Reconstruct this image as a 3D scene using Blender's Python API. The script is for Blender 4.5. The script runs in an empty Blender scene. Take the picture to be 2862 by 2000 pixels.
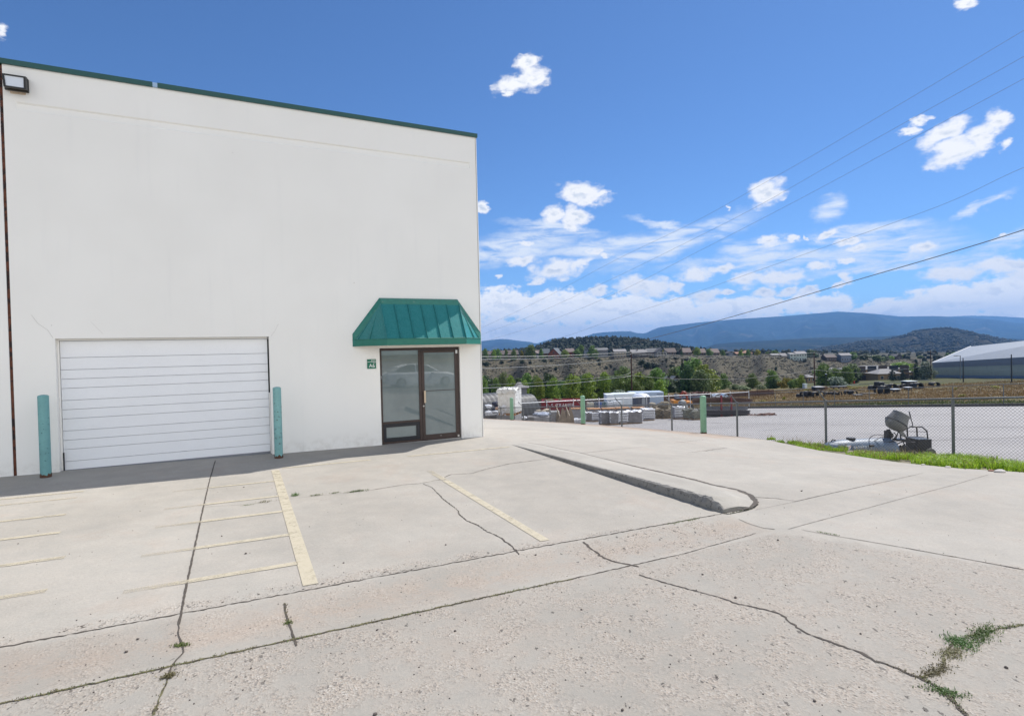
import bpy, bmesh, math, random
import numpy as np
from mathutils import Vector, Matrix, noise as mnoise
scene = bpy.context.scene
COL = scene.collection
rnd = random.Random(7)

# ---------------------------------------------------------------- camera
W, H = 2862, 2000
FPX = 1249.9*2862/2295.0
YAW, PITCH, ROLL = .4532, -.0141, -.0244
CAM = np.array([-5.155, -12.23, 2.04])
Fv = np.array([math.sin(YAW)*math.cos(PITCH), math.cos(YAW)*math.cos(PITCH), math.sin(PITCH)])
_R = np.array([math.cos(YAW), -math.sin(YAW), 0.0]); _U = np.cross(_R, Fv)
Rv = math.cos(ROLL)*_R+math.sin(ROLL)*_U; Uv = -math.sin(ROLL)*_R+math.cos(ROLL)*_U
cd = bpy.data.cameras.new('camera'); cam = bpy.data.objects.new('camera', cd); COL.objects.link(cam)
cd.sensor_width = 36; cd.lens = 36*FPX/W; cd.clip_end = 40000; cd.clip_start = .05
m4 = Matrix.Identity(4)
for i in range(3):
    m4[i][0] = Rv[i]; m4[i][1] = Uv[i]; m4[i][2] = -Fv[i]; m4[i][3] = CAM[i]
cam.matrix_world = m4
scene.camera = cam

# ---------------------------------------------------------------- light
SUN = Vector((2.9, 1.0, 4.04)).normalized()
sd = bpy.data.lights.new('sun', 'SUN'); sd.energy = 4.4; sd.angle = math.radians(.5); sd.color = (1, .965, .915)
so = bpy.data.objects.new('sun', sd); COL.objects.link(so)
so.rotation_euler = SUN.to_track_quat('Z', 'Y').to_euler()
scene.view_settings.view_transform = 'Standard'; scene.view_settings.look = 'None'
scene.view_settings.exposure = 0.47; scene.view_settings.gamma = 1
try:
    scene.cycles.use_denoising = True
    scene.cycles.max_bounces = 6; scene.cycles.diffuse_bounces = 4; scene.cycles.glossy_bounces = 3
    scene.cycles.transparent_max_bounces = 8; scene.cycles.volume_bounces = 0
    scene.cycles.sample_clamp_indirect = 10
except Exception:
    pass

def ray(u, v): return Fv+Rv*(u-W/2)/FPX-Uv*(v-H/2)/FPX
def P(u, v, d): return CAM+ray(u, v)*d
def pl(u, v, ax, val):
    r = ray(u, v); return CAM+r*(val-CAM[ax])/r[ax]

# ---- world: physical sky plus clouds laid out by compass direction
def skydir(u, v):
    r = ray(u, v); r = r/np.linalg.norm(r)
    return math.atan2(r[0], r[1]), r[2]/math.hypot(r[0], r[1])
world = bpy.data.worlds.new('World'); scene.world = world; world.use_nodes = True
nt = world.node_tree; nt.nodes.clear()
def NN(t, typ, **kw):
    n = t.nodes.new(typ)
    for k, v in kw.items(): setattr(n, k, v)
    return n
def MA(t, op, a, b=None, c=None, clamp=False):
    n = t.nodes.new('ShaderNodeMath'); n.operation = op; n.use_clamp = clamp
    for i, x in enumerate((a, b, c)):
        if x is None: continue
        if isinstance(x, (int, float)): n.inputs[i].default_value = x
        else: t.links.new(x, n.inputs[i])
    return n.outputs[0]
def MR(t, x, a, b, c=0, d=1, smooth=True):
    n = t.nodes.new('ShaderNodeMapRange'); n.interpolation_type = 'SMOOTHSTEP' if smooth else 'LINEAR'
    t.links.new(x, n.inputs[0])
    for i, q in enumerate((a, b, c, d)): n.inputs[1+i].default_value = q
    return n.outputs[0]
def MIX(t, fac, a, b, mode='MIX'):
    n = t.nodes.new('ShaderNodeMix'); n.data_type = 'RGBA'; n.blend_type = mode
    for s, x in ((n.inputs[0], fac), (n.inputs[6], a), (n.inputs[7], b)):
        if isinstance(x, (int, float)): s.default_value = x
        elif isinstance(x, tuple): s.default_value = (*x[:3], 1)
        else: t.links.new(x, s)
    return n.outputs[2]
def NOI(t, vec, scale, detail=4, rough=.55, dist=0, lac=2):
    n = t.nodes.new('ShaderNodeTexNoise'); n.inputs['Scale'].default_value = scale
    n.inputs['Detail'].default_value = detail; n.inputs['Roughness'].default_value = rough
    n.inputs['Distortion'].default_value = dist; n.inputs['Lacunarity'].default_value = lac
    if vec is not None: t.links.new(vec, n.inputs['Vector'])
    return n.outputs[0]
def VM(t, op, a, b=None):
    n = t.nodes.new('ShaderNodeVectorMath'); n.operation = op
    for i, x in enumerate((a, b)):
        if x is None: continue
        if isinstance(x, tuple): n.inputs[i].default_value = x
        else: t.links.new(x, n.inputs[i])
    return n.outputs[0]

# cumulus puffs: centre in photo pixels, half width, half height (px), tilt in degrees
CUM = [(2085-0, 1, 0, 0, 0)][:0]
def _c(fx, fy, lst, k):
    for x, y, w, h, a in lst: CUM.append((fx+x/k, fy+y/k, w*1.22/k, h*1.22/k, a))
_c(1340, 0, [(205, 262, 62, 34, 0), (225, 325, 75, 62, 20), (150, 350, 100, 42, 25), (120, 398, 30, 18, 0), (2045, 12, 52, 26, 15),
             (2190, 505, 58, 48, 40), (2120, 575, 100, 52, 40), (2000, 640, 150, 62, 22), (1960, 565, 125, 46, 25), (1800, 560, 46, 20, 20),
             (2215, 605, 48, 24, 25), (1215, 800, 95, 52, 25), (440, 815, 118, 46, -8), (1860, 515, 60, 16, 15)], 1.5085)
_c(1340, 500, [(20, 225, 58, 46, 0), (780, 120, 115, 60, -10), (930, 180, 110, 62, 20), (1030, 130, 95, 36, 25), (640, 300, 95, 90, 10),
               (800, 320, 150, 110, -5), (760, 400, 90, 40, -20), (400, 540, 55, 24, 0), (350, 700, 150, 50, 12), (160, 825, 42, 24, 0),
               (650, 765, 250, 95, 8), (850, 720, 130, 50, 20), (490, 865, 75, 28, 12), (985, 612, 65, 24, 5), (1060, 645, 50, 20, 0),
               (1400, 900, 280, 100, -6), (1640, 915, 100, 60, -10), (1000, 940, 95, 50, 10), (1820, 810, 170, 62, 5), (2060, 765, 120, 44, 5),
               (1920, 990, 150, 62, 5), (2090, 965, 90, 26, 5), (2250, 850, 140, 80, 5), (2100, 238, 16, 16, 0)], 3.021)
_c(2100, 500, [(140, 130, 175, 100, 25), (640, 470, 95, 36, 15), (345, 512, 60, 36, 10), (150, 530, 100, 50, -10), (800, 530, 115, 28, 12),
               (860, 585, 90, 30, 5), (590, 730, 125, 40, 10), (800, 685, 52, 34, 20), (1460, 580, 145, 50, 5), (200, 830, 280, 90, 3),
               (800, 845, 70, 42, 5), (720, 895, 50, 24, 10), (315, 945, 100, 30, 8), (490, 935, 95, 30, 12), (120, 965, 115, 42, 5),
               (1700, 790, 330, 90, 8), (2050, 730, 330, 90, 8), (2300, 740, 250, 110, 5), (2150, 455, 45, 22, 0), (455, 485, 22, 14, -30)], 3.013)
CUM += [(-10, 85, 34, 30, -50)]
# the long banks low over the mountains
BANK = [(1400, 850, 140, 62, 4), (1560, 862, 190, 66, 2), (1730, 870, 170, 66, 0), (1880, 880, 160, 60, 4), (2060, 870, 200, 46, 6),
        (2270, 850, 170, 44, 4), (2460, 880, 230, 50, 8), (2640, 850, 200, 66, 8), (2820, 820, 220, 70, 6), (1420, 930, 200, 50, 0), (1650, 930, 260, 46, 0), (1960, 925, 220, 34, 5),
        (2560, 915, 400, 50, 2), (2850, 890, 260, 60, 2), (3200, 800, 400, 130, 0), (900, 880, 500, 90, 0), (300, 860, 500, 90, 0)]
# thin cirrus veils
CIR = [(1880, 680, 330, 46, 20), (1720, 690, 330, 40, 8), (2120, 690, 150, 36, 6), (1440, 690, 240, 60, 12), (2480, 700, 300, 66, 8), (2420, 650, 260, 34, 6),
       (2320, 580, 60, 46, 40), (2740, 575, 130, 16, 25), (2800, 680, 140, 30, 22), (2120, 730, 420, 30, 5), (1560, 640, 200, 24, -8), (1900, 640, 200, 18, -12), (2480, 745, 380, 20, 6)]
KS = 10.0
def sky_group(name, blobs, rotoff=True):
    g = bpy.data.node_groups.new(name, 'ShaderNodeTree')
    g.interface.new_socket('Vector', in_out='INPUT', socket_type='NodeSocketVector')
    g.interface.new_socket('Value', in_out='OUTPUT', socket_type='NodeSocketFloat')
    gi = g.nodes.new('NodeGroupInput'); go = g.nodes.new('NodeGroupOutput')
    acc = None
    for u, v, w, h, a in blobs:
        c = skydir(u, v); ca, sa = math.cos(math.radians(a)), math.sin(math.radians(a))
        p1 = skydir(u+w*ca, v-w*sa); p2 = skydir(u+h*sa, v+h*ca)
        d1 = ((p1[0]-c[0])*KS, (p1[1]-c[1])*KS); d2 = ((p2[0]-c[0])*KS, (p2[1]-c[1])*KS)
        L1 = math.hypot(*d1); L2 = math.hypot(*d2); ang = math.atan2(d1[1], d1[0])
        mp = g.nodes.new('ShaderNodeMapping'); mp.vector_type = 'TEXTURE'
        mp.inputs['Location'].default_value = (c[0]*KS, c[1]*KS, 0); mp.inputs['Rotation'].default_value = (0, 0, ang)
        mp.inputs['Scale'].default_value = (L1, L2, 1)
        g.links.new(gi.outputs[0], mp.inputs['Vector'])
        gr = g.nodes.new('ShaderNodeTexGradient'); gr.gradient_type = 'SPHERICAL'
        g.links.new(mp.outputs[0], gr.inputs[0])
        o = gr.outputs['Fac']
        acc = o if acc is None else MA(g, 'MAXIMUM', acc, o)
    g.links.new(acc, go.inputs[0])
    return g
tc = NN(nt, 'ShaderNodeTexCoord'); sep = NN(nt, 'ShaderNodeSeparateXYZ'); nt.links.new(tc.outputs['Generated'], sep.inputs[0])
X_, Y_, Z_ = sep.outputs
az = MA(nt, 'ARCTAN2', X_, Y_)
hyp = MA(nt, 'SQRT', MA(nt, 'ADD', MA(nt, 'MULTIPLY', X_, X_), MA(nt, 'MULTIPLY', Y_, Y_)))
te = MA(nt, 'DIVIDE', Z_, MA(nt, 'MAXIMUM', hyp, .02))
cmb = NN(nt, 'ShaderNodeCombineXYZ'); nt.links.new(MA(nt, 'MULTIPLY', az, KS), cmb.inputs[0]); nt.links.new(MA(nt, 'MULTIPLY', te, KS), cmb.inputs[1])
Q = cmb.outputs[0]
Qs = VM(nt, 'MULTIPLY', Q, (1, 1.5, 1))
# domain warp so outlines are ragged
wn = NN(nt, 'ShaderNodeTexNoise'); wn.inputs['Scale'].default_value = 3.0; wn.inputs['Detail'].default_value = 5; wn.inputs['Roughness'].default_value = .6
nt.links.new(Qs, wn.inputs['Vector'])
warp = VM(nt, 'MULTIPLY', VM(nt, 'SUBTRACT', wn.outputs['Color'], (.5, .5, .5)), (.42, .30, 0))
Qw = VM(nt, 'ADD', Q, warp)
def use(gname, vec):
    n = nt.nodes.new('ShaderNodeGroup'); n.node_tree = gname; nt.links.new(vec, n.inputs[0]); return n.outputs[0]
g1 = sky_group('cumulus_field', CUM); g2 = sky_group('bank_field', BANK); g3 = sky_group('cirrus_field', CIR)
n1 = NOI(nt, Qs, 3.6, 6, .56)
f1r = use(g1, Qw)
f1 = MA(nt, 'ADD', f1r, MA(nt, 'MULTIPLY', MA(nt, 'SUBTRACT', n1, .5), 1.35))
a1 = MA(nt, 'MULTIPLY', MR(nt, f1, .0, .62), MR(nt, f1r, 0.0, .12))
n1 = NOI(nt, Qs, 3.4, 8, .62)
f2r = use(g2, Qw)
f2 = MA(nt, 'ADD', f2r, MA(nt, 'MULTIPLY', MA(nt, 'SUBTRACT', n1, .5), 1.7))
a2 = MA(nt, 'MULTIPLY', MR(nt, f2, .04, .42), MR(nt, f2r, 0.0, .2))
cn = NOI(nt, VM(nt, 'MULTIPLY', Qs, (.6, 2.2, 1)), 2.2, 7, .6, .6)
a3 = MA(nt, 'MULTIPLY', MR(nt, use(g3, Qw), 0, .65), MR(nt, cn, .26, .66))
a3 = MA(nt, 'MULTIPLY', a3, .95)
# relief: compare the cloud noise here and a little up towards the light
lit = VM(nt, 'ADD', Qs, (.05, .11, 0))
nA = NOI(nt, Qs, 2.6, 5, .55); nB = NOI(nt, lit, 2.6, 5, .55)
rel = MA(nt, 'MULTIPLY', MA(nt, 'SUBTRACT', nA, nB), 4.5)
core = MR(nt, f2, .35, 1.0)
low = NOI(nt, VM(nt, 'MULTIPLY', Qs, (.8, 2.4, 1)), 1.5, 5, .6)
grey2 = MA(nt, 'MULTIPLY', core, MR(nt, MA(nt, 'SUBTRACT', low, rel), .42, .72), clamp=True)
grey1 = MA(nt, 'MULTIPLY', MR(nt, f1, .45, 1.1), MR(nt, MA(nt, 'SUBTRACT', .5, rel), .4, .95), clamp=True)
sky = NN(nt, 'ShaderNodeTexSky'); sky.sky_type = 'NISHITA'; sky.sun_disc = False
sky.sun_elevation = math.asin(SUN.z); sky.sun_rotation = math.atan2(SUN.x, SUN.y)
sky.altitude = 2000; sky.air_density = 1.0; sky.dust_density = .55; sky.ozone_density = 2.5
skc = MIX(nt, 1.0, sky.outputs[0], (0.66, 0.92, 1.20), 'MULTIPLY')
CW = 9.4
colA = MIX(nt, a3, skc, (CW*.86, CW*.92, CW*1.0))
white = (CW, CW*1.0, CW*1.01); greyc = (CW*.58, CW*.66, CW*.78)
colB = MIX(nt, a2, colA, MIX(nt, MA(nt, 'MULTIPLY', grey2, .40), (CW*1.16, CW*1.14, CW*1.10), greyc))
colC = MIX(nt, a1, colB, MIX(nt, MA(nt, 'MULTIPLY', grey1, .85), white, greyc))
# broad unseen cloud added behind the camera to fill-light the shaded white wall
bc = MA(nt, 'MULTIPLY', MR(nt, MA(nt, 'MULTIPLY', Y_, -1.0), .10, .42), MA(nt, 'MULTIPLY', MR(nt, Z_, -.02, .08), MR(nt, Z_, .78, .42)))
fill_cloud_noise = MR(nt, NOI(nt, tc.outputs['Generated'], 2.1, 4, .55), .30, .50)
colC = MIX(nt, MA(nt, 'MULTIPLY', bc, fill_cloud_noise), colC, (CW*1.58, CW*1.59, CW*1.58))
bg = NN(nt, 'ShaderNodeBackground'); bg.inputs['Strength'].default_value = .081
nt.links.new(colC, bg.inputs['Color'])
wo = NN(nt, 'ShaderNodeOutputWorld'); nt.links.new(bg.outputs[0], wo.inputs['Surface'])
world.cycles.sampling_method = 'MANUAL'; world.cycles.sample_map_resolution = 512
# ---------------------------------------------------------------- mesh and object helpers
def tag(o, label=None, cat=None, group=None, kind=None):
    if label: o['label'] = label
    if cat: o['category'] = cat
    if group: o['group'] = group
    if kind: o['kind'] = kind
    return o
def thing(name, label, cat, loc=(0, 0, 0), rotz=0, group=None):
    o = bpy.data.objects.new(name, None); COL.objects.link(o); o.empty_display_size = .2
    o.location = loc; o.rotation_euler = (0, 0, rotz)
    return tag(o, label, cat, group)
def copy_tree(o, parent=None):
    c = o.copy(); COL.objects.link(c)
    if parent is not None: c.parent = parent
    for ch in [q for q in o.children]: copy_tree(ch, c)
    return c
class MB:
    def __init__(s): s.v = []; s.f = []; s.m = []
    def quad(s, a, b, c, d, m=0):
        n = len(s.v); s.v += [tuple(a), tuple(b), tuple(c), tuple(d)]; s.f.append((n, n+1, n+2, n+3)); s.m.append(m); return s
    def tri(s, a, b, c, m=0):
        n = len(s.v); s.v += [tuple(a), tuple(b), tuple(c)]; s.f.append((n, n+1, n+2)); s.m.append(m); return s
    def box(s, x0, x1, y0, y1, z0, z1, m=0, rz=0, c=None, bev=0):
        if bev > 0:
            return s.bbox(x0, x1, y0, y1, z0, z1, bev, m)
        n = len(s.v)
        pts = [(x0, y0, z0), (x1, y0, z0), (x1, y1, z0), (x0, y1, z0), (x0, y0, z1), (x1, y0, z1), (x1, y1, z1), (x0, y1, z1)]
        if rz:
            cx, cy = c if c else ((x0+x1)/2, (y0+y1)/2); ca, sa = math.cos(rz), math.sin(rz)
            pts = [(cx+(p[0]-cx)*ca-(p[1]-cy)*sa, cy+(p[0]-cx)*sa+(p[1]-cy)*ca, p[2]) for p in pts]
        s.v += pts
        for f in ((0, 3, 2, 1), (4, 5, 6, 7), (0, 1, 5, 4), (1, 2, 6, 5), (2, 3, 7, 6), (3, 0, 4, 7)):
            s.f.append(tuple(n+i for i in f)); s.m.append(m)
        return s
    def bbox(s, x0, x1, y0, y1, z0, z1, b, m=0):
        bm = bmesh.new(); bmesh.ops.create_cube(bm, size=1)
        for v in bm.verts: v.co = Vector(((x0+x1)/2+v.co.x*(x1-x0), (y0+y1)/2+v.co.y*(y1-y0), (z0+z1)/2+v.co.z*(z1-z0)))
        bmesh.ops.bevel(bm, geom=bm.edges[:], offset=b, segments=2, affect='EDGES', profile=.6)
        return s.add_bm(bm, m)
    def add_bm(s, bm, m=0):
        n = len(s.v); bm.verts.ensure_lookup_table(); bm.verts.index_update()
        s.v += [tuple(v.co) for v in bm.verts]
        for f in bm.faces: s.f.append(tuple(n+v.index for v in f.verts)); s.m.append(m)
        bm.free(); return s
    def tube(s, pts, r, seg=8, m=0, cap=True):
        pts = [Vector(p) for p in pts]; rs = r if isinstance(r, (list, tuple)) else [r]*len(pts)
        n0 = len(s.v); prev = None
        for i, p in enumerate(pts):
            t = (pts[min(i+1, len(pts)-1)]-pts[max(i-1, 0)]).normalized()
            if prev is None:
                a = t.orthogonal().normalized()
            else:
                a = (prev-t*prev.dot(t)); a = a.normalized() if a.length > 1e-6 else t.orthogonal().normalized()
            prev = a; b = t.cross(a)
            for k in range(seg):
                an = 2*math.pi*k/seg
                s.v.append(tuple(p+(a*math.cos(an)+b*math.sin(an))*rs[i]))
        for i in range(len(pts)-1):
            for k in range(seg):
                k2 = (k+1) % seg
                s.f.append((n0+i*seg+k, n0+i*seg+k2, n0+(i+1)*seg+k2, n0+(i+1)*seg+k)); s.m.append(m)
        if cap:
            s.f.append(tuple(n0+k for k in reversed(range(seg)))); s.m.append(m)
            s.f.append(tuple(n0+(len(pts)-1)*seg+k for k in range(seg))); s.m.append(m)
        return s
    def lathe(s, prof, c=(0, 0, 0), seg=20, m=0, rot=None):
        n0 = len(s.v); c = Vector(c)
        for r, z in prof:
            for k in range(seg):
                an = 2*math.pi*k/seg; p = Vector((r*math.cos(an), r*math.sin(an), z))
                if rot is not None: p = rot @ p
                s.v.append(tuple(c+p))
        for i in range(len(prof)-1):
            for k in range(seg):
                k2 = (k+1) % seg
                s.f.append((n0+i*seg+k, n0+i*seg+k2, n0+(i+1)*seg+k2, n0+(i+1)*seg+k)); s.m.append(m)
        return s
    def poly(s, pts, m=0):
        n = len(s.v); s.v += [tuple(p) for p in pts]; s.f.append(tuple(range(n, n+len(pts)))); s.m.append(m); return s
    def prism(s, pts2, z0, z1, m=0):
        n = len(s.v); k = len(pts2)
        s.v += [(x, y, z0) for x, y in pts2]+[(x, y, z1) for x, y in pts2]
        s.f.append(tuple(reversed(range(n, n+k)))); s.m.append(m); s.f.append(tuple(range(n+k, n+2*k))); s.m.append(m)
        for i in range(k):
            j = (i+1) % k; s.f.append((n+i, n+j, n+k+j, n+k+i)); s.m.append(m)
        return s
    def ico(s, c, r, sub=1, m=0, jit=0, sq=(1, 1, 1), seed=0):
        bm = bmesh.new(); bmesh.ops.create_icosphere(bm, subdivisions=sub, radius=1)
        rr = random.Random(seed)
        for v in bm.verts:
            k = 1+jit*(rr.random()*2-1)
            v.co = Vector((c[0]+v.co.x*r*sq[0]*k, c[1]+v.co.y*r*sq[1]*k, c[2]+v.co.z*r*sq[2]*k))
        return s.add_bm(bm, m)
    def build(s, name, mats, parent=None, smooth=False, world=False, kind=None, label=None):
        me = bpy.data.meshes.new(name)
        off = Vector(parent.location) if (world and parent is not None) else Vector((0, 0, 0))
        vs = [tuple(Vector(v)-off) for v in s.v] if off.length else s.v
        me.from_pydata(vs, [], s.f)
        if not isinstance(mats, (list, tuple)): mats = [mats]
        for m in mats: me.materials.append(m)
        if len(mats) > 1: me.polygons.foreach_set('material_index', s.m)
        if smooth is True: me.polygons.foreach_set('use_smooth', [True]*len(s.f))
        me.update()
        if smooth == 'auto':
            bm = bmesh.new(); bm.from_mesh(me); bmesh.ops.remove_doubles(bm, verts=bm.verts, dist=1e-5)
            for f in bm.faces: f.smooth = True
            for e in bm.edges:
                if len(e.link_faces) != 2 or e.calc_face_angle(0) > .6: e.smooth = False
            bm.to_mesh(me); bm.free()
        o = bpy.data.objects.new(name, me); COL.objects.link(o)
        if parent is not None: o.parent = parent
        if kind: o['kind'] = kind
        if label: o['label'] = label
        return o
def np_mesh(name, V, Fq, mats, mi=None, smooth=True, attrs=None):
    me = bpy.data.meshes.new(name); V = np.asarray(V, np.float32); Fq = np.asarray(Fq, np.int32)
    me.vertices.add(len(V)); me.vertices.foreach_set('co', V.ravel())
    k = Fq.shape[1]; me.loops.add(Fq.size); me.loops.foreach_set('vertex_index', Fq.ravel())
    me.polygons.add(len(Fq)); me.polygons.foreach_set('loop_start', np.arange(0, Fq.size, k, dtype=np.int32))
    try: me.polygons.foreach_set('loop_total', np.full(len(Fq), k, np.int32))
    except Exception: pass
    for m in mats: me.materials.append(m)
    if mi is not None: me.polygons.foreach_set('material_index', np.asarray(mi, np.int32))
    me.polygons.foreach_set('use_smooth', np.full(len(Fq), bool(smooth)))
    for an, (typ, data) in (attrs or {}).items():
        a = me.attributes.new(an, typ, 'POINT')
        a.data.foreach_set('value' if typ == 'FLOAT' else 'color', np.asarray(data, np.float32).ravel())
    me.update(calc_edges=True); me.validate()
    o = bpy.data.objects.new(name, me); COL.objects.link(o); return o

# ---------------------------------------------------------------- materials
def new_mat(name):
    m = bpy.data.materials.new(name); m.use_nodes = True; t = m.node_tree
    b = t.nodes['Principled BSDF']; return m, t, b
_cache = {}
def mat(name, col, rough=.7, metal=0, var=.12, scale=6, bump=0, bscale=40, spec=.5, spots=None, coat=0, obj=True):
    """painted / plain surface: base colour broken up by two noises, optional spots (colour, scale, threshold)"""
    if name in _cache: return _cache[name]
    m, t, b = new_mat(name)
    tcn = t.nodes.new('ShaderNodeTexCoord'); vec = tcn.outputs['Object']
    n1 = NOI(t, vec, scale, 5, .6); n2 = NOI(t, vec, scale*9, 3, .6)
    f = MA(t, 'ADD', MA(t, 'MULTIPLY', n1, .65), MA(t, 'MULTIPLY', n2, .35))
    f = MR(t, f, .3, .7, 1-var, 1+var, False)
    hsv = t.nodes.new('ShaderNodeHueSaturation'); hsv.inputs['Color'].default_value = (*col, 1)
    t.links.new(f, hsv.inputs['Value'])
    out = hsv.outputs[0]
    if spots:
        sc, ss, th = spots
        sn = NOI(t, vec, ss, 6, .65); out = MIX(t, MR(t, sn, th, th+.05), out, sc)
    t.links.new(out, b.inputs['Base Color'])
    t.links.new(MR(t, n2, .3, .7, max(0, rough-.08), min(1, rough+.08), False), b.inputs['Roughness'])
    b.inputs['Metallic'].default_value = metal
    b.inputs['Specular IOR Level'].default_value = spec
    if coat: b.inputs['Coat Weight'].default_value = coat
    if bump:
        bn = t.nodes.new('ShaderNodeBump'); bn.inputs['Strength'].default_value = 1; bn.inputs['Distance'].default_value = bump
        t.links.new(NOI(t, vec, bscale, 5, .6), bn.inputs['Height']); t.links.new(bn.outputs[0], b.inputs['Normal'])
    _cache[name] = m
    return m
def leaf_mat(name, c1, c2, trans=.25):
    if name in _cache: return _cache[name]
    m, t, b = new_mat(name)
    geo = t.nodes.new('ShaderNodeNewGeometry'); oi = t.nodes.new('ShaderNodeObjectInfo')
    r = geo.outputs['Random Per Island']
    c = MIX(t, r, c1, c2)
    hsv = t.nodes.new('ShaderNodeHueSaturation'); t.links.new(c, hsv.inputs['Color'])
    t.links.new(MA(t, 'ADD', MA(t, 'MULTIPLY', oi.outputs['Random'], .04), .48), hsv.inputs['Hue'])
    t.links.new(MR(t, oi.outputs['Random'], 0, 1, .8, 1.2, False), hsv.inputs['Value'])
    t.links.new(hsv.outputs[0], b.inputs['Base Color']); b.inputs['Roughness'].default_value = .55
    b.inputs['Specular IOR Level'].default_value = .35
    tr = t.nodes.new('ShaderNodeBsdfTranslucent'); t.links.new(hsv.outputs[0], tr.inputs['Color'])
    mx = t.nodes.new('ShaderNodeMixShader'); mx.inputs[0].default_value = trans
    t.links.new(b.outputs[0], mx.inputs[1]); t.links.new(tr.outputs[0], mx.inputs[2])
    t.links.new(mx.outputs[0], t.nodes['Material Output'].inputs['Surface'])
    _cache[name] = m
    return m

# ---------------------------------------------------------------- land shape
def smooth(a, b, x):
    t = np.clip((x-a)/(b-a), 0, 1); return t*t*(3-2*t)
_ey = [-60, -14, -8.6, -7.2, -6.4, -5.3, -3.2, -.84, 1.7, 9, 17, 34]
_ez = [-.2, -.30, -.37, -.40, -.42, -.50, -.62, -.75, -.96, -1.47, -2.12, -3.5]
EDGE_Y = [-60, -14, -8.6, -7.2, -6.4, -5.3, -3.2, -.84, 1.7, 15, 34]
EDGE_X = [9.0, 8.8, 7.9, 7.56, 7.10, 7.15, 7.62, 8.55, 9.18, 9.75, 10.2]
def edge_x(y): return np.interp(y, EDGE_Y, EDGE_X)
def G(x, y):
    """top of the concrete (parking bays, gutter, street, driveway)"""
    x = np.asarray(x, float); y = np.asarray(y, float)
    e = np.interp(y, _ey, _ez); i = np.interp(y, [0, 2, 9, 17, 34], [0, -.12, -.6, -1.25, -2.7])
    s = np.clip(x/edge_x(y), 0, 1.2)**1.15
    z = np.where(x > 0, i+(e-i)*s, -.0128*np.maximum(x, -14))
    # V gutter
    g = np.clip(1-np.abs((y+7.66)/.40), 0, 1)*smooth(.6, -.6, x)
    return z-.035*g
def yardp(x, y): return -1.66-.09*np.maximum(y, -8.0)-.02*(x-9.25)
def yard(x, y):
    p = yardp(x, y)
    return np.where(p < -7, -7+(p+7)*.68, p)
def pix_of(x, y):
    """image column (px of the photo) and depth of a plan position, used only to lay out the hills"""
    dx, dy = x-CAM[0], y-CAM[1]
    d = dx*math.sin(YAW)+dy*math.cos(YAW); l = dx*math.cos(YAW)-dy*math.sin(YAW)
    dd = np.maximum(d, 1e-3)
    u = W/2+FPX*l/dd
    u = np.where(d <= 0, np.where(l > 0, 4000, 0), u)
    return u, d
def zof(u, v, d): return CAM[2]+(Fv[2]+Rv[2]*(u-W/2)/FPX-Uv[2]*(v-H/2)/FPX)*d
D8 = 1/.8019
_ru = np.array([1000, 1050, 1084, 1180, 1300, 1400, 1500, 1560, 1640, 1700, 1800, 1900, 2000, 2100, 2200, 2350, 2600])*D8
_rv = np.array([801, 801, 802, 803, 800, 801, 797, 793, 794, 797, 800, 803, 804, 805, 802, 801, 801])*D8
_dt = np.interp(_ru, np.array([1084, 1600, 2350])*D8, [420, 450, 540])
_df = np.interp(_ru, np.array([1084, 1600, 1900, 2350])*D8, [205, 260, 300, 400])
_ku = np.array([1000, 1100, 1180, 1215, 1240, 1297, 1340, 1370, 1420, 1460, 1520, 1560, 1620, 1700, 2600])*D8
_kv = np.array([797, 793, 788, 778, 768, 763, 762, 761, 764, 768, 778, 788, 793, 800, 800])*D8
def terrain(x, y):
    x = np.asarray(x, float); y = np.asarray(y, float)
    base = yard(np.maximum(x, 9.25), y)
    u, d = pix_of(x, y); uc = np.clip(u, 1250, 3050)
    r = np.hypot(x-CAM[0], y-CAM[1])
    d = np.where((u < 1250) | (u > 3050), r*.85, d)
    d = np.where((u < 200) | (u > 4400), 0, d)
    zt = zof(uc, np.interp(uc, _ru, _rv), np.interp(uc, _ru, _dt)); dt = np.interp(uc, _ru, _dt); df = np.interp(uc, _ru, _df)
    t = np.clip((d-df)/(dt-df), 0, 1)
    gul = np.sin(uc*.021+np.sin(d*.02)*.8)*.5+np.sin(uc*.047+1.3)*.35+np.sin(uc*.093+d*.01)*.2
    hill = base+(zt-base)*(t**.85)+gul*8.5*np.sin(np.pi*np.clip(t, 0, 1))*np.clip((d-df)/40, 0, 1)
    plateau = zt-(d-dt)*.006
    z = np.where(d < df, base, np.where(d < dt, hill, plateau))
    # knoll behind the houses
    kz = zof(uc, np.interp(uc, _ku, _kv), 760.)
    kt = smooth(560, 760, d)*smooth(1150, 800, d)
    z = np.where(d > dt, plateau+(np.maximum(kz, plateau)-plateau)*kt, z)
    z = np.where(d > 900, z*smooth(1500, 900, d)+(-70)*(1-smooth(1500, 900, d)), z)
    # undulation of the open field
    z = z+np.where((x > 52) & (d < 330), .18*np.sin(x*.21)*np.cos(y*.17), 0)
    return z
def hit(u, v, d0=20, d1=1300):
    """where the sight line through a photo pixel meets the land; gives a plan position, height and depth"""
    r = ray(u, v); ds = np.concatenate([np.arange(d0, 200, .5), np.arange(200, d1, 1.5)])
    p = CAM[None, :]+ds[:, None]*r[None, :]
    below = p[:, 2] < terrain(p[:, 0], p[:, 1])
    k = int(np.argmax(below)) if below.any() else len(ds)-1
    q = p[k].copy(); q[2] = float(terrain(q[0], q[1])); return q, ds[k]
def gpt(u, v):
    """photo pixel -> point on the concrete"""
    r = ray(u, v); t = (0-CAM[2])/r[2]
    for _ in range(30):
        p = CAM+r*t; t += (p[2]-float(G(p[0], p[1])))/(-r[2])*.8
    return CAM+r*t
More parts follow.
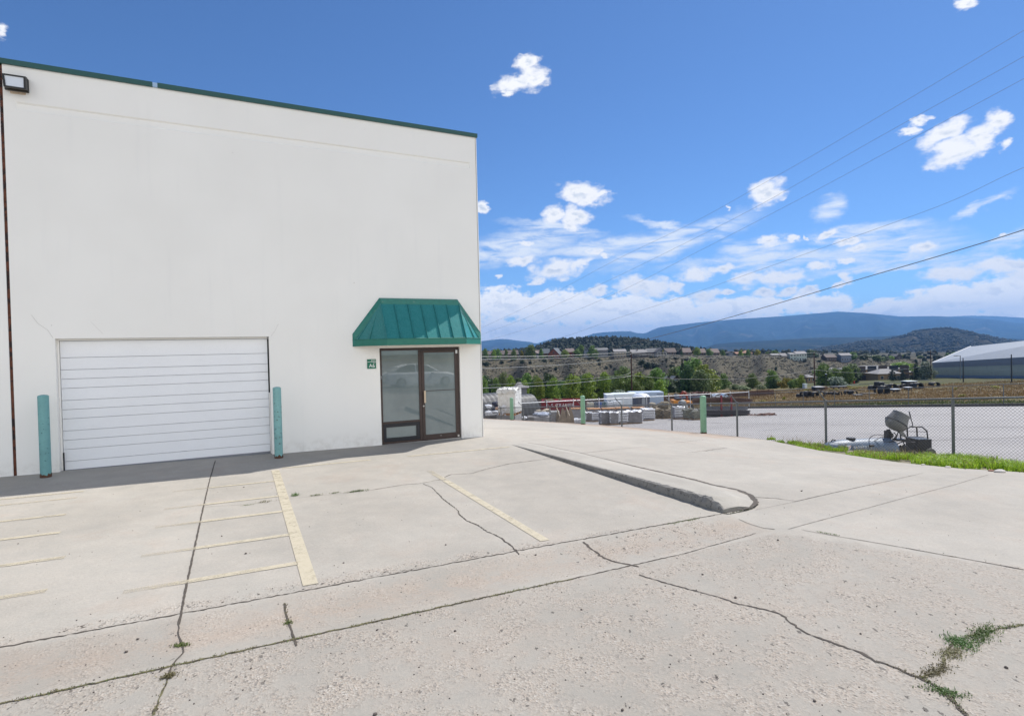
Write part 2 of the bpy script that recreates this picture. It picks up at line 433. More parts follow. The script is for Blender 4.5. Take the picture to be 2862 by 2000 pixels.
# ---------------------------------------------------------------- concrete
def crop(ox, oy, k): return lambda pts: [(ox+x/k, oy+y/k) for x, y in pts]
cA = crop(0, 1250, 2.139); cB = crop(800, 1200, 2.139); cC = crop(1400, 1150, 2.87); cD = crop(1960, 1300, 2.2916); cP = crop(0, 0, .8019)
c4 = crop(1340, 900, 4.86); c5 = crop(1700, 900, 4.86); c6 = crop(2050, 900, 4.86); c7 = crop(2440, 900, 3.73)
z13 = crop(1340, 960, 6.378); z17 = crop(1700, 960, 6.378); z20 = crop(2040, 960, 6.378); z24 = crop(2400, 940, 4.97)
y13 = crop(1350, 1070, 10.93); y15 = crop(1550, 1080, 10.93); y17 = crop(1740, 1080, 10.93); y19 = crop(1920, 1070, 10.93)
y22 = crop(2200, 1040, 9.567); y24 = crop(2420, 1040, 9.567); cM = crop(2440, 1130, 10.69); cT = crop(2270, 1200, 12.76)
def g2(crp, pts): return [gpt(*q) for q in crp(pts)]
def street_side(x, y): # >0 inside the rough street slab
    return ((-.13-x)*(-1.8)-(-7.94-y)*(1.26))*-1/2.197

m_conc, t, b = new_mat('concrete')
geo = t.nodes.new('ShaderNodeNewGeometry'); pos = geo.outputs['Position']
ar = t.nodes.new('ShaderNodeAttribute'); ar.attribute_name = 'rough'; rough_a = ar.outputs['Fac']
at = t.nodes.new('ShaderNodeAttribute'); at.attribute_name = 'tan'; tan_a = at.outputs['Fac']
big = NOI(t, pos, .45, 5, .6); mid = NOI(t, pos, 3.2, 6, .62); fine = NOI(t, pos, 45, 4, .7); gr = NOI(t, pos, 160, 2, .6)
stain = NOI(t, pos, .9, 6, .65, .5)
c = MIX(t, MR(t, big, .35, .65), (.322, .300, .262), (.370, .346, .304))
c = MIX(t, MA(t, 'MULTIPLY', tan_a, MR(t, MA(t, 'ADD', MA(t, 'MULTIPLY', mid, .6), MA(t, 'MULTIPLY', fine, .4)), .38, .58)), c, (.34, .245, .178))
c = MIX(t, MA(t, 'MULTIPLY', MR(t, stain, .52, .72), .35), c, (.35, .28, .225))
streak = NOI(t, VM(t, 'MULTIPLY', pos, (1.2, 7, 1)), 2.2, 5, .65)
c = MIX(t, MA(t, 'MULTIPLY', MR(t, streak, .55, .75), .22), c, (.28, .27, .26))
v = MR(t, MA(t, 'ADD', MA(t, 'ADD', MA(t, 'MULTIPLY', mid, .35), MA(t, 'MULTIPLY', fine, .35)), MA(t, 'MULTIPLY', gr, .3)), .3, .7, .80, 1.20, False)
# exposed stones of the worn top
vo = t.nodes.new('ShaderNodeTexVoronoi'); vo.inputs['Scale'].default_value = 75; t.links.new(pos, vo.inputs['Vector'])
sepc = t.nodes.new('ShaderNodeSeparateColor'); t.links.new(vo.outputs['Color'], sepc.inputs[0])
st = t.nodes.new('ShaderNodeValToRGB'); t.links.new(sepc.outputs[0], st.inputs[0]); cr = st.color_ramp
cr.elements[0].position = 0; cr.elements[0].color = (.16, .145, .13, 1); cr.elements[1].position = 1; cr.elements[1].color = (.46, .43, .385, 1)
for p_, col_ in ((.14, (.21, .185, .16, 1)), (.35, (.33, .28, .225, 1)), (.6, (.37, .345, .305, 1)), (.85, (.38, .31, .25, 1))):
    e = cr.elements.new(p_); e.color = col_
wear = MA(t, 'MULTIPLY', rough_a, MR(t, MA(t, 'ADD', MA(t, 'MULTIPLY', mid, .55), MA(t, 'MULTIPLY', NOI(t, pos, 11, 5, .7), .45)), .40, .60))
c = MIX(t, MA(t, 'MULTIPLY', wear, .75, clamp=True), c, st.outputs[0])
# pits
vp = t.nodes.new('ShaderNodeTexVoronoi'); vp.inputs['Scale'].default_value = 26; t.links.new(VM(t, 'ADD', VM(t, 'MULTIPLY', pos, (1, .75, 1)), VM(t, 'MULTIPLY', NOI(t, pos, 30, 3, .7), (.08, .08, 0))), vp.inputs['Vector'])
sp2 = t.nodes.new('ShaderNodeSeparateColor'); t.links.new(vp.outputs['Color'], sp2.inputs[0])
rad = MA(t, 'MULTIPLY', MA(t, 'POWER', sp2.outputs[0], 10), MA(t, 'ADD', MA(t, 'MULTIPLY', rough_a, .36), .05))
pit = MA(t, 'LESS_THAN', vp.outputs['Distance'], rad)
vq = t.nodes.new('ShaderNodeTexVoronoi'); vq.inputs['Scale'].default_value = 34; t.links.new(VM(t, 'MULTIPLY', pos, (1, .6, 1)), vq.inputs['Vector'])
sp3 = t.nodes.new('ShaderNodeSeparateColor'); t.links.new(vq.outputs['Color'], sp3.inputs[0])
pit2 = MA(t, 'LESS_THAN', vq.outputs['Distance'], MA(t, 'MULTIPLY', MA(t, 'MULTIPLY', MA(t, 'POWER', sp3.outputs[0], 5), MR(t, mid, .42, .6)), MA(t, 'MULTIPLY', rough_a, .55)))
pits = MA(t, 'MAXIMUM', pit, MA(t, 'MULTIPLY', pit2, .8))
c = MIX(t, MA(t, 'MULTIPLY', pits, .85), c, (.10, .09, .08))
atn = t.nodes.new('ShaderNodeAttribute'); atn.attribute_name = 'tone'; v = MA(t, 'MULTIPLY', v, MA(t, 'ADD', atn.outputs['Fac'], MA(t, 'LESS_THAN', atn.outputs['Fac'], .3)))
hs = t.nodes.new('ShaderNodeHueSaturation'); t.links.new(c, hs.inputs['Color']); t.links.new(v, hs.inputs['Value'])
t.links.new(hs.outputs[0], b.inputs['Base Color']); b.inputs['Roughness'].default_value = .88; b.inputs['Specular IOR Level'].default_value = .25
hgt = MA(t, 'SUBTRACT', MA(t, 'ADD', MA(t, 'MULTIPLY', fine, .5), MA(t, 'MULTIPLY', MA(t, 'MULTIPLY', wear, vo.outputs['Distance']), 1.2)), MA(t, 'MULTIPLY', pits, 1.2))
bn = t.nodes.new('ShaderNodeBump'); bn.inputs['Strength'].default_value = .8; bn.inputs['Distance'].default_value = .006
t.links.new(hgt, bn.inputs['Height']); t.links.new(bn.outputs[0], b.inputs['Normal'])
m_crack = mat('crack_dirt', (.075, .062, .05), .95, var=.4, scale=25)
m_moss = mat('mossy_crack', (.12, .11, .05), .95, var=.45, scale=30, spots=((.06, .05, .035), 14, .5))

def rows(a, b_, st): return list(np.arange(a, b_, st))
ys = [-60, -45, -34, -26, -20, -17]+rows(-15, -10, .25)+rows(-10, -8.1, .1)+[-8.1, -8.06, -7.96, -7.86, -7.76, -7.66, -7.56, -7.46, -7.36, -7.26, -7.2]+rows(-7.1, 0, .1)+rows(0, 6, .25)+rows(6, 35, 1.0)
xs = [-30, -24, -19, -16, -14]+rows(-12, -9, .5)+rows(-9, 2, .1)+rows(2, 6.8, .24)
nk = 6
V = []; rough = []; tanv = []
for y in ys:
    e = float(edge_x(y)); row = xs+[6.8+(e-6.8)*k/nk for k in range(1, nk+1)]
    for x in row: V.append((x, y))
ncol = len(xs)+nk
V = np.array(V); Z = G(V[:, 0], V[:, 1])
X_a, Y_a = V[:, 0], V[:, 1]
ss = street_side(X_a, Y_a)
instreet = (Y_a < -8.07) & (ss > 0)
r_a = np.where(instreet, .78, .16)
r_a = np.where((Y_a < -8.07) & (Y_a > -8.9) & (X_a < -4.6), 1.0, r_a)
r_a = np.where((Y_a < -7.26) & (Y_a > -8.05) & (X_a < -.1), .50, r_a)
r_a = np.where((Y_a < -7.28) & (Y_a > -7.98) & (X_a < -.25) & (X_a > -2.35), 1.0, r_a)
r_a = np.where((Y_a > -7.24) & (Y_a < -7.02) & (X_a < -2.4), 1.0, r_a)
r_a = np.where((Y_a > -7.24) & (Y_a < -7.12) & (X_a < 0), np.maximum(r_a, .7), r_a)
t_a = np.where((Y_a < -7.3) & (Y_a > -8.0) & (X_a < 0), .42*np.clip(1-np.abs((Y_a+7.66)/.40), 0, 1)+.06, .05)
t_a = np.where(instreet, .14, t_a)
dE = edge_x(Y_a)-X_a
t_a = np.where((Y_a > -1.5), np.maximum(t_a, smooth(2.1, 1.5, dE)*smooth(-1.5, .5, Y_a)), t_a)
tone = np.ones(len(X_a)); tone = np.where(instreet, .93, tone); tone = np.where((Y_a > -7.24) & (X_a < -5.62), 1.05, tone); tone = np.where((X_a > 1.0) | ((Y_a < -8.07) & ~instreet), 1.0, tone); tone = np.where(Y_a < -16, .42, tone); tone = np.where((Y_a < -7.26) & (Y_a > -8.05) & (X_a < 0), .96, tone); tone = np.where((Y_a < -7.26) & (Y_a > -8.05) & (X_a < -5.58), .90, tone)  # unseen ground behind the camera is toned down to darken the glass reflection
NA = tone.tolist()
i0 = np.arange(len(ys)-1)[:, None]*ncol+np.arange(ncol-1)[None, :]
Fq = np.stack([i0, i0+1, i0+1+ncol, i0+ncol], -1).reshape(-1, 4)
VV = np.column_stack([V, Z]).tolist(); FF = Fq.tolist(); MI = [0]*len(FF); RA = r_a.tolist(); TA = t_a.tolist()
rc = random.Random(3)
def strip(pts, w0, w1=None, jag=.5, m=1, step=.05, lift=.004, wob=.0):
    """a crack or joint laid in the slab as a narrow ragged ribbon"""
    w1 = w0 if w1 is None else w1
    P2 = [np.array(p[:2]) for p in pts]; L = [0]
    for a, b_ in zip(P2, P2[1:]): L.append(L[-1]+float(np.linalg.norm(b_-a)))
    n = max(2, int(L[-1]/step)); prev = None
    for i in range(n+1):
        s = L[-1]*i/n
        p = np.array([np.interp(s, L, [q[0] for q in P2]), np.interp(s, L, [q[1] for q in P2])])
        s2 = min(L[-1], s+step*.6); s1 = max(0, s-step*.6)
        d = np.array([np.interp(s2, L, [q[0] for q in P2])-np.interp(s1, L, [q[0] for q in P2]), np.interp(s2, L, [q[1] for q in P2])-np.interp(s1, L, [q[1] for q in P2])])
        d = d/(np.linalg.norm(d)+1e-9); nrm = np.array([-d[1], d[0]])
        w = (w0+(w1-w0)*i/n)*.5
        p = p+nrm*rc.uniform(-1, 1)*wob
        a = p+nrm*w*(1+jag*rc.uniform(-1, 1)); b2 = p-nrm*w*(1+jag*rc.uniform(-1, 1))
        k = len(VV)
        for q in (a, b2): VV.append([q[0], q[1], float(G(q[0], q[1]))+lift]); RA.append(0); TA.append(0); NA.append(1)
        if prev is not None: FF.append([prev, prev+1, k+1, k]); MI.append(m)
        prev = k
CR = {}
strip(g2(cA, [(1287, 80), (1255, 190), (1215, 360), (1170, 570), (1110, 850), (1080, 1010), (1068, 1060)]), .014, .018, .35)
strip(g2(cA, [(1068, 1060), (1062, 1110), (1095, 1190), (1100, 1225), (1040, 1290), (1020, 1320), (1018, 1365)]), .008, .012, .7, wob=.004)
CR['street_left'] = g2(cA, [(1018, 1365), (985, 1430), (945, 1520), (915, 1600)]); strip(CR['street_left'], .010, .012, .8, 2, wob=.006)
strip([(-16, -7.25), (-2.7, -7.25), (-1.0, -7.27), (.1, -7.28)], .014, .012, .9, 1, .035, wob=.008)
CR['front'] = [(-16, -8.07), (-5.6, -8.07), (-3.3, -8.08), (-2.6, -8.09)]; strip(CR['front'], .017, .015, .7, 2, .04, wob=.006)
strip([(-2.6, -8.09), (-1.3, -8.08), (-.2, -7.97)], .012, .008, .8, 1, .04, wob=.004)
CR['cross'] = g2(cA, [(1700, 930), (1715, 1010), (1740, 1090), (1774, 1186)]); strip(CR['cross'], .012, .016, .6, 1)
strip(g2(cA, [(1215, 356), (1330, 350), (1500, 338), (1700, 312), (1925, 285)])+g2(cB, [(140, 400), (475, 368)]), .004, .005, .8, 1)
strip(g2(cB, [(475, 368), (580, 350), (700, 330), (800, 322), (915, 300), (985, 268), (1110, 262), (1180, 240), (1330, 205), (1500, 183), (1590, 172)]), .009, .013, .7, 1, .04, wob=.006)
strip(g2(cB, [(820, 325), (870, 345), (910, 385), (950, 425), (1030, 485), (1035, 505), (1070, 540), (1150, 575), (1200, 610), (1280, 645), (1330, 685), (1370, 720), (1395, 748)]), .009, .016, .8, 1, .03, wob=.007)
strip(g2(cC, [(660, 1045), (720, 1100), (800, 1148)])+g2(cP, [(1340, 1243), (1380, 1260), (1432, 1270)]), .022, .016, .7, 1, .03, wob=.006)
CR['main'] = g2(cP, [(1432, 1288), (1500, 1308)])+g2(cD, [(0, 815), (100, 840), (240, 890), (330, 905), (440, 930), (520, 960), (580, 1015), (680, 1080), (800, 1120), (900, 1160), (1010, 1195), (1100, 1245), (1200, 1280), (1300, 1320), (1400, 1360), (1500, 1410), (1560, 1450), (1640, 1540), (1700, 1604)])
strip(CR['main'], .012, .020, .8, 1, .025, wob=.006)
CR['branch'] = g2(cD, [(1400, 1360), (1540, 1310), (1550, 1270), (1560, 1200), (1620, 1140), (1700, 1095), (1880, 1060), (1900, 1045), (2067, 1020)]); strip(CR['branch'], .014, .016, .8, 2, .03, wob=.006)
strip(g2(cD, [(610, 230), (1200, 100), (1420, 50)]), .010, .006, .5, 1)
strip(g2(cD, [(345, 205), (470, 210), (610, 230)]), .014, .012, .6, 1)
strip(g2(cD, [(560, 408), (1060, 275), (1620, 125), (1840, 60)]), .006, .005, .4, 1)
CR['right'] = g2(cD, [(640, 412), (760, 435), (1230, 515), (1700, 600), (2067, 668)]); strip(CR['right'], .008, .014, .6, 1)
strip(g2(cD, [(240, 345), (340, 385), (400, 402), (470, 410)]), .010, .012, .6, 1)
strip(g2(cD, [(350, 285), (520, 250), (610, 232)]), .004, .004, .6, 1)
strip(g2(cC, [(640, 335), (1210, 275)]), .010, .006, .5, 1); strip(g2(cC, [(1500, 330), (1640, 312)]), .008, .012, .6, 1)
strip(g2(cC, [(1640, 315), (1730, 300), (1815, 292)]), .022, .014, .8, 1, .04)
strip(g2(cC, [(175, 235), (690, 210)]), .008, .006, .5, 1, .1); strip(g2(cC, [(1390, 250), (1640, 225)]), .010, .007, .5, 1, .1)
CR['island'] = g2(cC, [(215, 258), (330, 275), (480, 308), (630, 338), (880, 400), (1100, 455), (1300, 500), (1560, 560), (1700, 600), (1900, 640), (2000, 680), (2050, 740), (2010, 775), (1950, 795), (1830, 818), (1790, 818)])
# chips and flakes along the gutter edge
for _ in range(900):
    x = rc.uniform(-9, -1.0); y = -7.225+abs(rc.gauss(0, .045))*(1.6 if x < -4 else .6); r = rc.uniform(.0015, .006)*(2.2 if rc.random() < .12 else 1)
    if mnoise.noise(Vector((x*2.2, 3, 1))) < -.1: continue
    k = len(VV); n = 5
    for j in range(n):
        a = 6.283*j/n+rc.random(); q = (x+r*1.6*math.cos(a)*rc.uniform(.6, 1.2), y+r*math.sin(a)*rc.uniform(.6, 1.2))
        VV.append([q[0], q[1], float(G(*q))+.003]); RA.append(0); TA.append(0); NA.append(1)
    FF.append([k, k+1, k+2, k+3]); MI.append(1 if rc.random() < .55 else 0)
pav = np_mesh('pavement', VV, FF, [m_conc, m_crack, m_moss], MI, False, {'rough': ('FLOAT', RA), 'tan': ('FLOAT', TA), 'tone': ('FLOAT', NA)})
tag(pav, kind='structure')

# raised kerb tongue between the parking bays and the driveway
kb = MB(); isl = [(p[0], p[1]) for p in CR['island']]
kr = random.Random(5); prof = []
iy = [q[1] for q in isl][:12]; ix = [q[0] for q in isl][:12]
NY = 110
for i in range(NY+1):
    y = -1.42-(7.26-1.42)*i/NY
    h = .146*(i/NY)**.85; br = smooth(-5.2, -7.0, y)
    xr = float(np.interp(-y, [-q for q in iy], ix)) if y > iy[-1] else max(.12, ix[-1]+(y-iy[-1])*1.6)
    x0 = .05+br*kr.uniform(-.012, .012)
    if y < -7.05: h *= max(.25, 1-(-7.05-y)*3.2)
    z0 = float(G(x0-.02, y)); j = lambda a: kr.uniform(-a, a)
    row = [(x0-.004, y, z0-.02), (x0+.004+br*j(.006), y, z0+h*.45+br*j(.006)), (x0+.010+br*(.012+j(.012)), y, z0+h*.86+br*j(.012)), (x0+.034+br*(.02+j(.02)), y, z0+h+br*j(.008)),
           (x0+.12+br*.03, y, z0+h*.99), ((x0+xr)/2+.02, y, z0+h*.62+.012), (max(xr-.03, x0+.16), y, float(G(xr, y))+.02), (max(xr, x0+.18), y, float(G(xr, y))-.02)]
    prof.append(row)
for a, b_ in zip(prof, prof[1:]):
    for k in range(len(a)-1): kb.quad(a[k], b_[k], b_[k+1], a[k+1], 0 if k < 3 else 1)
kb.poly(list(reversed(prof[-1])))
m_kerb_shaded = mat('kerb_face_shade', (.25, .238, .215), .9, var=.25, scale=7, bump=.010, bscale=50, spots=((.12, .11, .10), 18, .58))  # kerb face coloured darker than the top to deepen its shade
tag(kb.build('kerb', [m_kerb_shaded, m_conc]), kind='structure')
# strip of dirt in the joint behind the kerb, with the step it leaves
ib = MB(); pr = None
for i, p in enumerate(CR['island']):
    pass
PI2 = CR['island']; LL = [0]
for a, b_ in zip(PI2, PI2[1:]): LL.append(LL[-1]+float(np.linalg.norm(np.array(b_[:2])-np.array(a[:2]))))
for i in range(161):
    s = LL[-1]*i/160; q = [np.interp(s, LL, [p[k] for p in PI2]) for k in (0, 1)]; q2 = [np.interp(min(LL[-1], s+.03), LL, [p[k] for p in PI2]) for k in (0, 1)]
    d = np.array(q2)-np.array(q); d = d/(np.linalg.norm(d)+1e-9); nn = np.array([-d[1], d[0]])
    w = .012+.026*smooth(.25, .55, i/160)*smooth(1.0, .85, i/160); w *= kr.uniform(.7, 1.25)
    a = np.array(q)+nn*w; c_ = np.array(q)-nn*w
    A = (a[0], a[1], float(G(a[0], a[1]))+.026); Cc = (c_[0], c_[1], float(G(c_[0], c_[1]))+.026)
    if pr: ib.quad(pr[0], pr[1], Cc, A)
    pr = (A, Cc)
tag(ib.build('kerb_joint', m_crack), kind='structure')

# worn parking paint
mp_, t, b = new_mat('parking_paint')
geo = t.nodes.new('ShaderNodeNewGeometry'); pos = geo.outputs['Position']
wn_ = NOI(t, pos, 9, 6, .75); ww = NOI(t, pos, 70, 3, .7)
b.inputs['Roughness'].default_value = .8
t.links.new(MIX(t, NOI(t, pos, 20, 3, .6), (.44, .385, .275), (.51, .455, .345)), b.inputs['Base Color'])
trn = t.nodes.new('ShaderNodeBsdfTransparent'); mx = t.nodes.new('ShaderNodeMixShader')
fade = t.nodes.new('ShaderNodeAttribute'); fade.attribute_name = 'fade'
f = MA(t, 'ADD', MA(t, 'MULTIPLY', wn_, .6), MA(t, 'MULTIPLY', ww, .4)); f = MA(t, 'ADD', f, fade.outputs['Fac'])
t.links.new(MR(t, f, .46, .76, .06, .80), mx.inputs[0]); t.links.new(b.outputs[0], mx.inputs[1]); t.links.new(trn.outputs[0], mx.inputs[2])
t.links.new(mx.outputs[0], t.nodes['Material Output'].inputs['Surface'])
LV, LF, LA = [], [], []
def paint(x0, y0, x1, y1, w, f0=0, f1=0):
    n = max(2, int(math.hypot(x1-x0, y1-y0)/.1)); d = np.array([x1-x0, y1-y0]); d = d/np.linalg.norm(d); q = np.array([-d[1], d[0]])*w/2
    for i in range(n+1):
        p = np.array([x0+(x1-x0)*i/n, y0+(y1-y0)*i/n])
        for s in (1, -1):
            z = p+q*s; LV.append((z[0], z[1], float(G(z[0], z[1]))+.005)); LA.append(f0+(f1-f0)*i/n)
        if i: k = len(LV)-4; LF.append((k, k+1, k+3, k+2))
paint(-2.33, -7.12, -2.33, -3.95, .105, 0, .02); paint(-2.33, -3.9, -2.33, -3.1, .10, .04, .22)
paint(-4.665, -7.15, -4.665, -1.75, .125, -.04, .05)
for pts, w, f0, f1 in (([(1650, 200)], .07, .04, .16), ([(1670, 290)], .075, .02, .14), ([(1690, 382)], .085, -.02, .12), ([(1700, 526)], .085, .0, .14), ([(1790, 690)], .09, -.03, .10)):
    q = gpt(*cA(pts)[0]); paint(-4.72, q[1], -5.62, q[1], w, f0, f1*.4); paint(-5.62, q[1], -6.1, q[1], w, f1, .25)
for pts, xr_, w, f0, f1 in (([(395, 400)], None, .08, .08, .02), ([(360, 508)], None, .085, .05, .0), ([(390, 655)], None, .09, .1, .02), ([(280, 855)], None, .09, .1, .0), ([(460, 300)], None, .08, .15, .2), ([(500, 262)], None, .08, .1, .1)):
    q = gpt(*cA(pts)[0]); paint(q[0], q[1], q[0]-2.6, q[1], w, f0, f1)
q = gpt(*cB([(1335, 103)])[0]); paint(q[0], q[1], q[0]-2.2, q[1], .085, .02, .08); paint(q[0]-2.9, q[1], -4.55, q[1], .085, .02, .10)
pm = np_mesh('parking_lines', LV, LF, [mp_], None, False, {'fade': ('FLOAT', LA)}); tag(pm, kind='structure')

# ---------------------------------------------------------------- earth bank, yard, land
def grid_mesh(name, U, Vv, fn, mats, attrs=None, smooth_=True):
    pts = [fn(a, b_) for b_ in Vv for a in U]; nc = len(U)
    i0 = np.arange(len(Vv)-1)[:, None]*nc+np.arange(nc-1)[None, :]
    return np_mesh(name, pts, np.stack([i0, i0+1, i0+1+nc, i0+nc], -1).reshape(-1, 4), mats, None, smooth_, attrs(pts) if attrs else None)
m_bank = mat('bank_soil', (.20, .17, .12), .95, var=.25, scale=3, bump=.02, bscale=18, spots=((.09, .11, .03), 2.2, .5))
def bankf(k, y):
    e = float(edge_x(y)); x = e-.06+(11.4-e)*k
    top = float(G(e, y))-.015; bot = float(yardp(11, y))-.03
    crest = smooth(0, .1, x-e)*.03*smooth(1.5, -2, y)
    xc = 9.05
    top = top-.03-.065*max(0, x-e)
    return (x, y, top-(top-bot)*float(smooth(xc-.05, xc+1.5, x))-.01)
bank = grid_mesh('grass_bank', np.linspace(0, 1, 26), list(np.arange(-30, -10, 2.0))+list(np.arange(-10, 4, .25))+list(np.arange(4, 36, 1.5)), bankf, [m_bank]); tag(bank, kind='structure')

m_yard, t, b = new_mat('yard_paving')
geo = t.nodes.new('ShaderNodeNewGeometry'); pos = geo.outputs['Position']
a_ = NOI(t, pos, .12, 5, .6); c_ = NOI(t, pos, 1.5, 6, .65, .4); d_ = NOI(t, pos, 30, 3, .6)
cc = MIX(t, MR(t, a_, .35, .65), (.285, .27, .262), (.33, .315, .305)); cc = MIX(t, MA(t, 'MULTIPLY', MR(t, c_, .5, .72), .35), cc, (.20, .19, .18))
hs = t.nodes.new('ShaderNodeHueSaturation'); t.links.new(cc, hs.inputs['Color']); t.links.new(MR(t, d_, .3, .7, .88, 1.12, False), hs.inputs['Value'])
t.links.new(hs.outputs[0], b.inputs['Base Color']); b.inputs['Roughness'].default_value = .9
yd = MB()
YX = [10.0, 14, 20, 30, 40, 50]; YY = [-25, -16, -8, 0, 10, 20, 30, 40, 52]
for i in range(len(YX)-1):
    for j in range(len(YY)-1):
        q = [(YX[i], YY[j]), (YX[i+1], YY[j]), (YX[i+1], YY[j+1]), (YX[i], YY[j+1])]
        yd.quad(*[(x, y, float(yardp(x, y))) for x, y in q])
# tarred joints across the yard
for (u0, v0, u1, v1) in ((1984, 1182, 2300, 1187), (2320, 1187, 2862, 1194), (2120, 1205, 2200, 1196), (2560, 1232, 2862, 1222), (1900, 1178, 2020, 1182)):
    def onyard(u, v):
        r = ray(u, v); k = (-1.66-.09*CAM[1]-.02*(CAM[0]-9.25)-CAM[2])/(r[2]+.09*r[1]+.02*r[0]); return CAM+r*k
    a = onyard(u0, v0); b_ = onyard(u1, v1); d = (b_-a); d[2] = 0; L = np.linalg.norm(d); d /= L; nrm = np.array([-d[1], d[0], 0]); n = 24; pr = None
    for i in range(n+1):
        p = a+(b_-a)*i/n+nrm*rc.uniform(-.04, .04); w = rc.uniform(.012, .03)
        q1 = p+nrm*w; q2 = p-nrm*w; q1[2] = float(yardp(q1[0], q1[1]))+.005; q2[2] = float(yardp(q2[0], q2[1]))+.005
        if pr is not None: yd.quad(pr[0], pr[1], q2, q1, 1)
        pr = (q1, q2)
tag(yd.build('yard', [m_yard, m_crack]), kind='structure')
# low kerbs round the yard
for nm, (xa, ya, xb, yb) in (('yard_kerb', (50, -25, 50.25, 38)),):
    k = MB()
    for yy in range(-25, 38, 3):
        z = lambda y_: float(yardp(50, y_))
        k.v += [(50, yy, z(yy)-.1), (50.3, yy, z(yy)-.1), (50.3, yy+3, z(yy+3)-.1), (50, yy+3, z(yy+3)-.1), (50, yy, z(yy)+.22), (50.3, yy, z(yy)+.22), (50.3, yy+3, z(yy+3)+.22), (50, yy+3, z(yy+3)+.22)]
        n = len(k.v)-8
        for f in ((4, 5, 6, 7), (0, 4, 7, 3), (1, 2, 6, 5), (0, 1, 5, 4)): k.f.append(tuple(n+i for i in f)); k.m.append(0)
    tag(k.build(nm, mat('dark_kerb', (.09, .085, .08), .9)), kind='structure')

m_land, t, b = new_mat('land')
geo = t.nodes.new('ShaderNodeNewGeometry'); pos = geo.outputs['Position']
ca_ = t.nodes.new('ShaderNodeAttribute'); ca_.attribute_name = 'soil'; base = ca_.outputs['Color']
n1 = NOI(t, pos, .035, 6, .6); n2 = NOI(t, pos, .35, 6, .7); n3 = NOI(t, pos, 2.5, 4, .7)
cc = MIX(t, MA(t, 'MULTIPLY', MR(t, n1, .42, .62), .45), base, (.085, .07, .05))
vs = t.nodes.new('ShaderNodeTexVoronoi'); vs.inputs['Scale'].default_value = .42; t.links.new(VM(t, 'ADD', pos, VM(t, 'MULTIPLY', n2, (2, 2, 2))), vs.inputs['Vector'])
hillm = t.nodes.new('ShaderNodeAttribute'); hillm.attribute_name = 'hill'
cc = MIX(t, MA(t, 'MULTIPLY', MR(t, vs.outputs['Distance'], .62, .35), MA(t, 'MULTIPLY', hillm.outputs['Fac'], .8)), cc, (.04, .042, .026))
hs = t.nodes.new('ShaderNodeHueSaturation'); t.links.new(cc, hs.inputs['Color'])
t.links.new(MR(t, MA(t, 'ADD', MA(t, 'MULTIPLY', n2, .6), MA(t, 'MULTIPLY', n3, .4)), .3, .7, .65, 1.35, False), hs.inputs['Value'])
t.links.new(hs.outputs[0], b.inputs['Base Color']); b.inputs['Roughness'].default_value = .95; b.inputs['Specular IOR Level'].default_value = .1
azs = list(np.arange(-180, -20, 8.0))+list(np.arange(-20, 0, 1.0))+list(np.arange(0, 75, .22))+list(np.arange(75, 180, 7.0))+[180]
rs = [.5, 6, 12, 18, 24, 30, 36, 42, 48, 54, 60, 66, 72, 78, 85, 92, 100, 108, 116, 125, 135, 145, 156, 168, 180, 192]+list(range(204, 700, 9))+list(range(700, 1000, 20))+[1050, 1150, 1300, 1500, 2000, 3000, 5000, 8000, 14000, 22000]
AZ, RR = np.meshgrid(np.radians(azs), rs); TX = CAM[0]+RR*np.sin(AZ); TY = CAM[1]+RR*np.cos(AZ)
TZ = terrain(TX, TY)
near = (TX < 9.6) & (TY > -3)
TZ = np.where(TX < 50.5, TZ-.14, TZ)
TZ = np.where((TX < 14), np.minimum(TZ, -1.2-.09*np.clip(TY, -3, 500)), TZ)
TZ = np.where((TX < 11) & (TY > 0) & (TY < 60), TZ-1.0, TZ)
nc = len(azs); i0 = np.arange(len(rs)-1)[:, None]*nc+np.arange(nc-1)[None, :]
Vt = np.column_stack([TX.ravel(), TY.ravel(), TZ.ravel()])
ut, dt_ = pix_of(TX.ravel(), TY.ravel()); dft = np.interp(np.clip(ut, 1250, 3050), _ru, _df)
hl = smooth(-12, 18, dt_-dft)
dtt = np.interp(np.clip(ut, 1250, 3050), _ru, _dt)
fieldc = np.array([.20, .145, .065]); greenc = np.array([.075, .08, .028]); hillc = np.array([.104, .088, .058]); knollc = np.array([.05, .048, .032]); valley = np.array([.09, .10, .04])
fm = smooth(60, 66, TX.ravel())*smooth(165, 120, TX.ravel())
stripe = np.clip(.5+.5*np.sin(TX.ravel()*.09+TY.ravel()*.05)+.4*np.sin(TY.ravel()*.17), 0, 1)
colr = greenc[None]*(1-fm[:, None])+(fieldc[None]*(1-.45*stripe[:, None])+greenc[None]*.45*stripe[:, None])*fm[:, None]
colr = np.where((TX.ravel() < 50)[:, None], np.array([.24, .22, .20])[None], colr)
colr = colr*(1-hl[:, None])+hillc[None]*hl[:, None]
kn = smooth(0, 80, dt_-dtt)[:, None]; colr = colr*(1-kn)+knollc[None]*kn
land = np_mesh('ground', Vt, np.stack([i0, i0+1, i0+1+nc, i0+nc], -1).reshape(-1, 4)[:, ::-1], [m_land], None, True,
               {'soil': ('FLOAT_COLOR', np.column_stack([colr, np.ones(len(colr))])), 'hill': ('FLOAT', hl*(1-kn[:, 0]*.6))}); tag(land, kind='structure')

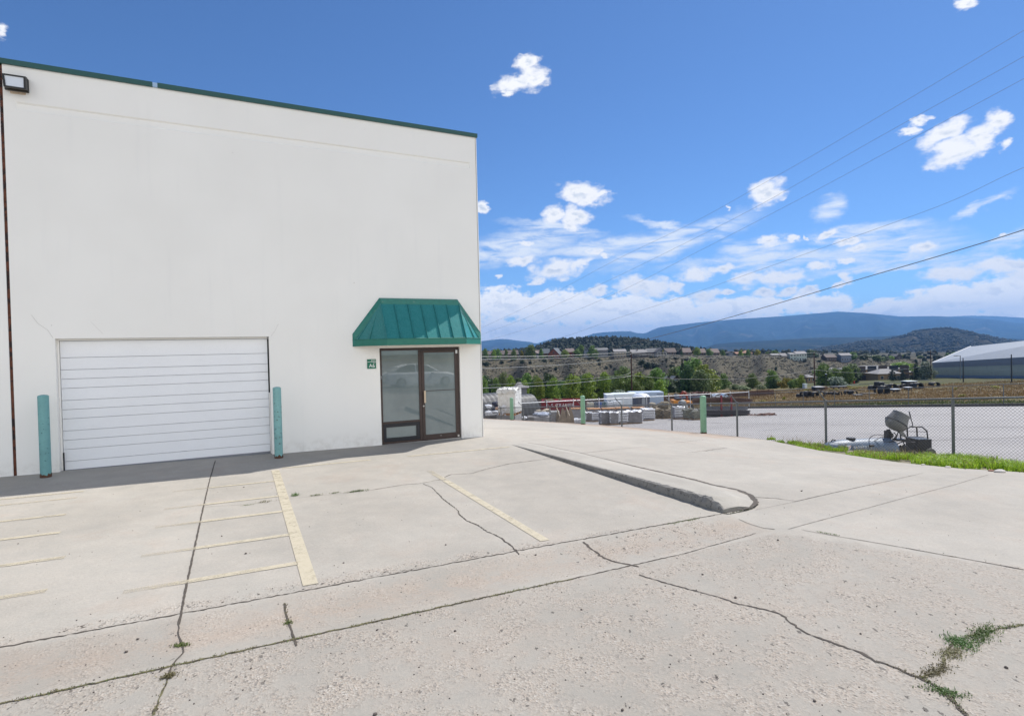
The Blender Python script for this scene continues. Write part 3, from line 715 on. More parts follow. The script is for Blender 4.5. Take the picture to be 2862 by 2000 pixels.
# ---------------------------------------------------------------- mountains
def mountain(name, sky_pts, D, depth, seed, m, drop=260, amp=.16, ridge=1.0, grp=None):
    us = np.array([p[0] for p in sky_pts])*D8; vs_ = np.array([p[1] for p in sky_pts])*D8
    cols = np.linspace(us[0], us[-1], 260); rws = np.linspace(0, 1, 64); V_ = []
    for w in rws:
        for u in cols:
            d = D-depth*(1-w) if w <= .72 else D-depth*.28+(w-.72)*depth*.6
            pass
    V_ = []
    for w in rws:               # 0 = foot towards the valley, .75 = crest, 1 = behind the crest
        for u in cols:
            t_ = w/.78
            d = D-depth*(1-t_) if t_ <= 1 else D+depth*.5*(t_-1)
            zc = zof(u, np.interp(u, us, vs_), D)
            zb = -drop*.25
            prof_ = t_**1.15 if t_ <= 1 else 1-(t_-1)*1.1
            nx = u*.0105*ridge; n_ = mnoise.fractal(Vector((nx*1.3+seed, w*2.6, seed)), 1.0, 2.1, 6)
            n2_ = 1-abs(mnoise.noise(Vector((nx*2.2+seed*3+w*1.2, w*1.4, 0))))*2
            z = zb+(zc-zb)*prof_
            env = math.sin(math.pi*min(1, max(0, t_)))
            z += (zc-zb)*amp*env*(n_*.9+n2_*.5)
            p = P(u, H/2, d); V_.append((p[0], p[1], z))
    nc = len(cols); i0 = np.arange(len(rws)-1)[:, None]*nc+np.arange(nc-1)[None, :]
    o = np_mesh(name, V_, np.stack([i0, i0+1, i0+1+nc, i0+nc], -1).reshape(-1, 4), [m], None, True); return tag(o, kind='structure')
def hill_mat(name, c1, c2, c3, sc, bumpd):
    m, t, b = new_mat(name); geo = t.nodes.new('ShaderNodeNewGeometry'); pos = geo.outputs['Position']
    a = NOI(t, pos, sc, 6, .6, .3); f = NOI(t, pos, sc*9, 5, .75)
    c = MIX(t, MR(t, a, .40, .60), c1, c2); c = MIX(t, MR(t, NOI(t, pos, sc*1.6, 5, .55, .8), .60, .68), c, c3)
    hs = t.nodes.new('ShaderNodeHueSaturation'); t.links.new(c, hs.inputs['Color']); t.links.new(MR(t, f, .36, .64, .30, 1.75, False), hs.inputs['Value'])
    t.links.new(hs.outputs[0], b.inputs['Base Color']); b.inputs['Roughness'].default_value = 1; b.inputs['Specular IOR Level'].default_value = 0
    bn = t.nodes.new('ShaderNodeBump'); bn.inputs['Strength'].default_value = 1; bn.inputs['Distance'].default_value = bumpd; t.links.new(f, bn.inputs['Height']); t.links.new(bn.outputs[0], b.inputs['Normal'])
    return m
m_far = hill_mat('far_forest', (.012, .024, .026), (.022, .036, .034), (.075, .075, .06), .0016, 18)
m_mid = hill_mat('mid_forest', (.014, .022, .016), (.028, .032, .022), (.055, .052, .035), .004, 9)
m_near = hill_mat('juniper_hill', (.030, .030, .022), (.050, .045, .034), (.12, .105, .085), .006, 6)
mountain('mountain_range', [(900, 790), (1081, 764), (1124, 759), (1141, 760), (1160, 763), (1190, 766), (1203, 770), (1215, 766), (1233, 760), (1241, 758), (1261, 756), (1274, 760), (1297, 759), (1314, 753), (1332, 747), (1355, 744),
          (1395, 742), (1414, 742), (1429, 746), (1446, 747), (1462, 740), (1479, 733), (1512, 729), (1561, 723), (1650, 715), (1760, 708), (1880, 698), (1940, 701), (2000, 707), (2020, 709), (2100, 708), (2180, 712), (2230, 716), (2270, 722), (2295, 724), (2500, 716), (2700, 730)], 9500, 4200, 3.1, m_far, 500, .17)
mountain('distant_ridge', [(1900, 735), (2080, 716), (2130, 709), (2170, 707), (2230, 708), (2300, 712), (2500, 722), (2700, 735)], 12200, 2500, 9.3, m_far, 500, .08)
mountain('foothills', [(1350, 800), (1450, 796), (1540, 790), (1575, 780), (1603, 771), (1644, 767), (1684, 765), (1717, 763), (1801, 758), (1842, 756), (1965, 755), (1991, 753), (2028, 750), (2060, 748), (2120, 750), (2220, 756), (2295, 760), (2500, 762), (2700, 770)], 4300, 1500, 5.7, m_mid, 300, .12)
mountain('juniper_hill', [(1700, 806), (1760, 797), (1800, 788), (1850, 780), (1900, 772), (1940, 764), (1991, 760), (2028, 753), (2049, 743), (2086, 738), (2129, 736), (2161, 741), (2172, 741), (2204, 750), (2236, 758), (2268, 765), (2295, 768), (2500, 780), (2700, 800)], 2200, 760, 1.9, m_near, 160, .20, 1.6)
HILL = bpy.data.objects['juniper_hill']
# ---------------------------------------------------------------- the unit building
m_wall, t, b = new_mat('wall_paint')
geo = t.nodes.new('ShaderNodeNewGeometry'); pos = geo.outputs['Position']
w1 = NOI(t, pos, .7, 4, .5); w2 = NOI(t, VM(t, 'MULTIPLY', pos, (3.5, 1, .25)), 1.6, 5, .6); w3 = NOI(t, pos, 130, 3, .6)
c = MIX(t, MR(t, w1, .3, .7), (.875, .855, .81), (.905, .885, .84))
c = MIX(t, MA(t, 'MULTIPLY', MR(t, w2, .55, .75), .18), c, (.76, .75, .73))
spz = t.nodes.new('ShaderNodeSeparateXYZ'); t.links.new(pos, spz.inputs[0])
c = MIX(t, MA(t, 'MULTIPLY', MR(t, spz.outputs[2], .45, .05), MA(t, 'MULTIPLY', MR(t, NOI(t, pos, 5, 5, .7), .4, .65), .35)), c, (.55, .51, .45))
vd = t.nodes.new('ShaderNodeTexVoronoi'); vd.inputs['Scale'].default_value = 3.1; t.links.new(pos, vd.inputs['Vector'])
sdc = t.nodes.new('ShaderNodeSeparateColor'); t.links.new(vd.outputs['Color'], sdc.inputs[0])
c = MIX(t, MA(t, 'MULTIPLY', MA(t, 'LESS_THAN', vd.outputs['Distance'], MA(t, 'MULTIPLY', MA(t, 'POWER', sdc.outputs[0], 8), .045)), .6), c, (.35, .31, .28))
t.links.new(c, b.inputs['Base Color']); b.inputs['Roughness'].default_value = .75; b.inputs['Specular IOR Level'].default_value = .3
bn = t.nodes.new('ShaderNodeBump'); bn.inputs['Strength'].default_value = .6; bn.inputs['Distance'].default_value = .004
t.links.new(MA(t, 'ADD', MA(t, 'MULTIPLY', w3, .5), NOI(t, pos, 1.3, 3, .5)), bn.inputs['Height']); t.links.new(bn.outputs[0], b.inputs['Normal'])
m_rust = mat('rusty_sealant', (.13, .045, .025), .9, var=.5, scale=14, spots=((.03, .02, .02), 8, .5))
m_teal = mat('teal_metal', (.030, .20, .19), .30, var=.10, scale=7, spec=.6)
m_tealf = mat('teal_fascia', (.016, .17, .12), .45, var=.14, scale=7, spec=.5)
m_tealh = mat('teal_flashing', (.02, .18, .14), .5, var=.2, scale=12, spots=((.12, .25, .20), 16, .62))
m_brown = mat('bronze_frame', (.052, .032, .026), .42, var=.2, scale=9, spec=.5)
m_black = mat('black_frame', (.014, .015, .020), .4, var=.2)
m_door = mat('door_enamel', (.86, .865, .88), .42, var=.025, scale=2)
m_dark = mat('dark_gap', (.02, .02, .024), .9)
m_steel = mat('steel', (.55, .54, .52), .35, metal=.9)
XL, XR, TOP = -8.630, 0.0, 7.075
bld = thing('industrial_building', 'tall white painted concrete building with garage door, glass entrance and green awning', 'building', (0, 0, 0))
def wallgrid(mb, xs_, zs_, holes, y=0.0):
    for i in range(len(xs_)-1):
        for j in range(len(zs_)-1):
            xm, zm = (xs_[i]+xs_[i+1])/2, (zs_[j]+zs_[j+1])/2
            if any(h[0] < xm < h[1] and h[2] < zm < h[3] for h in holes): continue
            mb.quad((xs_[i], y, zs_[j]), (xs_[i+1], y, zs_[j]), (xs_[i+1], y, zs_[j+1]), (xs_[i], y, zs_[j+1]))
gx0, gx1, gz0, gz1 = -8.050, -4.628, .02, 2.432
dx0, dx1, dz1 = -2.416, -.555, 2.150
bx0, bx1, bz0, bz1 = -8.468, -.172, 6.325, 6.470
holes = [(gx0, gx1, -1, gz1), (dx0, dx1, -1, dz1), (bx0, bx1, bz0, bz1)]
w = MB(); xsx = sorted({XL, XR, gx0, gx1, dx0, dx1, bx0, bx1}); zsz = sorted({-.9, gz1, dz1, bz0, bz1, TOP})
wallgrid(w, xsx, zsz, holes)
for (a0, a1, t1, dp) in ((gx0, gx1, gz1, .17), (dx0, dx1, dz1, .10)):       # reveals
    w.quad((a0, 0, -.9), (a0, 0, t1), (a0, dp, t1), (a0, dp, -.9)); w.quad((a1, 0, -.9), (a1, dp, -.9), (a1, dp, t1), (a1, 0, t1)); w.quad((a0, 0, t1), (a1, 0, t1), (a1, dp, t1), (a0, dp, t1))
rd, rs_ = .022, .03  # long shallow recess under the roof edge, with splayed sides
w.quad((bx0, 0, bz0), (bx1, 0, bz0), (bx1-rs_, rd, bz0+.012), (bx0+rs_, rd, bz0+.012)); w.quad((bx0+rs_, rd, bz1-.028), (bx1-rs_, rd, bz1-.028), (bx1, 0, bz1), (bx0, 0, bz1))
w.quad((bx0, 0, bz0), (bx0+rs_, rd, bz0+.012), (bx0+rs_, rd, bz1-.028), (bx0, 0, bz1)); w.quad((bx1, 0, bz0), (bx1, 0, bz1), (bx1-rs_, rd, bz1-.028), (bx1-rs_, rd, bz0+.012))
w.quad((bx0+rs_, rd, bz0+.012), (bx1-rs_, rd, bz0+.012), (bx1-rs_, rd, bz1-.028), (bx0+rs_, rd, bz1-.028))
w.quad((XR, 0, -.9), (XR, .08, -.9), (XR, .08, TOP), (XR, 0, TOP))
w.quad((0, .08, -4.5), (0, 34, -4.5), (0, 34, TOP), (0, .08, TOP))
w.quad((XL, 34, -4.5), (0, 34, -4.5), (0, 34, TOP), (XL, 34, TOP))
w.build('wall', m_wall, bld)
# neighbouring panel beyond the seam
w = MB(); w.quad((-20, 0, -.9), (XL-.045, 0, -.9), (XL-.045, 0, TOP), (-20, 0, TOP)); w.quad((XL-.045, 0, -.9), (XL-.045, .1, -.9), (XL-.045, .1, TOP), (XL-.045, 0, TOP)); w.quad((-20, 0, -.9), (-20, 34, -.9), (-20, 34, TOP), (-20, 0, TOP))
w.build('wall_panel', m_wall, bld)
w = MB(); n = 60; kr2 = random.Random(2)
for i in range(n):
    z0 = -.1+(TOP+.1)*i/n; z1 = -.1+(TOP+.1)*(i+1)/n; w.quad((XL-.046, .012+kr2.uniform(0, .006), z0), (XL+.001, .012, z0), (XL+.001, .012, z1), (XL-.046, .012+kr2.uniform(0, .006), z1))
w.build('seam', m_rust, bld)
w = MB(); w.quad((-20, .02, TOP), (0, .02, TOP), (0, 34, TOP), (-20, 34, TOP)); w.build('roof', mat('roof_membrane', (.4, .4, .4), .9), bld)
for a0, a1 in ((-20, -6.475), (-6.395, .02)):
    w = MB(); w.box(a0, a1, -.035, .22, TOP-.004, TOP+.082)
    if a1 > 0: w.box(-.2, .035, .225, 34, TOP-.004, TOP+.082)
    w.build('roof_fascia', mat('roof_edge_teal', (.006, .075, .07), .45), bld)
w = MB(); w.box(-6.475, -6.395, -.030, .2, TOP-.002, TOP+.075); w.build('fascia_gap_clip', mat('sky_gap_blue', (.35, .50, .70), .4), bld)  # fills the fascia gap, painted pale blue as sky showing through
w = MB(); w.box(-.030, -.022, -.004, .002, -.3, TOP-.01); w.build('corner_joint', mat('joint_grey', (.22, .20, .20), .8), bld)
# hairline cracks in the paint
def hair(pts, wd=.004):
    w = MB()
    for a, b_ in zip(pts, pts[1:]):
        A = pl(*a, 1, -.0015); B = pl(*b_, 1, -.0015); d = (B-A); L = np.linalg.norm(d); d /= L; nn = np.array([-d[2], 0, d[0]])*wd/2
        w.quad(A-nn, B-nn, B+nn, A+nn)
    w.build('paint_crack', mat('paint_crack', (.45, .42, .38), .9), bld)
hair([(148, 944), (133, 922), (105, 903), (88, 880)], .004); hair([(757, 940), (768, 925), (778, 905)], .003); hair([(288, 933), (270, 915), (255, 900)], .002)

# garage door
gd = MB(); zb = .115
stripes = [.30, .215, .165, .165, .215, .165, .165, .215, .165, .165, .215, .165]
tot = sum(stripes); z = gz1-.035; yb = .155
H_ = gz1-.035-zb+.02
for i, s in enumerate(stripes):
    hgt_ = s/tot*H_
    z0 = z-hgt_
    zz0 = z0 if i < len(stripes)-1 else z0-.02
    n = 1
    for k in range(n):   # shallow ribs inside each strip
        a = z-hgt_*k/n-(.006 if k == 0 else .0012); c_ = z-hgt_*(k+1)/n+.002
        if i == len(stripes)-1 and k == n-1: c_ -= .05
        gd.box(gx0+.035, gx1-.03, yb-.020-(.0012 if k % 2 else 0), yb+.02, c_, a)
    z = z0
gdo = gd.build('garage_door', m_door, bld)
g = MB(); g.quad((gx0-.02, yb+.012, -.1), (gx1+.02, yb+.012, -.1), (gx1+.02, yb+.012, gz1+.02), (gx0-.02, yb+.012, gz1+.02)); g.build('door_seal', mat('groove_grey', (.60, .60, .62), .8), gdo)
g = MB(); g.box(gx1-.028, gx1-.002, yb+.0, yb+.011, 1.3, gz1-.05); g.build('side_gap', m_dark, gdo)
g = MB(); g.box(gx0+.002, gx0+.028, .11, yb+.01, -.02, gz1-.002); g.box(gx1-.024, gx1-.004, .12, yb+.01, -.02, 1.30); g.box(gx0+.03, gx1-.03, .10, .134, gz1-.033, gz1-.002); g.build('door_jamb', m_wall, gdo)
g = MB(); g.box(gx0+.03, gx1-.03, yb-.035, yb+.0, .05, .108); g.build('bottom_seal', mat('rubber_grey', (.20, .21, .23), .7), gdo)
g = MB(); g.box(gx0+.030, gx0+.045, yb-.05, yb-.02, .1, .42); g.build('latch', m_dark, gdo)

# glass entrance
m_glass, t, b = new_mat('frosted_glass')
tcn = t.nodes.new('ShaderNodeTexCoord'); vec = tcn.outputs['Object']
g1_ = NOI(t, vec, 1.1, 4, .55); g2_ = NOI(t, vec, 220, 2, .5); sx = t.nodes.new('ShaderNodeSeparateXYZ'); t.links.new(vec, sx.inputs[0])
c = MIX(t, MR(t, g1_, .35, .65), (.125, .165, .172), (.175, .22, .222)); hs = t.nodes.new('ShaderNodeHueSaturation'); t.links.new(c, hs.inputs['Color']); t.links.new(MR(t, g2_, .3, .7, .86, 1.14, False), hs.inputs['Value'])
t.links.new(hs.outputs[0], b.inputs['Base Color']); b.inputs['Roughness'].default_value = .55; b.inputs['Coat Weight'].default_value = 1; b.inputs['Coat Roughness'].default_value = .015; b.inputs['Coat IOR'].default_value = 1.9
SY = .055   # face of the frame
fr = MB(); B_ = .004
def bar(mb, x0, x1, z0, z1, y0, y1): mb.box(x0, x1, y0, y1, z0, z1)
ztop = dz1-.003; xl, xr = dx0+.003, dx1-.003; xm0, xm1 = -1.530, -1.470
bar(fr, xl, xl+.050, -.02, ztop, SY, SY+.05); bar(fr, xr-.048, xr, -.02, ztop, SY, SY+.05); bar(fr, xl+.052, xr-.05, ztop-.055, ztop, SY, SY+.05); bar(fr, xm0, xm1, -.02, ztop-.057, SY, SY+.05)
bar(fr, xl+.052, xm0-.002, .475, .520, SY, SY+.05); bar(fr, xl+.052, xm0-.002, -.02, .075, SY+.004, SY+.05)
frame = fr.build('window_frame', m_brown, bld)
pn = MB(); pn.box(xl+.05, xm0, SY+.022, SY+.03, .518, ztop-.054); pn.build('pane', m_glass, frame)
lf = MB()
for (x0, x1, z0, z1) in ((xl+.056, xm0-.006, .395, .470), (xl+.056, xm0-.006, .08, .160), (xl+.056, xl+.115, .162, .393), (xm0-.085, xm0-.006, .162, .393)): bar(lf, x0, x1, z0, z1, SY+.006, SY+.045)
lf.build('lower_frame', m_black, frame)
pn = MB(); pn.box(xl+.11, xm0-.08, SY+.026, SY+.032, .16, .396); pn.build('pane', m_glass, frame)
kp = MB(); kp.box(xl+.004, xl+.040, SY-.022, SY-.001, 1.455, 1.57, bev=.004); kp.box(xl+.010, xl+.034, SY-.026, SY-.0225, 1.47, 1.55); kp.build('keypad', mat('keypad_black', (.02, .02, .025), .3), frame)
for q in ((1.515, 1.535), (1.482, 1.494)): kp = MB(); kp.box(xl+.016, xl+.028, SY-.030, SY-.0265, *q); kp.build('keypad_button', mat('white_key', (.7, .7, .7), .5), frame)
dl = MB(); lx0, lx1 = xm1+.004, xr-.052; lz0, lz1 = .035, ztop-.062; yy0, yy1 = SY-.008, SY+.040
bar(dl, lx0, lx0+.062, lz0, lz1, yy0, yy1); bar(dl, lx1-.058, lx1, lz0, lz1, yy0, yy1); bar(dl, lx0+.063, lx1-.059, lz1-.060, lz1, yy0, yy1); bar(dl, lx0+.063, lx1-.059, lz0, lz0+.125, yy0, yy1)
leaf = dl.build('entrance_door', m_brown, bld)
pn = MB(); pn.box(lx0+.060, lx1-.056, SY+.010, SY+.016, lz0+.123, lz1-.058); pn.build('pane', m_glass, leaf)
hd = MB(); hd.box(-1.437, -1.395, SY-.062, SY-.048, .895, 1.168, bev=.004); hd.box(-1.425, -1.407, SY-.047, SY-.009, .93, .95); hd.box(-1.425, -1.407, SY-.047, SY-.009, 1.11, 1.13); hd.build('handle', mat('beige_pull', (.60, .47, .33), .4), leaf)
lk = MB(); lk.lathe([(0, -.012), (.016, -.012), (.020, -.006), (.020, 0)], (-1.440, SY-.009, .820), 16, rot=Matrix.Rotation(math.radians(-90), 3, 'X')); lk.lathe([(0, .016), (.012, .016), (.012, .010)], (-1.440, SY-.009, .820), 12, rot=Matrix.Rotation(math.radians(90), 3, 'X')); lk.build('lock', m_steel, leaf)
rl = MB(); rl.box(lx0+.064, lx1-.060, SY+.004, SY+.009, 1.150, 1.162); rl.build('push_bar', m_brown, leaf)
for q in ((lx1-.035, lx1+.012, SY-.02, SY-.009, lz1-.09, lz1-.012), (lx1-.030, lx1+.014, SY-.02, SY-.009, .05, .10)): cl = MB(); cl.box(*q); cl.build('hinge', m_steel, leaf)
cl = MB(); cl.box(-1.06, -1.03, SY-.011, SY-.0085, .112, .120); cl.build('door_plate', m_steel, leaf)
ts = MB(); ts.box(xl, xr, SY-.03, SY+.05, -.03, .030); ts.build('threshold', m_steel, bld)

# awning
A0, A1, FP = -2.985, -.010, .60
fx0, fx1 = A0+FP, A1-FP
tx0, tx1, tyy, tz = -2.400, -.555, .085, 3.125; zB, zF = 2.205, 2.338
def pt(x, y, z): return (x, y, z)
fa = MB()
ring = [(A0, -.002), (fx0, -FP), (fx1, -FP), (A1, -.002)]
for (a, b_) in zip(ring, ring[1:]): fa.quad((a[0], a[1], zB), (b_[0], b_[1], zB), (b_[0], b_[1], zF), (a[0], a[1], zF))
aw = MB()
front_t0, front_t1 = (fx0-.005, -tyy, tz), (fx1+.030, -tyy, tz)
aw.quad((fx0, -FP+.012, zF+.004), (fx1, -FP+.012, zF+.004), front_t1, front_t0)
aw.tri((A0+.012, -.004, zF+.004), (fx0, -FP+.012, zF+.004), front_t0); aw.tri((fx1, -FP+.012, zF+.004), (A1-.012, -.004, zF+.004), front_t1)
aw.tri((A0+.012, -.004, zF+.004), front_t0, (front_t0[0], -.004, tz)); aw.tri((A1-.012, -.004, zF+.004), (front_t1[0], -.004, tz), front_t1)
awn = aw.build('awning', m_teal, bld)
fa.build('awning_fascia', m_tealf, awn)
lip = MB()
for (a, b_) in zip(ring, ring[1:]):
    lip.tube([(a[0], a[1]-.004, zF+.004), (b_[0], b_[1]-.004, zF+.004)], .007, 6); lip.tube([(a[0], a[1]-.003, zB), (b_[0], b_[1]-.003, zB)], .006, 6)
# cap at the head of the slope and the flashing down both wall ends
lip.quad((front_t0[0]+.004, -tyy-.012, tz-.022), (front_t1[0]-.004, -tyy-.012, tz-.022), (front_t1[0]-.01, -tyy+.01, tz+.095), (front_t0[0]+.01, -tyy+.01, tz+.095))
lip.quad((front_t0[0]+.01, -tyy+.01, tz+.095), (front_t1[0]-.01, -tyy+.01, tz+.095), (front_t1[0], -.002, tz+.125), (front_t0[0], -.002, tz+.125))
for sgn, ft, xa in ((1, front_t0, A0), (-1, front_t1, A1)):
    lip.quad((xa+sgn*.0, -.004, zF+.13), (xa+sgn*.05, -.055, zF+.0), (ft[0]+sgn*.004, -tyy-.012, tz-.022), (ft[0]+sgn*.0, -.004, tz+.125))
    lip.quad((xa, -.003, zB), (xa+sgn*.05, -.055, zB), (xa+sgn*.05, -.055, zF), (xa, -.003, zF+.13))
    lip.tri((ft[0]+sgn*.004, -tyy-.012, tz-.022), (ft[0]+sgn*.01, -tyy+.01, tz+.095), (ft[0], -.004, tz+.125))
lip.build('awning_flashing', m_tealh, awn)
sm_ = MB()
def rib(a, b_, hh=.032, ww=.006):
    a = Vector(a); b_ = Vector(b_); d = (b_-a).normalized(); nrm = Vector((0, -1, .75)).normalized() if abs(d.x) < .2 else Vector((-.7 if a.x < -1.5 else .7, -.5, .5)).normalized()
    s = d.cross(nrm).normalized()*ww; nrm = s.cross(d).normalized(); nrm = nrm if nrm.y < 0 else -nrm; q = nrm*hh
    p = [a-s, a+s, a+s+q, a-s+q, b_-s, b_+s, b_+s+q, b_-s+q]; n = len(sm_.v); sm_.v += [tuple(x) for x in p]
    for f in ((0, 1, 2, 3), (7, 6, 5, 4), (0, 4, 5, 1), (1, 5, 6, 2), (2, 6, 7, 3), (3, 7, 4, 0)): sm_.f.append(tuple(n+i for i in f)); sm_.m.append(0)
for k in range(0, 7):
    xb_ = fx0+(fx1-fx0)*k/6; xt_ = front_t0[0]+(front_t1[0]-front_t0[0])*k/6; rib((xb_, -FP+.012, zF+.004), (xt_, -tyy-.004, tz-.02))
rib((A0+.30, -.30, zF+.004), (front_t0[0]-.07, -.10, tz-.20), .026); rib((A1-.30, -.30, zF+.004), (front_t1[0]+.07, -.10, tz-.20), .026)
rib((A0+.10, -.09, zF+.01), (front_t0[0]-.01, -.07, tz-.06), .02); rib((A1-.10, -.09, zF+.01), (front_t1[0]+.01, -.07, tz-.06), .02)
sm_.build('awning_seam', m_teal, awn)
sf = MB(); sf.poly([(A0+.004, -.001, zB+.012), (fx0+.004, -FP+.006, zB+.012), (fx1-.004, -FP+.006, zB+.012), (A1-.004, -.001, zB+.012)]); sf.build('awning_soffit', mat('cream_soffit', (.74, .69, .58), .8, var=.05), awn)

# wall light
wl = thing('wall_light', 'dark floodlight with glass lens high on the white wall above the garage door', 'light', (-8.44, 0, 6.76))
hl_ = MB(); hl_.box(-.155, .165, -.05, -.001, -.125, .10, bev=.01)
hl_.build('back_box', mat('light_bronze', (.03, .028, .024), .5), wl)
o = MB()
q = [(-.165, -.115, .11), (.150, -.115, .11), (.165, -.175, -.13), (-.13, -.175, -.13)]
def ring_frame(mb, q, t_, d):
    q = [Vector(p) for p in q]; c0 = sum(q, Vector())/4; inn = [p+(c0-p)*t_ for p in q]; off = Vector((0, d, d*.15))
    for i in range(4):
        j = (i+1) % 4; mb.quad(q[i], q[j], inn[j], inn[i]); mb.quad(q[i], q[i]+off, q[j]+off, q[j]); mb.quad(inn[i], inn[j], inn[j]+off*.3, inn[i]+off*.3)
    return inn
inn = ring_frame(o, q, .20, .09); o.build('housing', mat('light_bronze', (.03, .028, .024), .5), wl)
o = MB(); o.quad(*[p+Vector((0, .012, 0)) for p in inn])
m_lens, t, b = new_mat('lamp_glass'); b.inputs['Base Color'].default_value = (.78, .80, .82, 1); b.inputs['Roughness'].default_value = .12; b.inputs['Coat Weight'].default_value = .8
o.build('lens', m_lens, wl)
o = MB(); o.quad(*[(x, -.0016, z) for x, z in ((-.10, -.128), (.12, -.125), (.11, -.165), (-.09, -.17))]); o.build('rust_stain', mat('rust_stain', (.66, .52, .38), .9, var=.3, scale=20), wl)
# sign
sg = thing('unit_sign', 'small square green sign reading A6 on the white wall left of the door', 'sign', (-2.597, -.012, 1.815))
s_ = MB(); s_.box(-.094, .094, -.006, .010, -.102, .102, bev=.003); s_.build('board', mat('sign_green', (.006, .15, .085), .4, var=.06), sg)
s_ = MB(); s_.box(-.092, .092, -.0085, -.0066, .040, .047); s_.build('rule', mat('sign_white', (.85, .87, .84), .5, var=.02), sg)
def text(name, s, size, loc, parent, m, bold=0, rz=(math.radians(90), 0, 0), align='CENTER', sx=1.0, shear=0):
    cu = bpy.data.curves.new(name, 'FONT'); cu.body = s; cu.size = size; cu.align_x = align; cu.align_y = 'CENTER'; cu.extrude = .0012; cu.offset = bold; cu.shear = shear
    o = bpy.data.objects.new(name, cu); COL.objects.link(o); dg = bpy.context.evaluated_depsgraph_get(); me = bpy.data.meshes.new_from_object(o.evaluated_get(dg))
    bpy.data.objects.remove(o); o = bpy.data.objects.new(name, me); COL.objects.link(o); me.materials.clear(); me.materials.append(m)
    o.parent = parent; o.location = loc; o.rotation_euler = rz; o.scale = (sx, 1, 1); return o
ms = mat('sign_white', (.85, .87, .84), .5)
text('lettering', 'A6', .110, (.004, -.0085, -.042), sg, ms, 0)
text('lettering', 'BOIC', .040, (.036, -.0085, .073), sg, ms, 0)
text('lettering', 'UNIT', .024, (.052, -.0085, .026), sg, ms, 0)

# bollards at the garage
def bollard(name, label, x, y, h, r, m, group, zb=None, rust=True, dome=.022):
    z = float(G(x, y)) if zb is None else zb
    t_ = thing(name, label, 'bollard', (x, y, z), 0, group)
    p = MB(); seg = 28; p.lathe([(r, -.06), (r, h-.03), (r*.995, h-.012)], (0, 0, 0), seg); p.build('post', m, t_, smooth=True)
    p = MB(); p.lathe([(r*1.0, h-.012), (r*.985, h+.002), (r*.7, h+dome*.7), (r*.3, h+dome*.97), (0, h+dome)], (0, 0, 0), seg); p.build('cap', m, t_, smooth=True)
    if rust:
        p = MB(); kk = random.Random(int(x*100)); prof_ = []
        for k in range(seg+1):
            a = 2*math.pi*k/seg; hh = .03+kk.uniform(0, .045); prof_.append((a, hh))
        prof_[-1] = prof_[0]
        for (a, h0), (a2, h1) in zip(prof_, prof_[1:]): p.quad(((r+.003)*math.cos(a), (r+.003)*math.sin(a), -.02), ((r+.003)*math.cos(a2), (r+.003)*math.sin(a2), -.02), ((r+.003)*math.cos(a2), (r+.003)*math.sin(a2), h1), ((r+.003)*math.cos(a), (r+.003)*math.sin(a), h0))
        p.build('rusted_foot', mat('rust_dark', (.10, .05, .03), .9, var=.4, scale=30), t_)
    return t_
def boll_mat(name, col, dark, th):
    return mat(name, col, .6, var=.16, scale=3.5, bump=.002, bscale=35, spots=(dark, 24, th))
mb1 = boll_mat('teal_bollard', (.16, .36, .36), (.05, .14, .14), .62); mb2 = boll_mat('teal_bollard_worn', (.21, .42, .41), (.07, .09, .08), .60); mb3 = boll_mat('green_bollard', (.19, .36, .235), (.10, .16, .10), .62)
bollard('bollard', 'teal steel bollard at the left side of the garage door', -8.140, -.40, 1.36, .077, mb1, 'bollards beside the garage door')
bollard('bollard', 'teal steel bollard with chipped paint at the right side of the garage door', -4.535, -.50, 1.36, .076, mb2, 'bollards beside the garage door')
for (u, v, h, lab) in ((1984, 1210, 1.25, 'nearest and rightmost green bollard at the driveway edge by the fence'), (1630, 1187, 1.25, 'green bollard in the middle of the three along the driveway edge'), (1431, 1176, 1.27, 'farthest green bollard, before the tall wrapped stack beside the building')):
    d = FPX*h/{1984: 102, 1630: 78, 1431: 60.7}[u]; p = P(u, v, d); x = min(p[0], float(edge_x(p[1]))-.25)
    bollard('bollard', lab, x, p[1], h, .102, mb3, 'green bollards along the driveway edge', zb=float(G(x, p[1])), dome=.045)
    if u == 1984:
        pass
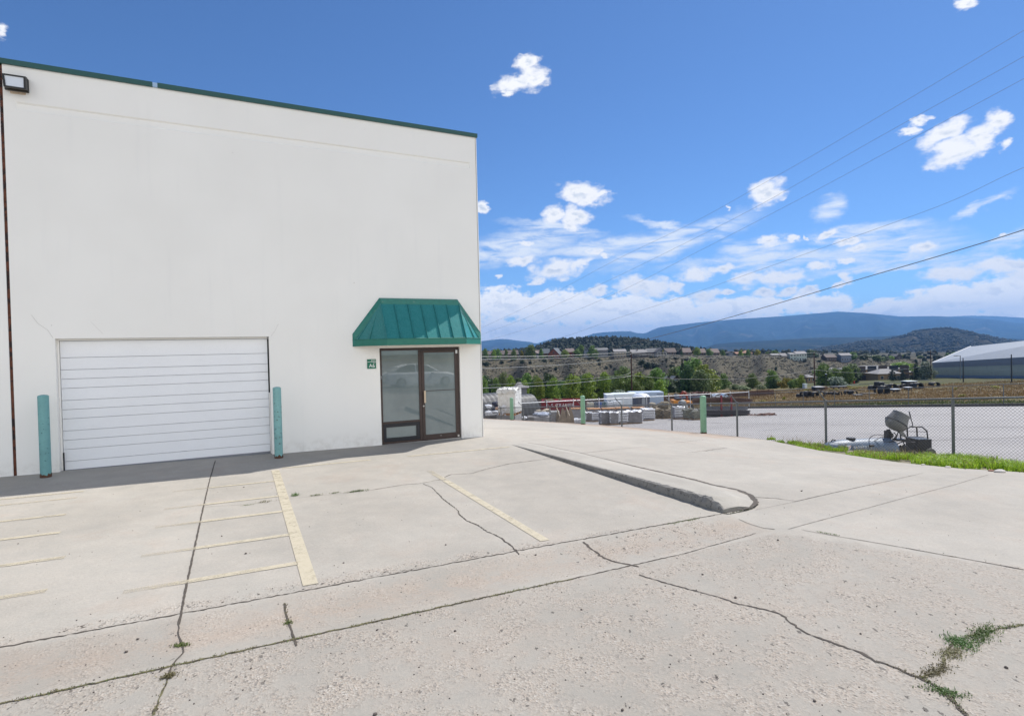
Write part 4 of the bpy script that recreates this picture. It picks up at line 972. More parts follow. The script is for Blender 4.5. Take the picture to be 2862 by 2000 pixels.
# ---------------------------------------------------------------- chain-link fences
m_galv = mat('galvanised', (.13, .14, .145), .45, metal=.3, var=.2, scale=3)
m_galvb = mat('bright_pipe', (.62, .64, .66), .4, metal=.3, var=.1, scale=3)
m_wire = mat('fence_wire', (.07, .072, .075), .5, metal=.4, var=.1)
def fence(name, label, A, B_, zfun, hgt, nspan, cell, wr, pr, rr, mpost, mrail, arms=(), start_cap=True, ball=False, gap=.04, armdir=(-1, 0), rail_drop=0.0, group=None):
    A = np.array(A, float); B_ = np.array(B_, float); L = np.linalg.norm(B_-A); d = (B_-A)/L
    base = thing(name, label, 'fence', (A[0], A[1], float(zfun(*A))), 0, group)
    def at(s, h): p = A+d*s; return Vector((p[0], p[1], float(zfun(p[0], p[1]))+h))
    for i in range(nspan+1):
        s = L*i/nspan; q = at(s, 0); p = MB(); top = hgt+(.12 if ball else .02)
        p.tube([q+Vector((0, 0, -.1)), q+Vector((0, 0, top))], pr, 10)
        if ball: p.ico(q+Vector((0, 0, top+pr*.6)), pr*1.25, 1)
        po = p.build('post', mpost, base, smooth='auto', world=True)
        if i in arms:
            a = MB(); o = q+Vector((0, 0, hgt)); k = .31
            a.tube([o, o+Vector((armdir[0]*k, armdir[1]*k, k*1.05))], .017, 6); a.tube([o+Vector((0, 0, -.06)), o+Vector((0, 0, .03))], pr*1.25, 8)
            x = a.build('barb_arm', mpost, po); off = Vector(base.location)
            for v in x.data.vertices: v.co -= off
    r = MB(); r.tube([at(L*i/(nspan*2), hgt-rail_drop) for i in range(nspan*2+1)], rr, 8); r.build('top_rail', mrail, base, smooth=True, world=True)
    w = MB(); H2 = hgt-gap-.02
    n = int((L+H2)/cell)
    for sgn in (1, -1):
        for k in range(n+1):
            s0 = -H2+k*cell if sgn > 0 else k*cell; h0 = gap; s1 = s0+sgn*H2; h1 = gap+H2
            a, b2 = (s0, h0), (s1, h1)
            if a[0] > b2[0]: a, b2 = b2, a
            if b2[0] <= 0 or a[0] >= L: continue
            def cut(s): return a[1]+(b2[1]-a[1])*(s-a[0])/(b2[0]-a[0])
            sa, sb = max(0, a[0]), min(L, b2[0]); w.tube([at(sa, cut(sa)), at(sb, cut(sb))], wr, 3, cap=False)
    w.build('chain_link', m_wire, base, world=True)
    return base
zy = lambda x, y: yardp(x, y)
fence('chain_link_fence', 'long chain-link fence with leaning top arms beside the driveway edge', (9.26, -5.28-3.05*3), (9.26, -5.28+3.05*14), lambda x, y: -1.25-.0905*(max(y, -30)+5.28)+.0, 1.95, 17, .0715, .0026, .031, .022, m_galv, m_galv, arms=(4, 5, 6, 7, 8, 9, 10, 11, 12, 13))
fence('chain_link_fence', 'chain-link fence with bright white top rail behind the stone pallets', (9.6, 36.2), (50.4, 36.2), zy, 1.98, 13, .16, .0022, .035, .034, m_galvb, m_galvb, ball=True)
fence('chain_link_fence', 'grey chain-link fence along the far kerb before the dry grass field', (50.9, 36.5), (50.9, -25), lambda x, y: yardp(x, y)+.05, 1.72, 17, .15, .0020, .034, .026, m_galv, m_galv)

# ---------------------------------------------------------------- yard stock
def yard_hit(u, v):
    r = ray(u, v); k = (-1.66-.09*CAM[1]-.02*(CAM[0]-9.25)-CAM[2])/(r[2]+.09*r[1]+.02*r[0]); return CAM+r*k, k
def spot(u0, u1, vt, vb=None, d=None):
    """a thing's plan position, ground height, width and height from its picture box"""
    uc = (u0+u1)/2
    if d is None: p, d = yard_hit(uc, vb)
    else:
        p = P(uc, 1000, d)
    zg = float(yard(p[0], p[1])); top = zof(uc, vt, d)
    return (float(p[0]), float(p[1]), zg), (u1-u0)/FPX*d, max(.15, top-zg), d
FACE = -YAW
m_stone = mat('grey_flagstone', (.30, .29, .30), .9, var=.30, scale=3, bump=.01, bscale=12)
m_stonew = mat('pale_flagstone', (.36, .35, .37), .9, var=.22, scale=3)
m_stoneb = mat('brown_stone', (.20, .165, .12), .9, var=.45, scale=4)
m_stoneg = mat('mossy_stone', (.20, .20, .165), .9, var=.35, scale=4)
m_wood = mat('pallet_wood', (.33, .215, .12), .85, var=.3, scale=6)
m_wrap = mat('white_wrap', (.66, .67, .70), .35, var=.10, scale=5, bump=.02, bscale=9)
m_blk = mat('concrete_block', (.28, .275, .275), .9, var=.14, scale=3)
m_plast = mat('black_plastic', (.022, .022, .026), .5, var=.3)
def crumple(mb, x0, x1, y0, y1, z, amp, rr, m=0, n=9):
    g = [[(x0+(x1-x0)*i/n+rr.uniform(-.03, .03), y0+(y1-y0)*j/n+rr.uniform(-.03, .03), z+rr.uniform(-amp*.2, amp)) for i in range(n+1)] for j in range(n+1)]
    for j in range(n):
        for i in range(n): mb.tri(g[j][i], g[j][i+1], g[j+1][i+1], m); mb.tri(g[j][i], g[j+1][i+1], g[j+1][i], m)
def stone_pallet(label, u0, u1, vt, vb, kind='grey', rz=None, seed=0, grp='pallets of stacked stone in the yard', d=None):
    loc, w, h, dd = spot(u0, u1, vt, vb, d); rr = random.Random(seed); rz = FACE+rr.uniform(-.12, .12) if rz is None else rz
    t_ = thing('stone_pallet', label, 'stone pallet', loc, rz, grp); w = w*.92; dp = min(w, 1.3)
    m = {'grey': m_stone, 'pale': m_stonew, 'brown': m_stoneb, 'moss': m_stoneg}[kind]
    p = MB()
    for k in (-1, 0, 1): p.box(-w/2, w/2, k*dp*.42-.05, k*dp*.42+.05, 0, .10)
    for k in range(6): p.box(-w/2+k*w/5.6, -w/2+k*w/5.6+w*.11, -dp/2, dp/2, .102, .125)
    p.build('pallet', m_wood, t_)
    p = MB(); z = .13; hh = h-.13
    if kind in ('brown', 'moss'):
        n = int(26*w*hh)+14
        for i in range(n):
            a = rr.uniform(-w/2, w/2); c_ = rr.choice([-dp/2+.08, rr.uniform(-dp/2, dp/2)]); zz = z+rr.random()*hh*(1-.25*abs(a)/(w/2)); r = rr.uniform(.10, .2)
            p.ico((a, c_, min(zz, z+hh-.1)), r, 1, 0, .25, (1.2, 1, .7), rr.random()*999)
        p.box(-w/2+.06, w/2-.06, -dp/2+.06, dp/2-.06, z, z+hh*.72)
    else:
        p.box(-w/2+.09, w/2-.09, -dp/2+.09, dp/2-.09, z, h-.04)
        while z < h-.03:
            th = rr.uniform(.045, .075); nx = rr.randint(2, 4); xs_ = sorted([-w/2]+[rr.uniform(-w/2+.1, w/2-.1) for _ in range(nx-1)]+[w/2])
            for a, b2 in zip(xs_, xs_[1:]): e = rr.uniform(-.05, .05); p.box(a+.008+(e if a == -w/2 else 0), b2-.006+(e if b2 == w/2 else 0), -dp/2+rr.uniform(-.03, .03), dp/2+rr.uniform(-.02, .02), z, z+th-.014)
            z += th
    p.build('stones', m, t_)
    if kind in ('grey', 'pale'):
        q = MB(); crumple(q, -w/2-.04, w/2+.04, -dp/2-.05, dp/2, h-.02, .11, rr, 0, 8)
        for xe in (-w/2, w/2):
            for k in range(7): zz = .25+k*(h-.3)/7; q.ico((xe, -dp/2-.01, zz+rr.uniform(-.05, .05)), rr.uniform(.03, .075), 1, 0, .35, (1.0, .6, .8), rr.random()*99)
        if kind == 'pale':
            for k in range(4): zz = .3+k*h*.2; q.box(-w/2-.03, w/2+.03, -dp/2-.045, -dp/2-.03, zz, zz+h*.11)
        q.build('plastic_wrap', m_wrap, t_)
    return t_
Y15 = lambda x0, x1, yt, yb: (1550+x0/10.93, 1550+x1/10.93, 1080+yt/10.93, 1080+yb/10.93)
Y17 = lambda x0, x1, yt, yb: (1740+x0/10.93, 1740+x1/10.93, 1080+yt/10.93, 1080+yb/10.93)
Y19 = lambda x0, x1, yt, yb: (1920+x0/10.93, 1920+x1/10.93, 1070+yt/10.93, 1070+yb/10.93)
Y13 = lambda x0, x1, yt, yb: (1350+x0/10.93, 1350+x1/10.93, 1070+yt/10.93, 1070+yb/10.93)
for i, (bx, kd, lab) in enumerate([
    (Y15(340, 830, 1000, 1180), 'pale', 'low wrapped stone pallet just left of the middle green bollard'),
    (Y15(530, 830, 790, 985), 'grey', 'grey stone pallet behind and left of the middle green bollard'),
    (Y15(945, 1160, 790, 1060), 'grey', 'narrow brownish stone pallet right behind the middle green bollard'),
    (Y15(1150, 1360, 820, 1070), 'pale', 'pale netted stone pallet second to the right of the middle bollard'),
    (Y15(1370, 1670, 780, 1165), 'grey', 'tall grey stone pallet in the front row, left of a fence post'),
    (Y15(1670, 1960, 790, 1162), 'grey', 'tall grey stone pallet in the front row, touching the wrapped one'),
    (Y15(1955, 2215, 770, 1145), 'pale', 'white wrapped stone pallet directly behind a fence post'),
    (Y17(120, 595, 750, 1118), 'grey', 'wide grey stone pallet at the right end of the front row'),
    (Y17(590, 950, 685, 1030), 'pale', 'bluish wrapped stone pallet next to the brown rubble pallets'),
    (Y17(960, 1215, 640, 975), 'brown', 'brown rubble pallet beside the bluish wrapped pallet'),
    (Y17(1215, 1480, 690, 975), 'brown', 'brown rubble pallet left of the fence post'),
    (Y17(1530, 1850, 620, 990), 'pale', 'white wrapped stone pallet right of the fence post'),
    (Y17(1850, 2100, 630, 1000), 'moss', 'green-grey stone pallet beside the white wrapped one'),
    (Y17(2100, 2460, 640, 1010), 'moss', 'rightmost green-grey stone pallet, left of the nearest green bollard')]):
    stone_pallet(lab, *bx, kind=kd, seed=i+11)
for i, (bx, dd) in enumerate([(Y15(440, 800, 660, 0), 57), (Y15(960, 1360, 665, 0), 57), (Y15(1400, 1800, 655, 0), 58), (Y15(1830, 2240, 640, 0), 59), (Y17(250, 620, 630, 0), 60)]):
    loc, w, h, _ = spot(bx[0], bx[1], bx[2], None, dd); rr = random.Random(i+70)
    t_ = thing('stone_pallet', ['timber-topped stone pallet behind the low wrapped pallet', 'timber-topped stone pallet behind the middle green bollard', 'timber-topped stone pallet behind the tall front pallets', 'timber-topped stone pallet in the second row near the fence post', 'timber-topped stone pallet behind the wide grey pallet'][i], 'stone pallet', loc, FACE, 'timber-topped stone pallets in the second row')
    p = MB(); z = 0
    while z < h-.16: p.box(-w/2+rr.uniform(-.03, .03), w/2+rr.uniform(-.03, .03), -.6, .6, z, z+.09); z += .1
    p.build('stones', m_stone, t_)
    p = MB(); p.box(-w/2, w/2, -.6, .6, h-.04, h); p.box(-w/2, -w/2+.1, -.6, .6, h-.13, h-.045); p.box(w/2-.1, w/2, -.6, .6, h-.13, h-.045); p.box(-.05, .05, -.6, .6, h-.13, h-.045); p.build('pallet_lid', mat('orange_wood', (.42, .22, .10), .8, var=.25), t_)
    p = MB(); crumple(p, -w/2, w/2, -.65, .6, h-.19, .10, rr, 0, 7); p.build('plastic_wrap', m_wrap, t_)
# tall wrapped stack
loc, w, h, dd = spot(*Y13(460, 1115, 195, 0)[:3], None, 37.5)
tw = thing('wrapped_stack', 'tall stack wrapped in torn white plastic standing on concrete blocks', 'wrapped stack', loc, FACE-.30)
zb_ = zof(1420, 1151, dd)-loc[2]; w *= .80
p = MB(); p.box(-w/2, w/2, -.75, .75, 0, zb_-.16); p.build('concrete_blocks', m_blk, tw)
p = MB()
for k in (-1, 0, 1): p.box(-w/2, w/2, k*.62-.07, k*.62+.07, zb_-.155, zb_-.03)
for k in range(5): p.box(-w/2+k*w/4.5, -w/2+k*w/4.5+.12, -.72, .72, zb_-.028, zb_)
p.build('pallet', mat('orange_wood', (.42, .22, .10), .8), tw)
p = MB(); nrm_ = random.Random(8); NXX, NZZ = 16, 14; w2 = w/2+.02; d2 = .76
for face in range(4):
    pts = []
    for j in range(NZZ+1):
        z = zb_+.01+(h-zb_)*j/NZZ+(nrm_.uniform(-.08, .10) if j == NZZ else 0)
        for i in range(NXX+1):
            a = -1+2*i/NXX; off = nrm_.uniform(-.018, .022)*(1 if 0 < i < NXX else 0)
            if face == 0: q = (a*w2, -d2-off, z)
            elif face == 1: q = (w2+off, a*d2, z)
            elif face == 2: q = (-a*w2, d2+off, z)
            else: q = (-w2-off, -a*d2, z)
            pts.append(q)
    n = NXX+1
    for j in range(NZZ):
        for i in range(NXX): p.quad(pts[j*n+i], pts[j*n+i+1], pts[(j+1)*n+i+1], pts[(j+1)*n+i])
crumple(p, -w2-.02, w2+.02, -d2-.02, d2+.02, h-.03, .16, nrm_, 0, 14)
crumple(p, -w2-.06, w2+.06, -d2-.10, -d2+.05, h-.22, .22, nrm_, 0, 12)
p.build('plastic_wrap', mat('white_wrap_tall', (.62, .61, .58), .45, var=.12, scale=2.5, bump=.05, bscale=4), tw)
p = MB()
for k in range(14): a = nrm_.uniform(-.55, -.1); z = nrm_.uniform(zb_-.1, zb_+.6); q = Vector((a, -d2-.05, z)); p.tri(q, q+Vector((nrm_.uniform(-.12, .12), -.04, nrm_.uniform(-.3, -.1))), q+Vector((nrm_.uniform(.03, .2), -.02, nrm_.uniform(-.2, .05))))
p.build('torn_wrap', m_wrap, tw)
# block stacks with sacks, left part of the yard
def sacks(mb, x0, x1, y0, y1, z, n, rr, m=0):
    for _ in range(n): mb.ico((rr.uniform(x0, x1), rr.uniform(y0, y1), z+rr.uniform(0, .10)), rr.uniform(.16, .26), 2, m, .05, (1.25, .8, .42), rr.random()*99)
def block_stack(label, bx, d, sackn, msack, grp=None, dep=1.2, seed=1, mblk=None, extra=0, lid=None):
    loc, w, h, _ = spot(bx[0], bx[1], bx[2], None, d); rr = random.Random(seed)
    t_ = thing('block_stack', label, 'block stack', loc, FACE, grp); p = MB(); z = 0; k = 0
    bh = h-(.22 if sackn else 0)
    nn_ = max(2, int(w/.42)); lay = max(2, int(bh/.21))
    for j in range(lay):
        sh = .1 if j % 2 else 0
        for i in range(nn_): p.box(-w/2+w*i/nn_+.004+sh*(i > 0)*.2, -w/2+w*(i+1)/nn_-.004, -dep/2+rr.uniform(-.01, .01), dep/2, bh*j/lay, bh*(j+1)/lay-.008)
    p.build('blocks', mblk or m_blk, t_)
    if sackn: p = MB(); sacks(p, -w/2+.2, w/2-.2, -dep/2+.15, dep/2-.15, bh+.08, sackn, rr); p.build('sacks', msack, t_, smooth=True)
    if lid: p = MB(); p.box(-w/2, w/2, -dep/2, dep/2, h+.0, h+.05); p.build('lid', lid, t_)
m_sackb = mat('blue_white_sack', (.45, .50, .60), .6, var=.3, scale=3)
block_stack('grey block stack with pale sacks on top, near the right of the wrapped stack', Y13(1500, 2015, 925, 0), 40, 9, m_sackb, seed=3)
block_stack('small dark block stack beside the sack-topped blocks', Y13(1320, 1500, 1015, 0), 40, 0, None, seed=4, mblk=mat('dark_block', (.17, .165, .165), .9))
block_stack('long stack of blocks with beige slab lying behind the sacks', Y13(1530, 2010, 800, 0), 46, 4, mat('beige_sack', (.50, .43, .33), .8, var=.2), seed=5)
block_stack('grey block stack just left of the leaning stone slabs', Y13(2020, 2290, 860, 0), 45, 0, None, seed=6)
block_stack('dark block stack with white plastic at the left, by the building corner', Y13(20, 380, 960, 0), 38, 0, None, seed=7, mblk=mat('dark_block', (.17, .165, .165), .9))
block_stack('block stack covered by a white sheet beside the wrapped stack', Y13(230, 470, 850, 0), 40, 5, m_wrap, seed=8)
block_stack('timber-topped blocks partly hidden behind the wrapped stack', Y13(340, 480, 780, 0), 46, 0, None, seed=9, lid=mat('orange_wood', (.42, .22, .10), .8))
# plastic netting heap next to it and the white netted pipes at far left
def heap(name, label, cat, bx, d, m, n, rr_, rmin, rmax, sq=(1.3, 1, .6), jit=.3, group=None, sub=1, dep=1.4, vb=None):
    loc, w, h, _ = spot(bx[0], bx[1], bx[2], vb, None if vb else d); rr = random.Random(rr_)
    t_ = MB()
    for i in range(n):
        a = rr.uniform(-1, 1); hh = h*(1-abs(a)**1.8)*.92; r = rr.uniform(rmin, rmax)
        t_.ico((a*(w/2-r), rr.uniform(-dep/2, dep/2), max(r*.3, rr.random()*hh-r*.2)), r, sub, 0, jit, sq, rr.random()*999)
    o = t_.build(name, m); o.location = loc; o.rotation_euler = (0, 0, FACE); return tag(o, label, cat, group)
heap('plastic_heap', 'heap of white plastic sheeting at the far left of the yard', 'plastic heap', Y13(20, 240, 600, 0), 42, m_wrap, 26, 4, .10, .25, jit=.4)
heap('plastic_heap', 'small white wrapped bundle under the right edge of the wrapped stack', 'plastic heap', Y13(1120, 1300, 950, 0), 38.5, m_wrap, 18, 5, .08, .20, jit=.4)
heap('bundle', 'dark bundle of netting behind the wrapped stack on its left', 'bundle', Y13(310, 460, 455, 0), 50, mat('navy_netting', (.02, .025, .05), .7, var=.3), 22, 6, .2, .4)
def arch_pipe(label, u0, u1, vt, d, r_out):
    loc, w, h, _ = spot(u0, u1, vt, None, d); t_ = MB(); n = 18; L = 3.4; R = h/1.0
    for k in range(n):
        a0 = math.pi*k/n; a1 = math.pi*(k+1)/n
        for yy in range(12):
            y0 = -L/2+L*yy/12; y1 = y0+L/12; ra, rb = (R*(1+.02*(yy % 2)), R*(1+.02*((yy+1) % 2)))
            t_.quad((ra*math.cos(a0)*.62, y0, ra*math.sin(a0)), (ra*math.cos(a1)*.62, y0, ra*math.sin(a1)), (rb*math.cos(a1)*.62, y1, rb*math.sin(a1)), (rb*math.cos(a0)*.62, y1, rb*math.sin(a0)))
    o = t_.build('arch_shelter', mat('dark_sheet', (.045, .047, .052), .55, var=.25, scale=3), smooth=True); o.location = loc; o.rotation_euler = (0, 0, FACE-.9)
    return tag(o, label, 'arch', 'dark corrugated arches at the left of the yard')
arch_pipe('nearest dark corrugated arch beside the building corner', *Y13(-160, 180, 330, 0)[:3], 54, 1)
arch_pipe('dark corrugated arch in the middle, left of the wrapped stack', *Y13(60, 360, 318, 0)[:3], 57, 1)
arch_pipe('dark corrugated arch directly behind the wrapped stack', *Y13(250, 620, 310, 0)[:3], 60, 1)
arch_pipe('dark corrugated arch showing right of the wrapped stack', *Y13(900, 1215, 370, 0)[:3], 60, 1)
# leaning slabs
loc, w, h, dd = spot(*Y15(60, 520, 545, 0)[:3], None, 43)
t_ = thing('stone_slabs', 'bundle of rough brown stone slabs standing on edge and leaning', 'stone slabs', loc, FACE); rr = random.Random(9)
p = MB()
for k in range(10):
    x = -w/2+w*k/10+.05; hh = h*rr.uniform(.6, 1.0); a = rr.uniform(-.25, .25); ww = rr.uniform(.3, .5)
    q0 = [(-ww/2, 0), (ww/2, .05), (ww*.55, hh*.5), (ww*.25, hh*.85), (-.02, hh), (-ww*.35, hh*.7), (-ww*.6, hh*.35)]
    n = len(p.v); off = rr.uniform(-.5, .3)
    for yy in (0, .07):
        for (qx, qz) in q0: p.v.append((x+qx*math.cos(a)+qz*math.sin(a)*.4, off+yy+qz*.12, max(0, qz)))
    kq = len(q0); p.f.append(tuple(range(n, n+kq))); p.m.append(0); p.f.append(tuple(reversed(range(n+kq, n+2*kq)))); p.m.append(0)
    for i in range(kq): j = (i+1) % kq; p.f.append((n+i, n+kq+i, n+kq+j, n+j)); p.m.append(0)
p.build('slabs', mat('slab_brown', (.26, .205, .15), .9, var=.4, scale=3), t_)
p = MB()
for x in (-w*.42, w*.22): p.tube([(x, -.62, h*.55), (x-.28, -.5, h*1.02)], .035, 6)
p.build('timber_strap', mat('pale_timber', (.60, .52, .40), .8), t_)
# red roll-off container
loc, w, h, dd = spot(*Y13(1760, 2296+850-0, 555, 0)[:1], 1624, 1118.5, None, 62)
t_ = thing('waste_container', 'long dark red steel container with worn white lettering behind the fence', 'container', loc, FACE-.06)
m_red = mat('container_red', (.20, .012, .018), .5, var=.2, scale=2)
p = MB(); p.box(-w/2, w/2, 0, 2.2, .15, h-.10); p.build('body', m_red, t_)
p = MB(); p.box(-w/2-.05, w/2+.05, -.05, .06, h-.099, h); p.box(-w/2-.05, w/2+.05, 2.14, 2.25, h-.099, h); p.build('rim', m_red, t_)
for k in range(9): p = MB(); x = -w/2+w*k/8; p.box(x-.05, x+.05, -.08, -.002, .16, h-.105); p.build('rib', m_red, t_)
mw = mat('worn_white', (.62, .58, .58), .7, var=.3)
text('lettering', 'S. TRAMER', .55, (w*.02, -.10, h*.72), t_, mw, 0)
text('lettering', 'ABBY', .42, (w*.10, -.10, h*.36), t_, mw, 0)
p = MB(); p.box(-w/2+.1, w/2-.1, .1, 2.1, h-.5, h-.3); sacks(p, -w/2+.3, w*.0, .4, 1.8, h-.15, 14, random.Random(4)); p.build('load', mat('green_waste', (.12, .12, .06), .9, var=.5, scale=4), t_)
# row of tanks (cage totes) behind the pallets
def tote(label, bx, d, m, grp='cage tank totes in a row behind the fence', cage=True):
    loc, w, h, _ = spot(bx[0], bx[1], bx[2], None, d); t_ = thing('cage_tank', label, 'tank', loc, FACE, grp); dd_ = min(w, 1.3)
    p = MB(); p.box(-w/2+.04, w/2-.04, 0, dd_, .12, h-.1, bev=.06); p.build('tank', m, t_)
    if cage:
        p = MB(); n = max(3, int(w/.28))
        for k in range(n+1): x = -w/2+w*k/n; p.tube([(x, -.03, .05), (x, -.03, h-.02)], .016, 4)
        for k in range(5): z = .1+k*(h-.15)/4; p.tube([(-w/2, -.045, z), (w/2, -.045, z)], .016, 4)
        p.build('cage', m_galvb, t_)
        p = MB(); p.lathe([(.13, 0), (.13, .08), (0, .08)], (0, dd_/2, h-.1), 12); p.build('lid', m_black, t_)
    return t_
m_bg = mat('tote_beige', (.45, .43, .34), .7, var=.15); m_bl = mat('tote_blue', (.02, .09, .34), .5, var=.2); m_db = mat('tote_dark', (.03, .06, .11), .6, var=.3); m_wh = mat('tote_white', (.62, .65, .68), .55, var=.12)
tote('beige cage tank right of the middle green bollard', Y15(955, 1180, 465, 0), 62, m_bg)
tote('dark blue cage tank between the beige and the bright blue one', Y15(1180, 1300, 460, 0), 62, m_db)
tote('bright blue cage tank in the middle of the row', Y15(1300, 1425, 455, 0), 62, m_bl)
tote('dark teal cage tank just left of the white framed ones', Y15(1425, 1565, 450, 0), 62, mat('tote_teal', (.03, .10, .12), .6))
tote('white framed cage tank beside the dark teal one', Y15(1580, 1765, 440, 0), 62, m_wh)
tote('white framed cage tank at the right end of the row', Y15(1770, 2030, 425, 0), 62, m_wh)
# white tanks and long container behind
def boxy(name, label, cat, bx, d, m, dep, roofm=None, group=None, ribs=0, door=None, rz=0, round_=0.0):
    loc, w, h, _ = spot(bx[0], bx[1], bx[2], None, d); t_ = thing(name, label, cat, loc, FACE+rz, group); p = MB()
    if round_:
        p.bbox(-w/2, w/2, 0, dep, 0, h, round_)
    else: p.box(-w/2, w/2, 0, dep, 0, h)
    p.build('body', m, t_)
    if ribs:
        p = MB()
        for k in range(ribs): x = -w/2+w*(k+.5)/ribs; p.box(x-.045, x+.045, -.03, -.001, .1, h-.15)
        p.build('corrugation', m, t_)
    if roofm: p = MB(); p.box(-w/2-.04, w/2+.04, -.05, dep+.05, h+.001, h+.07); p.build('roof', roofm, t_)
    if door: p = MB(); p.box(door[0]*w-w/2, door[1]*w-w/2, -.035, -.003, door[2]*h, door[3]*h); p.build('hatch', mat('hatch_dark', (.10, .12, .15), .6), t_)
    return t_, w, h
m_pale = mat('pale_blue_paint', (.38, .46, .56), .5, var=.08, scale=1.5); m_white = mat('dull_white_paint', (.60, .65, .68), .5, var=.10, scale=1.5)
t_, w, h = boxy('site_tank', 'short white tank with a round window, left of the pale container', 'tank', Y15(1565, 1800, 265, 0), 70, m_white, 2.3, m_white, 'white site tanks', 0, (.42, .55, .60, .72), 0, .1)
t_, w, h = boxy('site_tank', 'taller white tank with dark hatch beside the short one', 'tank', Y15(1800, 2500, 240, 0), 71, m_white, 2.3, m_white, 'white site tanks', 0, (.42, .62, .05, .33), 0, .12)
t_, w, h = boxy('shipping_container', 'long pale blue shipping container behind the domed tank', 'container', Y17(230, 1232, 172, 0), 78, m_pale, 2.4, None, None, 34)
p = MB(); p.box(w/2-.95, w/2-.1, -.04, -.032, h-.35, h-.22); p.build('stencil', mat('stencil_grey', (.16, .18, .22), .7), t_)
loc, w, h, _ = spot(*Y17(325, 880, 215, 0)[:3], None, 66)
t_ = thing('domed_tank', 'dark grey round tank with a white domed lid before the pale container', 'tank', loc, FACE); R_ = w/2; he = zof(1795, 1111, 66)-loc[2]
p = MB(); p.lathe([(R_*.96, 0), (R_*.97, he*.5), (R_*.96, he)], (0, R_, 0), 36); p.build('body', mat('slate_tank', (.075, .085, .11), .5, var=.15), t_, smooth='auto')
p = MB(); p.lathe([(R_*1.0, he-.06), (R_*1.02, he), (R_*.98, he+.04)], (0, R_, 0), 36); p.build('collar', m_black, t_)
p = MB(); p.lathe([(R_*.98, he+.04), (R_*.85, he+(h-he)*.45), (R_*.6, he+(h-he)*.78), (R_*.3, he+(h-he)*.95), (.001, h)], (0, R_, 0), 36); p.build('dome_lid', mat('dome_white', (.62, .65, .72), .35, var=.06), t_, smooth=True)
p = MB(); p.box(-.15, .25, -.03, R_*.05, .1, he-.02); p.build('pipe_panel', mat('panel_grey', (.25, .27, .29), .6), t_)
# rubble heaps and orange loader with grapple
m_rub = mat('rubble', (.30, .26, .20), .95, var=.4, scale=2)
heap('rubble_heap', 'heap of broken tan rock in front of the domed tank', 'rubble heap', Y17(680, 1130, 430, 0), 58, m_rub, 70, 21, .15, .42, jit=.35)
heap('rubble_heap', 'higher heap of brown rock and roots left of the grey gravel', 'rubble heap', Y17(1000, 1500, 400, 0), 59, mat('rubble_brown', (.20, .17, .12), .95, var=.5, scale=2), 80, 22, .18, .42, jit=.35)
heap('rubble_heap', 'grey gravel heap in front of the orange machine', 'rubble heap', Y17(1600, 1990, 375, 0), 58, mat('gravel_grey', (.30, .31, .31), .95, var=.4, scale=2), 130, 23, .12, .3, jit=.35)
loc, w, h, _ = spot(*Y17(1530, 2120, 385, 0)[:3], None, 66)
t_ = thing('orange_loader', 'orange machine body half hidden behind the gravel heap', 'machine', loc, FACE); m_or = mat('machine_orange', (.55, .21, .02), .5, var=.15)
p = MB(); p.box(-w/2, w*.18, 0, 1.6, .55, h-.12, bev=.06); p.box(w*.19, w/2, .05, 1.5, .5, h-.3, bev=.06); p.build('body', m_or, t_)
p = MB(); p.box(-w*.3, w*.05, .1, 1.4, h-.118, h+.12); p.build('cab_roof', m_black, t_)
for x in (-w*.35, w*.3):
    p = MB(); p.lathe([(.2, -.15), (.5, -.15), (.52, -.08), (.52, .12), (.45, .15), (.2, .15)], (x, -.05, .5), 18, rot=Matrix.Rotation(math.radians(90), 3, 'X')); p.build('wheel', m_plast, t_)
loc2, w2_, h2_, _ = spot(*Y17(1730, 1960, 165, 0)[:3], None, 68)
t_ = thing('grapple_arm', 'curved red-brown steel grapple arm rising over the orange machine', 'grapple', loc2, FACE); m_rb = mat('grapple_red', (.22, .045, .03), .5, var=.3)
p = MB(); pts = [(-w2_*.42, 0, h2_*.5), (-w2_*.46, 0, h2_*.72), (-w2_*.35, 0, h2_*.90), (-w2_*.1, 0, h2_*.99), (w2_*.15, 0, h2_*.97), (w2_*.35, 0, h2_*.84), (w2_*.46, 0, h2_*.66), (w2_*.5, 0, 0)]
p.tube(pts, [.10, .13, .16, .18, .18, .16, .13, .1], 8); p.build('claw', m_rb, t_, smooth=True)
p = MB(); p.tube([(-w2_*.42, 0, h2_*.5), (-w2_*.42, 0, 0)], .07, 6); p.build('mast', m_rb, t_)
# rebar tangle on a dark trailer
loc, w, h, _ = spot(*Y17(1700, 2700, 200, 0)[:3], None, 72)
t_ = thing('scrap_trailer', 'dark trailer piled with tangled reddish scrap bars', 'trailer', loc, FACE); rr = random.Random(31); hb = zof(1900, 1112, 72)-loc[2]
p = MB(); p.box(-w/2, w/2, 0, 2.2, hb-.25, hb); p.box(-w/2, -w/2+.1, 0, 2.2, hb, hb+.4); p.box(w/2-.1, w/2, 0, 2.2, hb, hb+.4); p.build('bed', m_black, t_)
p = MB()
for _ in range(70):
    x = rr.uniform(-w/2+.2, w/2-.2); a = rr.uniform(.3, 1.2)*rr.choice((1, 1, -1)); L = rr.uniform(.5, 1.2); z = rr.uniform(hb, h-.3)
    p.tube([(x, rr.uniform(0, 1.8), z), (x+L*math.cos(a)*.5, rr.uniform(0, 1.8), z+L*math.sin(abs(a))*.5), (x+L*math.cos(a), rr.uniform(0, 1.8), min(h, z+L*math.sin(abs(a))*.7))], .035, 4)
p.build('scrap_bars', mat('scrap_rust', (.17, .085, .065), .6, var=.5, scale=3), t_)
p = MB()
for x in (-w*.3, w*.3): p.lathe([(.15, -.12), (.42, -.12), (.42, .12), (.15, .12)], (x, -.02, .42), 16, rot=Matrix.Rotation(math.radians(90), 3, 'X'))
p.build('wheels', m_plast, t_)
